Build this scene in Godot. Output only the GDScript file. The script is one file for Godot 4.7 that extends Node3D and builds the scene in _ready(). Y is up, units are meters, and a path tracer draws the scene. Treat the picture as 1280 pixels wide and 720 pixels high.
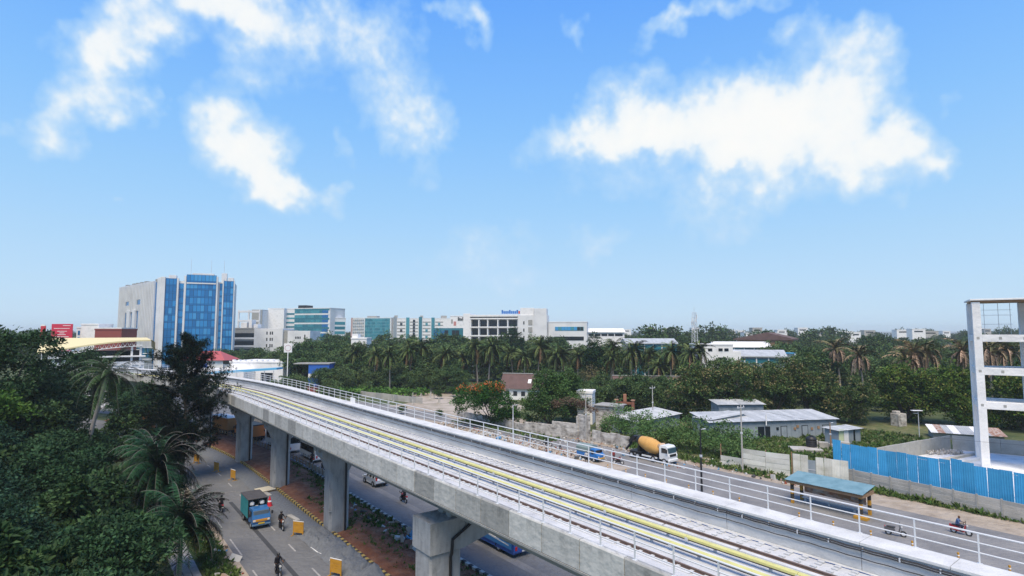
extends Node3D
# An elevated metro viaduct crossing a wide road, seen from about 20 m up. Units are metres; the corridor
# (roads, kerbs, viaduct) is laid out by V(p, s, y): p metres to the right of, s metres along the corridor.

const TURN := 0.655587
const UX := Vector3(-0.60996, 0, -0.79243)
const NX := Vector3(0.79243, 0, -0.60996)
const BEND := 85.0
const RADIUS := 180.0
const PC := 21.5

var taken := {}
var boxes := {}
var M := {}
var rng := RandomNumberGenerator.new()

func V(p: float, s: float, y := 0.0) -> Vector3:
	if s <= BEND:
		return NX * p + UX * s + Vector3(0, y, 0)
	var t := (s - BEND) / RADIUS
	return NX * (PC - RADIUS) + UX * BEND + (NX * cos(t) + UX * sin(t)) * (p - PC + RADIUS) + Vector3(0, y, 0)

func along(s: float) -> float:      # yaw of a thing whose local +x runs along the corridor, away from the camera
	var t := maxf(0.0, s - BEND) / RADIUS
	var d := UX * cos(t) - NX * sin(t)
	return atan2(-d.z, d.x)

func lin(r: float, g: float, b: float) -> Color:
	return Color(r, g, b).linear_to_srgb()

class MB:
	var v := PackedVector3Array()
	var n := PackedVector3Array()
	var c := PackedColorArray()
	var uv := PackedVector2Array()
	var col := Color.WHITE
	var colored := false
	var xf := Transform3D.IDENTITY
	func paint(k: Color) -> MB:
		col = k
		colored = true
		return self
	func tri(a: Vector3, b: Vector3, d: Vector3) -> void:
		a = xf * a
		b = xf * b
		d = xf * d
		var m := (b - a).cross(d - a).normalized()
		v.append(a); v.append(d); v.append(b)
		n.append(m); n.append(m); n.append(m)
		if colored:
			c.append(col); c.append(col); c.append(col)
	func quad(a: Vector3, b: Vector3, d: Vector3, e: Vector3) -> void:
		tri(a, b, d)
		tri(a, d, e)
	func smooth_quad(a: Vector3, b: Vector3, d: Vector3, e: Vector3, na: Vector3, nb: Vector3, nd: Vector3, ne: Vector3) -> void:
		var w := [a, d, b, a, e, d]
		var m := [na, nd, nb, na, ne, nd]
		for i in 6:
			v.append(xf * w[i])
			n.append((xf.basis * m[i]).normalized())
			if colored:
				c.append(col)
	func box(x0: float, x1: float, y0: float, y1: float, z0: float, z1: float, b := 0.0) -> void:
		var o := Vector3(x0 + x1, y0 + y1, z0 + z1) / 2
		var h := Vector3(x1 - x0, y1 - y0, z1 - z0) / 2
		if b <= 0.0:
			var k := []
			for i in 8:
				k.append(o + Vector3(h.x if i & 1 else -h.x, h.y if i & 2 else -h.y, h.z if i & 4 else -h.z))
			quad(k[4], k[5], k[7], k[6]); quad(k[1], k[0], k[2], k[3]); quad(k[5], k[1], k[3], k[7])
			quad(k[0], k[4], k[6], k[2]); quad(k[6], k[7], k[3], k[2]); quad(k[0], k[1], k[5], k[4])
			return
		b = minf(b, minf(h.x, minf(h.y, h.z)) * 0.9)
		var g := h - Vector3(b, b, b)
		for ax in 3:
			var i1 := (ax + 1) % 3
			var i2 := (ax + 2) % 3
			for s in [-1.0, 1.0]:
				var f := func(s1: float, s2: float) -> Vector3:
					var r := Vector3.ZERO
					r[ax] = s * h[ax]; r[i1] = s1 * g[i1]; r[i2] = s2 * g[i2]
					return o + r
				if s > 0:
					quad(f.call(-1, -1), f.call(1, -1), f.call(1, 1), f.call(-1, 1))
				else:
					quad(f.call(-1, -1), f.call(-1, 1), f.call(1, 1), f.call(1, -1))
			for s1 in [-1.0, 1.0]:
				for s2 in [-1.0, 1.0]:
					var e := func(which: int, t: float) -> Vector3:
						var r := Vector3.ZERO
						r[ax] = t * g[ax]
						r[i1] = s1 * (h[i1] if which == 0 else g[i1])
						r[i2] = s2 * (g[i2] if which == 0 else h[i2])
						return o + r
					if s1 * s2 > 0:
						quad(e.call(0, -1), e.call(0, 1), e.call(1, 1), e.call(1, -1))
					else:
						quad(e.call(0, -1), e.call(1, -1), e.call(1, 1), e.call(0, 1))
		for sx in [-1.0, 1.0]:
			for sy in [-1.0, 1.0]:
				for sz in [-1.0, 1.0]:
					var a := o + Vector3(sx * h.x, sy * g.y, sz * g.z)
					var bb := o + Vector3(sx * g.x, sy * h.y, sz * g.z)
					var d := o + Vector3(sx * g.x, sy * g.y, sz * h.z)
					if sx * sy * sz > 0:
						tri(a, bb, d)
					else:
						tri(a, d, bb)
	func tube(pts: Array, rad: Array, sides := 6, cap := true) -> void:
		var rings := []
		var dirs := []
		var side := Vector3.ZERO
		for i in pts.size():
			var d: Vector3 = (pts[mini(i + 1, pts.size() - 1)] - pts[maxi(i - 1, 0)]).normalized()
			if i == 0:
				side = d.cross(Vector3.UP if absf(d.y) < 0.9 else Vector3.RIGHT).normalized()
			else:
				side = (side - d * side.dot(d)).normalized()
			var other := d.cross(side)
			var ring := []
			var dd := []
			for k in sides:
				var a := TAU * k / sides
				var m := side * cos(a) + other * sin(a)
				dd.append(m)
				ring.append(pts[i] + m * float(rad[mini(i, rad.size() - 1)]))
			rings.append(ring)
			dirs.append(dd)
		for i in pts.size() - 1:
			for k in sides:
				var l := (k + 1) % sides
				smooth_quad(rings[i][k], rings[i][l], rings[i + 1][l], rings[i + 1][k], dirs[i][k], dirs[i][l], dirs[i + 1][l], dirs[i + 1][k])
		if cap:
			for k in sides:
				tri(pts[0], rings[0][(k + 1) % sides], rings[0][k])
				tri(pts[-1], rings[-1][k], rings[-1][(k + 1) % sides])
	func lathe(prof: Array, segs := 16, axis := Basis.IDENTITY, at := Vector3.ZERO) -> void:   # prof: Vector2(radius, height) upwards
		for i in prof.size() - 1:
			var a: Vector2 = prof[i]
			var b: Vector2 = prof[i + 1]
			var t := (b - a)
			var nn := Vector2(t.y, -t.x).normalized()
			for k in segs:
				var t0 := TAU * k / segs
				var t1 := TAU * (k + 1) / segs
				var d0 := Vector3(cos(t0), 0, -sin(t0))
				var d1 := Vector3(cos(t1), 0, -sin(t1))
				var n0 := axis * (d0 * nn.x + Vector3(0, nn.y, 0))
				var n1 := axis * (d1 * nn.x + Vector3(0, nn.y, 0))
				smooth_quad(at + axis * (d0 * a.x + Vector3(0, a.y, 0)), at + axis * (d1 * a.x + Vector3(0, a.y, 0)), at + axis * (d1 * b.x + Vector3(0, b.y, 0)), at + axis * (d0 * b.x + Vector3(0, b.y, 0)), n0, n1, n1, n0)
	func prism(poly: Array, z0: float, z1: float, inset := []) -> void:   # poly: Vector2(x, y) anticlockwise seen from +z; inset: less half-width at each point
		var q := PackedVector2Array(poly)
		var ids := Geometry2D.triangulate_polygon(q)
		var m := q.size()
		var f := func(i: int, front: bool) -> Vector3:
			var w: float = inset[i] if inset.size() else 0.0
			return Vector3(q[i].x, q[i].y, z1 - w if front else z0 + w)
		var area := 0.0
		for i in m:
			area += q[i].cross(q[(i + 1) % m])
		var ccw := area > 0
		for i in range(0, ids.size(), 3):
			var a := ids[i]
			var b := ids[i + 1]
			var d := ids[i + 2]
			if (q[b] - q[a]).cross(q[d] - q[a]) < 0:
				var t := b
				b = d
				d = t
			tri(f.call(a, true), f.call(b, true), f.call(d, true))
			tri(f.call(a, false), f.call(d, false), f.call(b, false))
		for i in m:
			var j := (i + 1) % m
			if ccw:
				quad(f.call(i, true), f.call(i, false), f.call(j, false), f.call(j, true))
			else:
				quad(f.call(i, false), f.call(i, true), f.call(j, true), f.call(j, false))
	func mesh() -> ArrayMesh:
		var a := []
		a.resize(Mesh.ARRAY_MAX)
		a[Mesh.ARRAY_VERTEX] = v
		a[Mesh.ARRAY_NORMAL] = n
		if colored:
			a[Mesh.ARRAY_COLOR] = c
		if uv.size() == v.size() and v.size() > 0:
			a[Mesh.ARRAY_TEX_UV] = uv
		var m := ArrayMesh.new()
		m.add_surface_from_arrays(Mesh.PRIMITIVE_TRIANGLES, a)
		return m

func numbered(called: String) -> String:
	taken[called] = taken.get(called, -1) + 1
	return called if taken[called] == 0 else "%s_%03d" % [called, taken[called]]

func thing(called: String, label: String, category: String, at := Vector3.ZERO, turn := 0.0, group := "") -> Node3D:
	var o := Node3D.new()
	o.name = numbered(called)
	add_child(o)
	o.position = at
	o.rotation.y = turn
	o.set_meta("label", label)
	o.set_meta("category", category)
	if group:
		o.set_meta("group", group)
	return o

func add_mesh(parent: Node3D, called: String, mesh: Mesh, mat: Material, at := Transform3D.IDENTITY) -> MeshInstance3D:
	var o := MeshInstance3D.new()
	o.name = numbered(called) if parent == self else called
	o.mesh = mesh
	o.material_override = mat
	o.transform = at
	parent.add_child(o, true)
	return o

func part(parent: Node3D, called: String, b: MB, mat: Material) -> MeshInstance3D:
	return add_mesh(parent, called, b.mesh(), mat)

func struct(called: String, b: MB, mat: Material) -> MeshInstance3D:
	var o := add_mesh(self, called, b.mesh(), mat)
	o.set_meta("kind", "structure")
	return o

func box_mesh(size: Vector3, bevel := 0.0) -> ArrayMesh:
	var key := "%.3f %.3f %.3f %.3f" % [size.x, size.y, size.z, bevel]
	if not boxes.has(key):
		var b := MB.new()
		b.box(-size.x / 2, size.x / 2, -size.y / 2, size.y / 2, -size.z / 2, size.z / 2, bevel)
		boxes[key] = b.mesh()
	return boxes[key]

func bx(parent: Node3D, called: String, mat: Material, x0: float, x1: float, y0: float, y1: float, z0: float, z1: float, bevel := 0.0, frame := Transform3D.IDENTITY) -> MeshInstance3D:
	return add_mesh(parent, called, box_mesh(Vector3(x1 - x0, y1 - y0, z1 - z0), bevel), mat, frame * Transform3D(Basis.IDENTITY, Vector3(x0 + x1, y0 + y1, z0 + z1) / 2))

func dup(root: Node3D, at: Vector3, turn: float, label := "", group := "", size := 1.0) -> Node3D:
	var r: Node3D = root.duplicate()
	r.name = numbered(String(root.name).rstrip("_0123456789"))
	add_child(r)
	r.position = at
	r.rotation = Vector3(0, turn, 0)
	r.scale = Vector3(size, size, size)
	if label:
		r.set_meta("label", label)
	if group:
		r.set_meta("group", group)
	return r

func facing(d: Vector3) -> float:      # yaw that turns local +x to d
	return atan2(-d.z, d.x)

# ---------------------------------------------------------------- materials
func noise_bytes(sd: int, size: int, freq: float, oct: int, type := FastNoiseLite.TYPE_SIMPLEX_SMOOTH) -> PackedByteArray:
	var f := FastNoiseLite.new()
	f.seed = sd
	f.noise_type = type
	f.frequency = freq
	f.fractal_octaves = oct
	var im := f.get_seamless_image(size, size)
	im.convert(Image.FORMAT_L8)
	return im.get_data()

func blend_texture(sd: int, size: int, stops: Array, coarse := 0.008, fine := 0.12, share := 0.45, stretch := Vector2.ONE) -> ImageTexture:
	# stops: colours (linear) from the darkest to the lightest blotch; coarse and fine patches are mixed
	var a := noise_bytes(sd, size, coarse, 5)
	var b := noise_bytes(sd + 7, size, fine, 3)
	var lut := PackedByteArray()
	for i in 256:
		var t := i / 255.0 * (stops.size() - 1)
		var k := mini(int(t), stops.size() - 2)
		var col: Color = (stops[k] as Color).lerp(stops[k + 1], t - k).linear_to_srgb()
		lut.append(int(clampf(col.r, 0, 1) * 255)); lut.append(int(clampf(col.g, 0, 1) * 255)); lut.append(int(clampf(col.b, 0, 1) * 255))
	var out := PackedByteArray()
	out.resize(size * size * 3)
	var w := int(share * 256)
	var q := 256 - w
	for y in size:
		for x in size:
			var ai := int(y * stretch.y) % size * size + int(x * stretch.x) % size
			var i := y * size + x
			var k := ((a[ai] * q + b[i] * w) >> 8) * 3
			out[i * 3] = lut[k]; out[i * 3 + 1] = lut[k + 1]; out[i * 3 + 2] = lut[k + 2]
	var im := Image.create_from_data(size, size, false, Image.FORMAT_RGB8, out)
	im.generate_mipmaps()
	return ImageTexture.create_from_image(im)

func plain(col: Color, rough := 0.8, metal := 0.0, spec := 0.5) -> StandardMaterial3D:
	var m := StandardMaterial3D.new()
	m.albedo_color = col.linear_to_srgb()
	m.roughness = rough
	m.metallic = metal
	m.metallic_specular = spec
	return m

func tri_mat(tex: Texture2D, metres: float, rough := 0.9, tint := Color.WHITE, relief: Texture2D = null, depth := 0.5) -> StandardMaterial3D:
	var m := StandardMaterial3D.new()
	m.albedo_texture = tex
	m.albedo_color = tint.linear_to_srgb()
	m.uv1_triplanar = true
	m.uv1_world_triplanar = true
	m.uv1_scale = Vector3.ONE / metres
	m.roughness = rough
	m.metallic_specular = 0.35
	if relief:
		m.normal_enabled = true
		m.normal_texture = relief
		m.normal_scale = depth
	return m

func relief_texture(sd: int, size: int, freq: float, strength: float) -> ImageTexture:
	var f := FastNoiseLite.new()
	f.seed = sd
	f.frequency = freq
	f.fractal_octaves = 4
	var im := f.get_seamless_image(size, size)
	im.bump_map_to_normal_map(strength)
	return ImageTexture.create_from_image(im)

func foliage(tint := Color.WHITE, glow := 0.25) -> StandardMaterial3D:
	var m := StandardMaterial3D.new()
	m.vertex_color_use_as_albedo = true
	m.albedo_color = tint.linear_to_srgb()
	m.roughness = 0.6
	m.metallic_specular = 0.25
	m.cull_mode = BaseMaterial3D.CULL_DISABLED
	m.backlight_enabled = true
	m.backlight = Color(0.55, 0.75, 0.3) * glow
	return m

func make_materials() -> void:
	var grain := relief_texture(5, 256, 0.08, 4.0)
	var lumps := relief_texture(9, 256, 0.03, 8.0)
	var conc := blend_texture(11, 512, [Color(.24, .245, .25), Color(.36, .37, .375), Color(.42, .43, .43), Color(.50, .505, .50)], 0.006, 0.1, 0.35)
	var streak := blend_texture(15, 1024, [Color(.15, .15, .145), Color(.30, .305, .30), Color(.40, .405, .40), Color(.44, .445, .44), Color(.50, .505, .50)], 0.004, 0.09, 0.3, Vector2(5, 1))
	M.panel = []
	for k in [1.12, 0.92, 1.26, 0.74]:
		M.panel.append(tri_mat(streak, 9.0, 0.9, Color(k, k, k * 0.98), grain, 0.25))
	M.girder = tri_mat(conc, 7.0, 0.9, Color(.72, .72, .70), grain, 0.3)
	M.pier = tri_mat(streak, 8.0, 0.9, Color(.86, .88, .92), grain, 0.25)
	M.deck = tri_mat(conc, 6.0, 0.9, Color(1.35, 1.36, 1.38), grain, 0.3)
	M.walk = tri_mat(conc, 5.0, 0.85, Color(1.5, 1.5, 1.5), grain, 0.2)
	M.plinth = tri_mat(conc, 3.0, 0.85, Color(1.5, 1.52, 1.55), grain, 0.2)
	M.wallgrey = tri_mat(conc, 4.0, 0.95, Color(.85, .84, .80), grain, 0.4)
	M.cast = tri_mat(blend_texture(91, 256, [Color(.26, .25, .22), Color(.42, .41, .38), Color(.52, .51, .48)], 0.01, 0.1, 0.4), 5.0, 0.95, Color.WHITE, grain, 0.3)
	M.slab = tri_mat(blend_texture(92, 512, [Color(.46, .47, .47), Color(.74, .745, .745), Color(.82, .82, .815)], 0.006, 0.1, 0.3), 12.0, 0.9, Color.WHITE, grain, 0.3)
	M.rail = tri_mat(blend_texture(13, 128, [Color(.10, .07, .06), Color(.17, .12, .10), Color(.24, .19, .17)], 0.03, 0.2), 1.0, 0.6)
	M.rail_new = plain(Color(.3, .3, .31), 0.5, 0.4)
	M.yellow = tri_mat(blend_texture(14, 128, [Color(.46, .44, .18), Color(.62, .60, .24), Color(.70, .68, .32)], 0.02, 0.2, 0.4), 2.0, 0.5)
	M.galv = plain(Color(.58, .60, .63), 0.5, 0.15)
	M.handrail = plain(Color(.66, .68, .70), 0.45, 0.1)
	M.black = plain(Color(.012, .012, .014), 0.5)
	M.rubber = plain(Color(.02, .02, .02), 0.85)
	M.cable = plain(Color(.03, .03, .035), 0.6)
	M.asphalt = tri_mat(blend_texture(21, 1024, [Color(.095, .10, .11), Color(.14, .147, .158), Color(.16, .168, .178), Color(.205, .21, .215)], 0.004, 0.2, 0.5), 16.0, 0.85, Color.WHITE, grain, 0.5)
	M.asphalt_dusty = tri_mat(blend_texture(22, 512, [Color(.13, .133, .138), Color(.215, .215, .215), Color(.29, .285, .272)], 0.005, 0.2, 0.4), 14.0, 0.9, Color.WHITE, grain, 0.5)
	M.patch = tri_mat(blend_texture(23, 256, [Color(.045, .05, .056), Color(.075, .08, .09)], 0.01, 0.2, 0.5), 6.0, 0.8)
	M.paint = tri_mat(blend_texture(24, 256, [Color(.16, .165, .17), Color(.34, .34, .34), Color(.44, .44, .43)], 0.02, 0.2, 0.4), 3.0, 0.8)
	M.gravel = tri_mat(blend_texture(25, 512, [Color(.07, .082, .095), Color(.155, .17, .19), Color(.26, .275, .295)], 0.02, 0.25, 0.6), 4.0, 0.95, Color.WHITE, lumps, 0.8)
	M.earth = tri_mat(blend_texture(26, 512, [Color(.09, .036, .024), Color(.18, .072, .042), Color(.26, .125, .075), Color(.31, .22, .15)], 0.008, 0.1, 0.4), 7.0, 0.98, Color.WHITE, lumps, 1.0)
	M.dust = tri_mat(blend_texture(27, 512, [Color(.22, .18, .14), Color(.36, .31, .25), Color(.46, .41, .35)], 0.007, 0.12, 0.4), 9.0, 0.98, Color.WHITE, lumps, 0.6)
	M.field = tri_mat(blend_texture(28, 512, [Color(.16, .16, .10), Color(.34, .30, .24), Color(.45, .40, .34), Color(.5, .46, .4)], 0.008, 0.1, 0.35), 22.0, 0.98, Color.WHITE, lumps, 0.6)
	M.ground = tri_mat(blend_texture(29, 1024, [Color(.03, .055, .025), Color(.06, .09, .035), Color(.10, .12, .05), Color(.20, .17, .11)], 0.006, 0.1, 0.4), 45.0, 0.98, Color.WHITE, lumps, 0.8)
	M.turf = tri_mat(blend_texture(30, 512, [Color(.05, .085, .03), Color(.09, .125, .05), Color(.17, .165, .08), Color(.30, .25, .17)], 0.01, 0.1, 0.4), 12.0, 0.98, Color.WHITE, lumps, 0.8)
	M.paving = tri_mat(blend_texture(31, 256, [Color(.30, .31, .33), Color(.42, .43, .45), Color(.5, .5, .52)], 0.02, 0.15), 3.0, 0.9)
	M.kerb_yellow = tri_mat(blend_texture(32, 128, [Color(.30, .20, .06), Color(.50, .36, .10), Color(.56, .46, .22)], 0.03, 0.2), 2.0, 0.85)
	M.kerb_black = tri_mat(blend_texture(33, 128, [Color(.02, .02, .02), Color(.05, .048, .045), Color(.12, .11, .10)], 0.03, 0.2), 2.0, 0.85)
	M.kerb_white = tri_mat(blend_texture(34, 128, [Color(.28, .26, .23), Color(.48, .46, .42), Color(.58, .56, .53)], 0.03, 0.2), 2.0, 0.85)
	M.white = tri_mat(blend_texture(35, 256, [Color(.58, .59, .59), Color(.78, .785, .785), Color(.83, .83, .83)], 0.012, 0.1, 0.3), 8.0, 0.75)
	M.office_white = tri_mat(blend_texture(36, 256, [Color(.54, .56, .575), Color(.69, .705, .715), Color(.74, .755, .76)], 0.01, 0.1, 0.3), 20.0, 0.8)
	M.stained = tri_mat(blend_texture(37, 512, [Color(.03, .03, .028), Color(.16, .15, .135), Color(.44, .42, .39), Color(.58, .57, .54), Color(.64, .63, .61)], 0.01, 0.08, 0.3), 6.0, 0.95, Color.WHITE, lumps, 0.5)
	M.fence_white = []
	M.fence_blue = []
	var bluet := blend_texture(38, 256, [Color(.04, .25, .50), Color(.06, .36, .66), Color(.09, .41, .72)], 0.01, 0.1, 0.3)
	var whitet := blend_texture(39, 256, [Color(.36, .36, .30), Color(.66, .67, .62), Color(.76, .77, .74)], 0.01, 0.1, 0.3)
	for k in [1.0, 0.9, 1.08]:
		M.fence_blue.append(tri_mat(bluet, 5.0, 0.45, Color(k, k, k)))
		M.fence_white.append(tri_mat(whitet, 5.0, 0.5, Color(k, k, k)))
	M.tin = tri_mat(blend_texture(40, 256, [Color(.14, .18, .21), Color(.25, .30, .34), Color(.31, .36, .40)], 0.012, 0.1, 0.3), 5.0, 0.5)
	M.tin_roof = tri_mat(blend_texture(41, 256, [Color(.26, .28, .30), Color(.42, .45, .47), Color(.52, .55, .57)], 0.012, 0.1, 0.3), 6.0, 0.5)
	M.tin_pale = tri_mat(blend_texture(49, 256, [Color(.32, .34, .36), Color(.50, .53, .55), Color(.60, .62, .64)], 0.012, 0.1, 0.3), 6.0, 0.5)
	M.rusty = tri_mat(blend_texture(42, 256, [Color(.16, .07, .04), Color(.30, .14, .08), Color(.46, .40, .36), Color(.58, .56, .54)], 0.02, 0.1, 0.25), 4.0, 0.7)
	M.tile_roof = tri_mat(blend_texture(43, 256, [Color(.08, .058, .054), Color(.13, .085, .078), Color(.19, .125, .115)], 0.012, 0.1, 0.4), 8.0, 0.85)
	M.red_roof = plain(Color(.42, .09, .09), 0.6)
	M.teal_roof = tri_mat(blend_texture(44, 128, [Color(.10, .20, .24), Color(.16, .29, .34), Color(.22, .35, .40)], 0.02, 0.1, 0.3), 4.0, 0.55)
	M.wood = tri_mat(blend_texture(45, 128, [Color(.16, .09, .05), Color(.30, .19, .11), Color(.40, .28, .18)], 0.02, 0.15), 2.0, 0.85)
	M.bark = tri_mat(blend_texture(46, 128, [Color(.06, .05, .042), Color(.12, .10, .085), Color(.20, .17, .14)], 0.03, 0.15), 2.0, 0.95)
	M.palm_bark = tri_mat(blend_texture(47, 128, [Color(.13, .12, .11), Color(.24, .22, .2), Color(.32, .30, .27)], 0.03, 0.15), 1.5, 0.95)
	M.barrier = tri_mat(blend_texture(48, 128, [Color(.34, .16, .02), Color(.50, .26, .03), Color(.55, .31, .06)], 0.02, 0.12), 2.0, 0.6)
	M.glass = []
	for k in [[.024, .21, .50], [.035, .26, .58], [.018, .16, .40], [.06, .31, .62]]:
		M.glass.append(plain(Color(k[0], k[1], k[2]), 0.12, 0.2))
	M.teal_glass = []
	for k in [[.05, .26, .32], [.07, .31, .37], [.035, .20, .26]]:
		M.teal_glass.append(plain(Color(k[0], k[1], k[2]), 0.15, 0.3))
	M.dark_glass = plain(Color(.018, .026, .034), 0.1, 0.2)
	M.car_glass = plain(Color(.012, .016, .02), 0.06, 0.0, 0.8)
	M.chrome = plain(Color(.6, .6, .62), 0.25, 0.9)
	M.red_lamp = plain(Color(.45, .015, .015), 0.3)
	M.lens = plain(Color(.62, .62, .60), 0.15)
	M.leaf = foliage()
	M.frond = foliage(Color.WHITE, 0.3)
	M.vcol = StandardMaterial3D.new()
	M.vcol.vertex_color_use_as_albedo = true
	M.vcol.roughness = 0.85
	M.vcol.metallic_specular = 0.3

# ---------------------------------------------------------------- sky
const CLOUDS := [
[7.9, 19.7, 2.8, 2.2, -0.00, 1.0], [4.2, 19.0, 3.40, 1.6, 0.30, 0.75], [12.4, 21.5, 4.4, 3.6, -0.00, 1.25], [13.2, 18.8, 3.98, 1.87, -0.00, 0.80], [17.1, 19.2, 3.85, 2.34, -0.00, 0.80], [21.3, 21.8, 4.29, 2.92, -0.00, 1.10],
[25.2, 20.0, 4.89, 3.30, -0.00, 1.00], [23.0, 18.6, 5.74, 2.48, -0.00, 0.80], [29.9, 20.3, 4.52, 3.95, -0.00, 0.80], [28.4, 16.8, 5.90, 2.89, -0.00, 1.00], [33.5, 19.2, 3.00, 4.48, -0.00, 0.62], [32.7, 14.7, 4.80, 2.41, -0.00, 1.00],
[36.1, 14.5, 2.49, 2.44, -0.00, 0.70], [37.4, 13.3, 1.34, 0.95, -0.00, 0.50], [30.7, 25.2, 3.89, 1.36, -0.10, 0.62], [28.2, 26.6, 2.04, 0.99, -0.00, 0.40], [23.0, 16.5, 3.21, 1.15, -0.00, 0.75], [33.7, 23.6, 2.74, 1.83, -0.00, 0.40],
[15.5, 16.4, 10.89, 3.17, -0.00, 0.42], [19.2, 12.7, 4.46, 3.41, -0.00, 0.38], [23.6, 14.2, 4.93, 2.19, -0.00, 0.50], [21.7, 10.3, 3.23, 2.11, -0.00, 0.42], [30.8, 12.6, 5.57, 1.52, -0.00, 0.35], [39.0, 18.2, 0.84, 0.90, -0.00, 0.42],
[15.4, 28.4, 3.51, 0.99, 0.35, 0.60], [18.9, 29.5, 3.88, 0.89, 0.20, 0.50], [24.1, 29.2, 5.10, 0.74, -0.00, 0.50], [7.0, 29.1, 1.35, 0.94, -0.60, 0.40], [-41.0, 14.6, 1.76, 1.44, -0.40, 0.80], [-39.7, 16.6, 2.36, 1.81, 0.70, 0.90],
[-38.0, 19.3, 2.39, 2.30, -0.00, 0.90], [-37.6, 22.0, 2.66, 2.13, 0.50, 0.90], [-35.5, 24.0, 3.53, 2.49, 0.60, 0.95], [-34.2, 26.5, 3.67, 1.99, -0.00, 0.90], [-35.8, 18.7, 2.05, 1.38, -0.00, 0.80], [-34.0, 19.6, 1.31, 1.01, -0.00, 0.60],
[-32.6, 20.7, 0.55, 0.57, -0.00, 0.55], [-25.2, 28.3, 6.10, 2.61, -0.00, 1.15], [-28.9, 27.9, 3.05, 1.45, -0.00, 0.80], [-24.0, 25.0, 5.05, 2.76, -0.00, 0.50], [-18.1, 28.8, 6.24, 3.23, -0.00, 0.48], [-26.7, 22.8, 2.76, 1.32, -0.00, 0.35],
[-28.5, 19.8, 2.65, 1.74, -0.00, 0.80], [-27.1, 18.0, 2.96, 2.48, -0.00, 0.95], [-26.0, 15.3, 4.08, 2.27, -0.30, 0.95], [-24.0, 16.7, 2.39, 2.72, -0.00, 0.80], [-22.9, 13.5, 3.55, 1.77, -0.30, 0.85], [-19.6, 12.7, 3.11, 1.36, -0.00, 0.75],
[-17.1, 14.0, 0.92, 0.76, -0.00, 0.60], [-17.1, 17.8, 0.69, 1.85, -0.10, 0.42], [-14.5, 24.5, 2.71, 3.50, 0.50, 0.60], [-11.6, 22.6, 3.73, 3.62, -0.60, 0.62], [-9.6, 19.8, 3.60, 2.55, -0.00, 0.60], [-6.7, 20.7, 1.49, 1.80, -0.00, 0.55],
[-9.5, 16.8, 1.79, 2.62, 0.20, 0.45], [-13.4, 28.4, 4.06, 2.66, -0.00, 0.42], [-4.7, 30.8, 2.72, 1.18, -0.30, 0.75], [-3.2, 29.3, 1.70, 1.21, -0.90, 0.65], [-8.5, 31.2, 1.51, 0.65, -0.00, 0.50], [-3.3, 7.9, 5.76, 2.12, 0.20, 0.42],
[-0.4, 5.5, 4.11, 1.64, -0.00, 0.36], [-3.3, 10.2, 3.30, 1.29, -0.00, 0.30], [8.4, 9.3, 2.75, 1.61, -0.00, 0.58], [8.0, 7.8, 1.78, 1.13, -0.00, 0.50], [-36.2, 11.1, 0.33, 0.39, -0.00, 0.40], [1.6, 4.9, 3.28, 0.98, -0.00, 0.25]]
const AIR := [[-90.0, .34, .37, .36], [-8.0, .42, .47, .47], [-0.5, .74, .83, .89], [0.0, .81, .905, .975], [5.0, .74, .875, .985], [12.0, .64, .825, .99], [20.0, .54, .765, .995], [31.0, .425, .675, .99], [50.0, .30, .55, .93], [90.0, .24, .47, .86]]

var n_edge := FastNoiseLite.new()
var n_body := FastNoiseLite.new()
var n_far := FastNoiseLite.new()
var n_puff := FastNoiseLite.new()

func air(el: float) -> Color:
	for i in AIR.size() - 1:
		if el <= AIR[i + 1][0]:
			var t: float = (el - AIR[i][0]) / (AIR[i + 1][0] - AIR[i][0])
			return Color(lerpf(AIR[i][1], AIR[i + 1][1], t), lerpf(AIR[i][2], AIR[i + 1][2], t), lerpf(AIR[i][3], AIR[i + 1][3], t))
	return Color(.24, .47, .86)

func sky_at(az: float, el: float, near: Array) -> Color:
	var c := air(el)
	if el < 1.0:
		return c
	var wx := n_edge.get_noise_2d(az * 1.3, el * 1.3)
	var wy := n_edge.get_noise_2d(az * 1.3 + 91.0, el * 1.3 + 40.0)
	var x := az + wx * 1.9
	var y := el + wy * 1.7
	var d := 0.0
	for b in near:
		var dx: float = x - b[0]
		var dy: float = y - b[1]
		if absf(dx) > b[6] or absf(dy) > b[6]:
			continue
		var u: float = (dx * b[7] + dy * b[8]) / b[2]
		var w: float = (dy * b[7] - dx * b[8]) / b[3]
		var q := u * u + w * w
		if q < 2.6:
			var f := 1.0 - q / 2.6
			d += b[5] * f * f
	# the same fair-weather clouds go on around the rest of the sky
	var out := smoothstep(44.0, 60.0, absf(az)) + smoothstep(36.0, 48.0, el)
	if out > 0.0:
		var r := deg_to_rad(az)
		var h := 57.3 * cos(deg_to_rad(el))
		var g := n_far.get_noise_3d(sin(r) * h, sin(deg_to_rad(el)) * 100.0, cos(r) * h)
		d += clampf(out, 0, 1) * maxf(0.0, g - 0.06) * 2.6 * smoothstep(4.0, 16.0, el)
	if d <= 0.02:
		return c
	var e := n_body.get_noise_2d(az, el) * 0.75
	var puff := n_puff.get_noise_2d(az + wx, el + wy)
	d = d * (1.0 - 0.3 * (puff + 0.55))
	var fine := n_body.get_noise_2d(az * 3.1 + 55.0, el * 3.1)
	var rag := n_edge.get_noise_2d(az * 5.0, el * 6.0)
	var a := 1.0 - exp(-1.75 * maxf(0.0, d - 0.12 + (e * 0.7 + fine * 0.3 + rag * 0.14) * minf(1.0, d * 1.3 + 0.1)))
	var core := smoothstep(0.6, 1.7, d + e * 0.9 + fine * 0.35 + (0.25 - puff) * 0.2)
	var white := Color(.80, .895, .985).lerp(Color(.995, .995, .985), core)
	return c.lerp(white, clampf(a * (0.84 + 0.16 * core), 0, 1))

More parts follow.
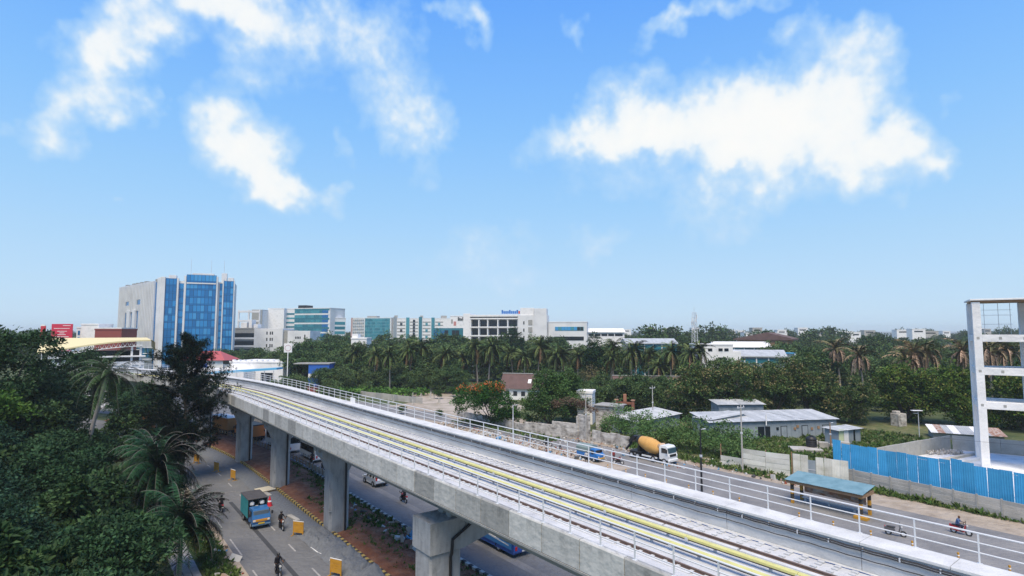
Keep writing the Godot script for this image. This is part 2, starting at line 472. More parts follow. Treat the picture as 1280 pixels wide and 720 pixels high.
func make_sky() -> ImageTexture:
	n_edge.seed = 3
	n_edge.frequency = 0.16
	n_edge.fractal_octaves = 5
	n_body.seed = 8
	n_body.frequency = 0.17
	n_body.fractal_octaves = 7
	n_body.fractal_gain = 0.58
	n_puff.seed = 5
	n_puff.noise_type = FastNoiseLite.TYPE_CELLULAR
	n_puff.cellular_return_type = FastNoiseLite.RETURN_DISTANCE
	n_puff.frequency = 0.22
	n_puff.fractal_octaves = 3
	n_far.seed = 12
	n_far.frequency = 0.028
	n_far.fractal_octaves = 4
	var blobs := []
	for b in CLOUDS:
		blobs.append([b[0], b[1], b[2], b[3], b[4], b[5], maxf(b[2], b[3]) * 1.75, cos(b[4]), sin(b[4])])
	var small := Image.create(512, 256, false, Image.FORMAT_RGB8)
	for y in 256:
		var el := 90.0 - (y + 0.5) * 180.0 / 256
		for x in 512:
			var az := wrapf((x + 0.5) * 360.0 / 512, -180.0, 180.0)
			small.set_pixel(x, y, sky_at(az, el, blobs if absf(az) < 55.0 and el > -1.0 and el < 45.0 else []))
	small.resize(4096, 2048, Image.INTERPOLATE_CUBIC)
	var k := 4096.0 / 360.0
	var y0 := int((90.0 - 40.0) * k)
	var y1 := int(89.2 * k)
	var x0 := int(-50.0 * k)
	var x1 := int(50.0 * k)
	for y in range(y0, y1):
		var el := 90.0 - (y + 0.5) / k
		var row := []
		for b in blobs:
			if absf(el - b[1]) < b[6] + 2.2:
				row.append(b)
		for x in range(x0, x1):
			small.set_pixel(posmod(x, 4096), y, sky_at((x + 0.5) / k, el, row))
	return ImageTexture.create_from_image(small)

func make_camera_and_light() -> void:
	var cam := Camera3D.new()
	cam.name = "camera"
	add_child(cam)
	cam.position = Vector3(0, 20, 0)
	cam.rotation_degrees = Vector3(4.4926, 0, 0)
	cam.fov = 54.432
	cam.near = 0.3
	cam.far = 4000.0
	cam.current = true
	var env := Environment.new()
	var sm := PanoramaSkyMaterial.new()
	sm.panorama = make_sky()
	var sk := Sky.new()
	sk.sky_material = sm
	env.background_mode = Environment.BG_SKY
	env.sky = sk
	env.background_energy_multiplier = 0.67
	env.ambient_light_source = Environment.AMBIENT_SOURCE_SKY
	env.tonemap_mode = Environment.TONE_MAPPER_LINEAR
	env.tonemap_exposure = 1.5
	env.sdfgi_enabled = true
	env.ssao_enabled = true
	env.ssil_enabled = true
	env.fog_enabled = true
	env.fog_density = 0.0002
	env.fog_light_color = Color(.93, .97, 1.0)
	var we := WorldEnvironment.new()
	we.name = "world_environment"
	we.environment = env
	add_child(we)
	var sun := DirectionalLight3D.new()
	sun.name = "sun"
	add_child(sun)
	sun.rotation_degrees = Vector3(-60, -6, 0)
	sun.light_energy = 1.0
	sun.light_color = Color(1.0, .93, .82)
	sun.light_angular_distance = 34.0
	sun.shadow_enabled = true

# ---------------------------------------------------------------- ground, roads, kerbs
func strip(b: MB, p0: float, p1: float, s0: float, s1: float, y: float, step := 6.0) -> void:
	var k := maxi(1, int(ceil((s1 - s0) / step)))
	for i in k:
		var a := lerpf(s0, s1, float(i) / k)
		var d := lerpf(s0, s1, float(i + 1) / k)
		b.quad(V(p0, a, y), V(p1, a, y), V(p1, d, y), V(p0, d, y))

func sheet(called: String, pts: Array, y: float, mat: Material) -> MeshInstance3D:
	var q := PackedVector2Array()
	for p in pts:
		q.append(Vector2(p[0], -p[1]))
	var b := MB.new()
	var ids := Geometry2D.triangulate_polygon(q)
	for i in range(0, ids.size(), 3):
		var w := [ids[i], ids[i + 1], ids[i + 2]]
		if (q[w[1]] - q[w[0]]).cross(q[w[2]] - q[w[0]]) < 0:
			w = [ids[i], ids[i + 2], ids[i + 1]]
		b.tri(Vector3(q[w[0]].x, y, -q[w[0]].y), Vector3(q[w[1]].x, y, -q[w[1]].y), Vector3(q[w[2]].x, y, -q[w[2]].y))
	return struct(called, b, mat)

func kerb(called: String, p: float, s0: float, s1: float, long: float, mats: Array, skip := 0.0, w := 0.3, h := 0.28) -> void:
	var node := Node3D.new()
	node.name = numbered(called)
	add_child(node)
	node.set_meta("kind", "structure")
	var s := s0
	var i := 0
	while s < s1:
		if rng.randf() >= skip:
			var o := add_mesh(node, "kerb_block", box_mesh(Vector3(long * 0.96, h, w), 0.025), mats[i % mats.size()])
			o.position = V(p, s + long / 2, h / 2 - 0.02 + rng.randf_range(-.015, .015))
			o.rotation.y = along(s) + rng.randf_range(-.03, .03)
		s += long
		i += 1

func dashes(called: String, p: float, s0: float, s1: float, long: float, gap: float, w: float, y: float) -> void:
	var b := MB.new()
	var s := s0
	while s < s1:
		strip(b, p - w / 2, p + w / 2, s, minf(s + long, s1), y)
		s += long + gap
	struct(called, b, M.paint)

func make_ground() -> void:
	var b := MB.new()
	b.quad(Vector3(-3000, 0, 600), Vector3(3000, 0, 600), Vector3(3000, 0, -3400), Vector3(-3000, 0, -3400))
	struct("ground", b, M.ground)
	b = MB.new(); strip(b, 12.0, 21.0, -30, 260, 0.008); struct("service_road", b, M.asphalt)
	b = MB.new(); strip(b, 27.4, 60.0, -30, 260, 0.008); struct("main_road", b, M.asphalt)
	b = MB.new(); strip(b, 61.5, 76.0, -30, 200, 0.008); struct("side_road", b, M.asphalt_dusty)
	b = MB.new(); strip(b, 74.2, 82.5, -30, 130, 0.012); struct("dirt_verge", b, M.dust)
	b = MB.new(); strip(b, 61.0, 66.0, 56, 130, 0.012); struct("littered_verge", b, M.dust)
	b = MB.new(); strip(b, 9.6, 12.0, 20, 130, 0.012); struct("roadside_dirt", b, M.dust)
	b = MB.new(); strip(b, 59.0, 62.0, -30, 200, 0.016); struct("divider_strip", b, M.dust)
	# earth median under the viaduct: an uneven strip
	var nz := FastNoiseLite.new()
	nz.seed = 4
	nz.frequency = 0.12
	var nz2 := FastNoiseLite.new()
	nz2.seed = 6
	nz2.frequency = 0.5
	b = MB.new()
	var hgt := func(p: float, s: float) -> float:
		var edge := smoothstep(0.0, 1.2, p - 20.9) * smoothstep(0.0, 1.2, 27.3 - p)
		return 0.02 + edge * (0.16 + 0.4 * maxf(0.0, nz.get_noise_2d(p * 2.0, s) + 0.15) + 0.1 * nz2.get_noise_2d(p, s))
	var s := 10.0
	while s < 160.0:
		for i in 13:
			var p := 20.9 + i * 0.5
			b.quad(V(p, s, hgt.call(p, s)), V(p + .5, s, hgt.call(p + .5, s)), V(p + .5, s + .6, hgt.call(p + .5, s + .6)), V(p, s + .6, hgt.call(p, s + .6)))
		s += 0.6
	struct("median", b, M.earth)
	# dug-up lane along the kerb: grey gravel, heaped towards the camera
	b = MB.new()
	s = 30.0
	while s < 62.0:
		for i in 8:
			var p := 17.9 + i * 0.375
			var f := func(pp: float, ss: float) -> float:
				var e := smoothstep(0.0, 0.9, pp - 17.9 - 0.5 * nz2.get_noise_1d(ss)) * smoothstep(0.0, 0.5, 20.9 - pp) * smoothstep(62.0, 55.0, ss)
				return 0.012 + e * (0.3 + 1.1 * absf(nz2.get_noise_2d(pp * 0.6, ss * 0.7)))
			b.quad(V(p, s, f.call(p, s)), V(p + .375, s, f.call(p + .375, s)), V(p + .375, s + .4, f.call(p + .375, s + .4)), V(p, s + .4, f.call(p, s + .4)))
		s += 0.4
	struct("gravel_heap", b, M.gravel)
	b = MB.new(); strip(b, 18.2, 20.9, 62, 112, 0.014); struct("dug_up_lane", b, M.gravel)
	b = MB.new(); strip(b, 14.85, 15.25, 20, 74, 0.014); struct("asphalt_seam", b, M.patch)
	b = MB.new(); strip(b, 30.6, 31.5, 30, 90, 0.014); struct("asphalt_patch", b, M.asphalt_dusty)
	kerb("striped_kerb", 20.9, 36, 112, 0.42, [M.kerb_yellow, M.kerb_black])
	kerb("road_kerb", 27.35, 36, 84, 0.55, [M.kerb_white, M.kerb_black])
	kerb("broken_kerb", 61.6, 4, 74, 0.6, [M.kerb_white, M.kerb_black], 0.12)
	kerb("divider_kerb", 59.2, 20, 70, 1.0, [M.kerb_white])
	dashes("edge_marking", 12.5, 20, 110, 5.0, 4.0, 0.13, 0.014)
	dashes("lane_marking", 16.6, 20, 110, 2.2, 4.6, 0.14, 0.014)
	dashes("main_road_edge_line", 27.8, 10, 110, 90, 1, 0.14, 0.014)
	dashes("main_road_lane_marking", 33.6, 22, 150, 2.6, 5.0, 0.15, 0.014)
	# bar marking across the left lane
	b = MB.new()
	for k in 2:
		b.quad(V(12.6, 79.0, .014), V(12.6, 78.8, .014), V(16.6, 78.4, .014), V(16.6, 78.7, .014))
	struct("cross_marking", b, M.paint)
	# footpath of slabs beside the left lane
	var node := Node3D.new()
	node.name = numbered("footpath")
	add_child(node)
	node.set_meta("kind", "structure")
	s = 36.0
	while s < 70.0:
		for i in 3:
			if rng.randf() < 0.9:
				var o := add_mesh(node, "paving_slab", box_mesh(Vector3(0.96, 0.08, 0.56), 0.012), M.paving)
				o.position = V(7.4 + i * 0.6, s + (0.5 if i % 2 else 0.0), 0.05 + rng.randf_range(-.012, .012))
				o.rotation.y = along(s) + rng.randf_range(-.02, .02)
		s += 1.0

# ---------------------------------------------------------------- viaduct
func sweep(b: MB, sec: Array, s0: float, s1: float, step := 4.0, caps := true) -> void:   # sec: Vector2(p, y), anticlockwise looking along +s
	var k := maxi(1, int(ceil((s1 - s0) / (step if s1 > BEND else 400.0))))
	var m := sec.size()
	for i in k:
		var a := lerpf(s0, s1, float(i) / k)
		var d := lerpf(s0, s1, float(i + 1) / k)
		for j in m:
			var u: Vector2 = sec[j]
			var w: Vector2 = sec[(j + 1) % m]
			b.quad(V(u.x, a, u.y), V(w.x, a, w.y), V(w.x, d, w.y), V(u.x, d, u.y))
	if caps:
		var ids := Geometry2D.triangulate_polygon(PackedVector2Array(sec))
		for i in range(0, ids.size(), 3):
			var q := [sec[ids[i]], sec[ids[i + 1]], sec[ids[i + 2]]]
			if (q[1] - q[0]).cross(q[2] - q[0]) < 0:
				q = [q[0], q[2], q[1]]
			b.tri(V(q[0].x, s0, q[0].y), V(q[2].x, s0, q[2].y), V(q[1].x, s0, q[1].y))
			b.tri(V(q[0].x, s1, q[0].y), V(q[1].x, s1, q[1].y), V(q[2].x, s1, q[2].y))

func rect(p0: float, p1: float, y0: float, y1: float) -> Array:
	return [Vector2(p0, y0), Vector2(p0, y1), Vector2(p1, y1), Vector2(p1, y0)]

const PIERS := [8.0, 32.3, 57.2, 77.4, 96.0, 116.0, 136.0, 156.0, 176.0]

func make_viaduct() -> void:
	var t := thing("viaduct", "long pale concrete elevated railway viaduct on grey piers curving away", "viaduct")
	var S0 := -14.0
	var S1 := 178.0
	# girders, one per span, with a joint over each pier
	var ends := [S0] + PIERS + [S1]
	for i in ends.size() - 1:
		var a: float = ends[i] + 0.03
		var d: float = ends[i + 1] - 0.03
		if d - a < 1.0:
			continue
		var b := MB.new()
		sweep(b, [Vector2(16.85, 10.26), Vector2(16.85, 10.34), Vector2(26.6, 10.34), Vector2(26.6, 10.26), Vector2(24.8, 9.95), Vector2(24.2, 8.72), Vector2(18.8, 8.72), Vector2(18.2, 9.95)], a, d)
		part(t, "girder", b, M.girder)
		b = MB.new()
		sweep(b, rect(26.42, 26.66, 10.36, 11.36), a, d)
		part(t, "outer_parapet", b, M.panel[0])
		b = MB.new()
		sweep(b, rect(17.12, 25.6, 10.343, 10.362), a, d)
		part(t, "track_bed", b, M.deck)
	# near parapet: one precast panel after another, tones uneven
	var s := S0
	var i := 0
	while s < S1:
		var b := MB.new()
		var l := 2.4
		var o := rng.randf_range(-.012, .012)
		sweep(b, [Vector2(16.75 + o, 10.24), Vector2(16.75 + o, 11.43), Vector2(16.79 + o, 11.48), Vector2(17.02, 11.48), Vector2(17.06, 11.44), Vector2(17.06, 10.37), Vector2(16.84, 10.35), Vector2(16.84, 10.22)], s + 0.022, s + l - 0.022)
		var k := rng.randf()
		part(t, "parapet_panel", b, M.panel[0 if k < .45 else 1 if k < .65 else 2 if k < .88 else 3])
		s += l
		i += 1
	# drip lip under the panels
	for q in 8:
		var b := MB.new()
		sweep(b, rect(16.70, 16.90, 10.12, 10.215), S0 + q * 24.0, S0 + q * 24.0 + 23.97)
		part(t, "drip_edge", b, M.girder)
	# walkway slabs over the cable wall
	s = S0
	while s < S1:
		var b := MB.new()
		sweep(b, [Vector2(25.5, 11.38), Vector2(25.5, 11.48), Vector2(25.52, 11.5), Vector2(26.7, 11.5), Vector2(26.72, 11.48), Vector2(26.72, 11.38)], s + 0.012, s + 2.988)
		part(t, "walkway_slab", b, M.walk)
		s += 3.0
	s = S0
	while s < S1:
		var b := MB.new()
		sweep(b, rect(25.62, 25.72, 10.345, 11.34), s + .012, s + 5.988)
		part(t, "cable_wall", b, M.deck)
		s += 6.0
	# brackets and cables along the cable wall
	s = S0 + 0.5
	while s < 130.0:
		var o := bx(t, "cable_bracket", M.galv, -.025, .025, -.15, 0, -.12, 0)
		o.position = V(25.62 - .08, s, 11.22)
		o.rotation.y = along(s)
		s += 1.3
	for r in [[25.5, 11.26, .035, "cable"], [25.51, 11.17, .03, "cable"], [25.55, 10.86, .022, "cable"], [25.3, 10.39, .02, "ground_cable"]]:
		var b := MB.new()
		var pts := []
		s = S0
		while s <= S1:
			pts.append(V(r[0] + (0.02 * sin(s * 1.7) if r[3] == "cable" else 0.12 * sin(s * .31)), s, r[1] - 0.02 * absf(sin(s * PI))))
			s += 0.5 if s < 70.0 else 2.0
		b.tube(pts, [r[2]], 5)
		part(t, r[3], b, M.cable if r[3] == "cable" else plain(Color(.05, .10, .25), 0.5))
	# near track: rails on a low bed; far track: long plinths under one rail, block feet under the other
	for r in [[18.56, 10.42, 10.56, M.rail], [20.0, 10.42, 10.56, M.rail], [23.46, 10.55, 10.67, M.rail]]:
		var b := MB.new()
		sweep(b, rect(r[0] - .07, r[0] + .07, r[1] - .0, r[1] + .02), S0, S1)
		sweep(b, rect(r[0] - .015, r[0] + .015, r[1] + .02, r[2] - .03), S0, S1)
		sweep(b, rect(r[0] - .037, r[0] + .037, r[2] - .03, r[2]), S0, S1)
		part(t, "rail", b, r[3])
	s = S0
	while s < S1:
		for r in [[23.2, 23.75, 10.362, 10.55], [19.72, 20.28, 10.362, 10.42], [18.28, 18.84, 10.362, 10.42]]:
			var b := MB.new()
			sweep(b, [Vector2(r[0], r[2]), Vector2(r[0], r[3] - .02), Vector2(r[0] + .02, r[3]), Vector2(r[1] - .02, r[3]), Vector2(r[1], r[3] - .02), Vector2(r[1], r[2])], s + 0.04, s + 3.92)
			part(t, "track_plinth", b, M.plinth)
		s += 4.0
	var fb := MB.new()
	s = S0
	while s < 140.0:
		for p in [24.25, 24.95]:
			for q in 2:
				fb.xf = Transform3D(Basis(Vector3.UP, along(s)), V(p + (q * .26 - .13), s, 10.362))
				fb.box(-.12, .12, 0, .06 + .02 * q, -.08, .08, .012)
		fb.xf = Transform3D(Basis(Vector3.UP, along(s)), V(20.0, s + .1, 10.42))
		fb.box(-.08, .08, 0, .05, -.14, .14)
		s += 0.65
	part(t, "rail_fastening", fb, M.deck).set_meta("kind", "stuff")
	# yellow third-rail covers in lengths, on grey feet
	for p in [21.22, 22.42]:
		s = S0
		while s < S1:
			var b := MB.new()
			sweep(b, [Vector2(p - .12, 10.63), Vector2(p - .12, 10.72), Vector2(p - .09, 10.76), Vector2(p + .07, 10.76), Vector2(p + .1, 10.73), Vector2(p + .1, 10.69), Vector2(p - .08, 10.69), Vector2(p - .09, 10.63)], s + 0.01, s + 4.99)
			part(t, "third_rail_cover", b, M.yellow)
			var o := bx(t, "cover_clamp", M.galv, -.09, .09, -.02, .17, -.135, .12, .02)
			o.position = V(p, s, 10.60)
			o.rotation.y = along(s)
			for k in 2:
				o = bx(t, "insulator_foot", M.galv, -.06, .06, 0, .26, -.05, .05, .01)
				o.position = V(p + .16, s + 1.2 + k * 2.5, 10.362)
				o.rotation.y = along(s)
			s += 5.0
		var b := MB.new()
		sweep(b, rect(p - .06, p + .06, 10.55, 10.66), S0, S1)
		part(t, "third_rail", b, M.rail)
	# cable trough between the tracks and odd boxes
	var tb := MB.new()
	sweep(tb, rect(21.62, 22.0, 10.362, 10.5), S0, S1)
	part(t, "cable_trough", tb, M.plinth)
	for q in [[20.7, 41.0], [20.6, 43.2], [20.8, 24.0], [20.75, 60.0], [20.7, 71.0]]:
		var o := bx(t, "track_box", M.galv, -.3, .3, 0, .16, -.18, .18, .02)
		o.position = V(q[0], q[1], 10.362)
		o.rotation.y = along(q[1]) + 0.3
	# railings
	for side in [[16.9, 11.48, 1.75, "near_railing", [1.05, .72, .38]], [26.62, 11.5, 2.0, "far_railing", [1.1, .75, .40]]]:
		var node := Node3D.new()
		node.name = side[3]
		t.add_child(node)
		s = S0 + 0.4
		var pm := box_mesh(Vector3(.05, side[4][0], .05))
		var fm := box_mesh(Vector3(.16, .02, .14))
		while s < S1:
			var o := add_mesh(node, "post", pm, M.handrail)
			o.position = V(side[0], s, side[1] + side[4][0] / 2)
			o.rotation.y = along(s)
			o = add_mesh(node, "base_plate", fm, M.handrail)
			o.position = V(side[0], s, side[1] + .01)
			o.rotation.y = along(s)
			s += side[2]
		for h in side[4]:
			var b := MB.new()
			var pts := []
			s = S0
			while s <= S1:
				pts.append(V(side[0], s, side[1] + h))
				s += 4.0
			b.tube(pts, [.036 if h > 1 else .026], 6)
			part(node, "rail_bar", b, M.handrail)
	# white mesh panel sign on the far railing
	var sg := bx(t, "railing_board", M.white, -.7, .7, 0, .8, -.02, .02)
	sg.position = V(26.54, 66.0, 11.7)
	sg.rotation.y = along(66.0)
	# piers
	for q in PIERS.size():
		var ps: float = PIERS[q]
		var pn := Node3D.new()
		pn.name = "pier" if q == 0 else "pier_%03d" % q
		t.add_child(pn)
		pn.position = V(21.5, ps)
		pn.rotation.y = along(ps)
		var b := MB.new()
		# local x runs along the corridor, local z to the right
		if q == 1:      # offset portal pier: column under the near side, cap reaching out to the far side
			b.box(-1.0, 1.0, -.4, 6.3, -3.75, -1.5, .12)
			part(pn, "column", b, M.pier)
			b = MB.new()
			b.xf = Transform3D(Basis(Vector3(0, 0, -1), Vector3(0, 1, 0), Vector3(1, 0, 0)), Vector3.ZERO)
			b.prism([Vector2(-2.9, 8.2), Vector2(-2.9, 7.3), Vector2(1.4, 6.28), Vector2(3.85, 6.28), Vector2(3.85, 8.2)].map(func(v): return Vector2(v.x, v.y)), -1.15, 1.15)
			part(pn, "pier_cap", b, M.pier)
			b = MB.new()
			b.tube([Vector3(-1.24, 8.6, 0.2), Vector3(-1.24, 7.9, -.6), Vector3(-1.24, 7.0, -2.3), Vector3(-1.24, 6.2, -2.35), Vector3(-1.1, 5.9, -2.35), Vector3(-1.1, 0, -2.35)], [.1], 8)
			part(pn, "drain_pipe", b, M.black)
		else:
			b.box(-.95, .95, -.4, 8.2, -1.02, 1.02, .26)
			part(pn, "column", b, M.pier)
			b = MB.new()
			b.xf = Transform3D(Basis(Vector3(0, 0, -1), Vector3(0, 1, 0), Vector3(1, 0, 0)), Vector3.ZERO)
			b.prism([Vector2(-.9, 6.0), Vector2(.9, 6.0), Vector2(1.08, 6.3), Vector2(1.22, 6.75), Vector2(1.45, 7.2), Vector2(1.8, 7.5), Vector2(1.9, 7.6), Vector2(1.9, 8.25), Vector2(-1.9, 8.25), Vector2(-1.9, 7.6), Vector2(-1.8, 7.5), Vector2(-1.45, 7.2), Vector2(-1.22, 6.75), Vector2(-1.08, 6.3)], -.99, .99)
			part(pn, "pier_head", b, M.pier)
			b = MB.new()
			b.tube([Vector3(-1.08, 8.5, .55), Vector3(-1.08, 0, .55)], [.1], 8)
			part(pn, "drain_pipe", b, M.black)
			for y in [2.2, 4.4]:
				b = MB.new()
				b.box(-.955, .955, y - .012, y + .012, -1.025, 1.025, .26)
				part(pn, "formwork_seam", b, M.pier)
		for z in [-1.9, 1.9]:
			bx(pn, "bearing", M.wallgrey, -.75, -.2, 8.2 if q == 1 else 8.1, 8.73, z - .3, z + .3, .03)
			bx(pn, "bearing", M.wallgrey, .2, .75, 8.2 if q == 1 else 8.1, 8.73, z - .3, z + .3, .03)

# ---------------------------------------------------------------- buildings
func place(called: String, label: String, category: String, x0: float, z0: float, x1: float, z1: float, group := "") -> Node3D:
	# a building whose seen front runs from (x0, z0) to (x1, z1): local +x along it, local +z out of it
	return thing(called, label, category, Vector3(x0, 0, z0), facing(Vector3(x1 - x0, 0, z1 - z0)), group)

func front_of(x0: float, z0: float, x1: float, z1: float) -> float:
	return Vector2(x1 - x0, z1 - z0).length()

func grid_windows(t: Node3D, x0: float, x1: float, y0: float, y1: float, cols: int, rows: int, fill: Vector2, mats: Array, deep := 0.12, z := 0.0, frame := Transform3D.IDENTITY) -> void:
	var w := (x1 - x0) / cols
	var h := (y1 - y0) / rows
	for r in rows:
		for k in cols:
			var cx := x0 + (k + .5) * w
			var cy := y0 + (r + .5) * h
			bx(t, "window", mats[rng.randi() % mats.size()], cx - w * fill.x / 2, cx + w * fill.x / 2, cy - h * fill.y / 2, cy + h * fill.y / 2, z - .05, z + deep, 0.0, frame)

func block(called: String, label: String, c: Array, deep: float, y1: float, wall: Material, category := "building") -> Node3D:
	var t := place(called, label, category, c[0], c[1], c[2], c[3])
	var w := front_of(c[0], c[1], c[2], c[3])
	bx(t, "wall", wall, 0, w, 0, y1, -deep, 0, .05)
	bx(t, "roof_edge", wall, -.15, w + .15, y1 + .003, y1 + .6, -deep - .15, .15, .04)
	return t

func make_tower() -> void:
	var t := place("office_tower", "tall office tower with blue glass front and ribbed white side wall", "tower", -160.2, -255, -132.7, -267)
	var ow: Material = M.office_white
	var l := 30.0
	bx(t, "core_wall", ow, .05, l - .05, 0, 43.6, -20, -.6)
	# glass bays: x0, x1, top, out
	var bays := [[1.7, 6.1, 44.6, .3, 3], [7.0, 9.0, 42.5, -.5, 1], [10.0, 22.3, 46.6, 1.0, 8], [23.6, 24.9, 43.0, -.4, 1], [25.5, 29.6, 44.2, .3, 3]]
	for q in bays:
		var rows := 12
		bx(t, "bay_backing", M.dark_glass, q[0], q[1], 0, q[2], -1.5, q[3] - .1)
		for r in rows:
			var y0: float = 4.0 + r * (q[2] - 4.0) / rows
			var y1: float = 4.0 + (r + 1) * (q[2] - 4.0) / rows
			var w: float = (q[1] - q[0]) / q[4]
			for k in int(q[4]):
				bx(t, "window", M.glass[rng.randi() % 4], q[0] + k * w + .06, q[0] + (k + 1) * w - .06, y0 + .75, y1 - .1, q[3] - .12, q[3])
				bx(t, "spandrel", M.glass[2], q[0] + k * w + .03, q[0] + (k + 1) * w - .03, y0, y0 + .7, q[3] - .12, q[3] + .03)
	for q in [[0.0, 1.6, 45.2, .9], [6.2, 6.9, 44.8, .7], [9.1, 9.95, 46.0, 1.2], [22.35, 23.0, 46.0, 1.3], [24.95, 25.45, 45.0, .8], [29.65, 30.1, 44.6, .6]]:
		bx(t, "fin", ow, q[0], q[1], 0, q[2], -1.2, q[3], .05)
	bx(t, "canopy_band", ow, 10.1, 22.2, 42.3, 42.9, -.5, 1.35, .04)
	for q in [[2.5, 5.5, 44.8, 46.3], [12, 21, 46.7, 47.6], [24.2, 26.5, 44.4, 48.0], [27, 29.4, 44.3, 46.0]]:
		bx(t, "plant_room", ow, q[0], q[1], q[2] - 1.2, q[3], -6, -1.7, .05)
	for x in [11.0, 19.5, 25.0]:
		var b := MB.new()
		b.tube([Vector3(x, 44, -5), Vector3(x, 54.5, -5)], [.12, .05], 5)
		part(t, "mast", b, M.galv)
	# ribbed side wall runs back to the left from the corner
	var d := Vector3(-210.7 + 160.2, 0, -300 + 255.0)
	var side := 67.6
	var fr := t.transform.affine_inverse() * Transform3D(Basis(Vector3.UP, facing(-d)), Vector3(-210.7, 0, -300))
	bx(t, "side_wall", M.tin, 0, side - 9.5, 0, 43.5, -14, -.4, .05, fr)  # grey between the white ribs: gap shade is put into the colour
	bx(t, "side_glass", M.glass[2], side - 9.4, side - 5.0, 0, 43.0, -6, -.3, 0, fr)
	bx(t, "corner_wall", ow, side - 4.9, side - .2, 0, 45.0, -6, .3, .05, fr)
	var holes := [[12.0, 17.2, 33.5, 35.6], [31.6, 37.2, 33.5, 36], [11.2, 16.6, 18.5, 30], [21.6, 26.2, 18.5, 30], [31.2, 35.6, 18.5, 30.5]]
	for k in 25:
		var x := 0.4 + k * (side - 10.5) / 24.0
		var y := 12.5
		for q in [[18.5, 30.0], [33.5, 35.8]]:      # ribs stop at the recesses
			for hole in holes:
				if x + .7 > hole[0] and x < hole[1] and absf(hole[2] - q[0]) < .1:
					bx(t, "rib", ow, x, x + .7, y, hole[2], -.45, .35, .03, fr)
					y = hole[3]
		bx(t, "rib", ow, x, x + .7, y, 43.9, -.45, .35, .03, fr)
		bx(t, "lower_window", M.teal_glass[k % 3] if k % 3 else M.glass[1], x + .75, x + 2.2, 8.0, 17.0 if k < 12 else 15.0, -.45, -.2, 0, fr)
	for q in holes:
		bx(t, "recess_glass", M.glass[2], q[0] + .1, q[1] - .1, q[2] + .1, q[3] - .1, -.42, -.34, 0, fr)  # dark blue glass stands in for the shade of a plain recess
	for q in [[17, 21.6], [26.5, 31]]:
		bx(t, "blank_panel", ow, q[0], q[1], 18.0, 31.0, -.4, .55, .05, fr)
	for x in [6.0, 18.0, 24.0, 31.0, 38.0, 55.0]:
		bx(t, "roof_vent", M.wallgrey, x, x + 3.0, 43.5, 44.9, -4, -1, .05, fr)

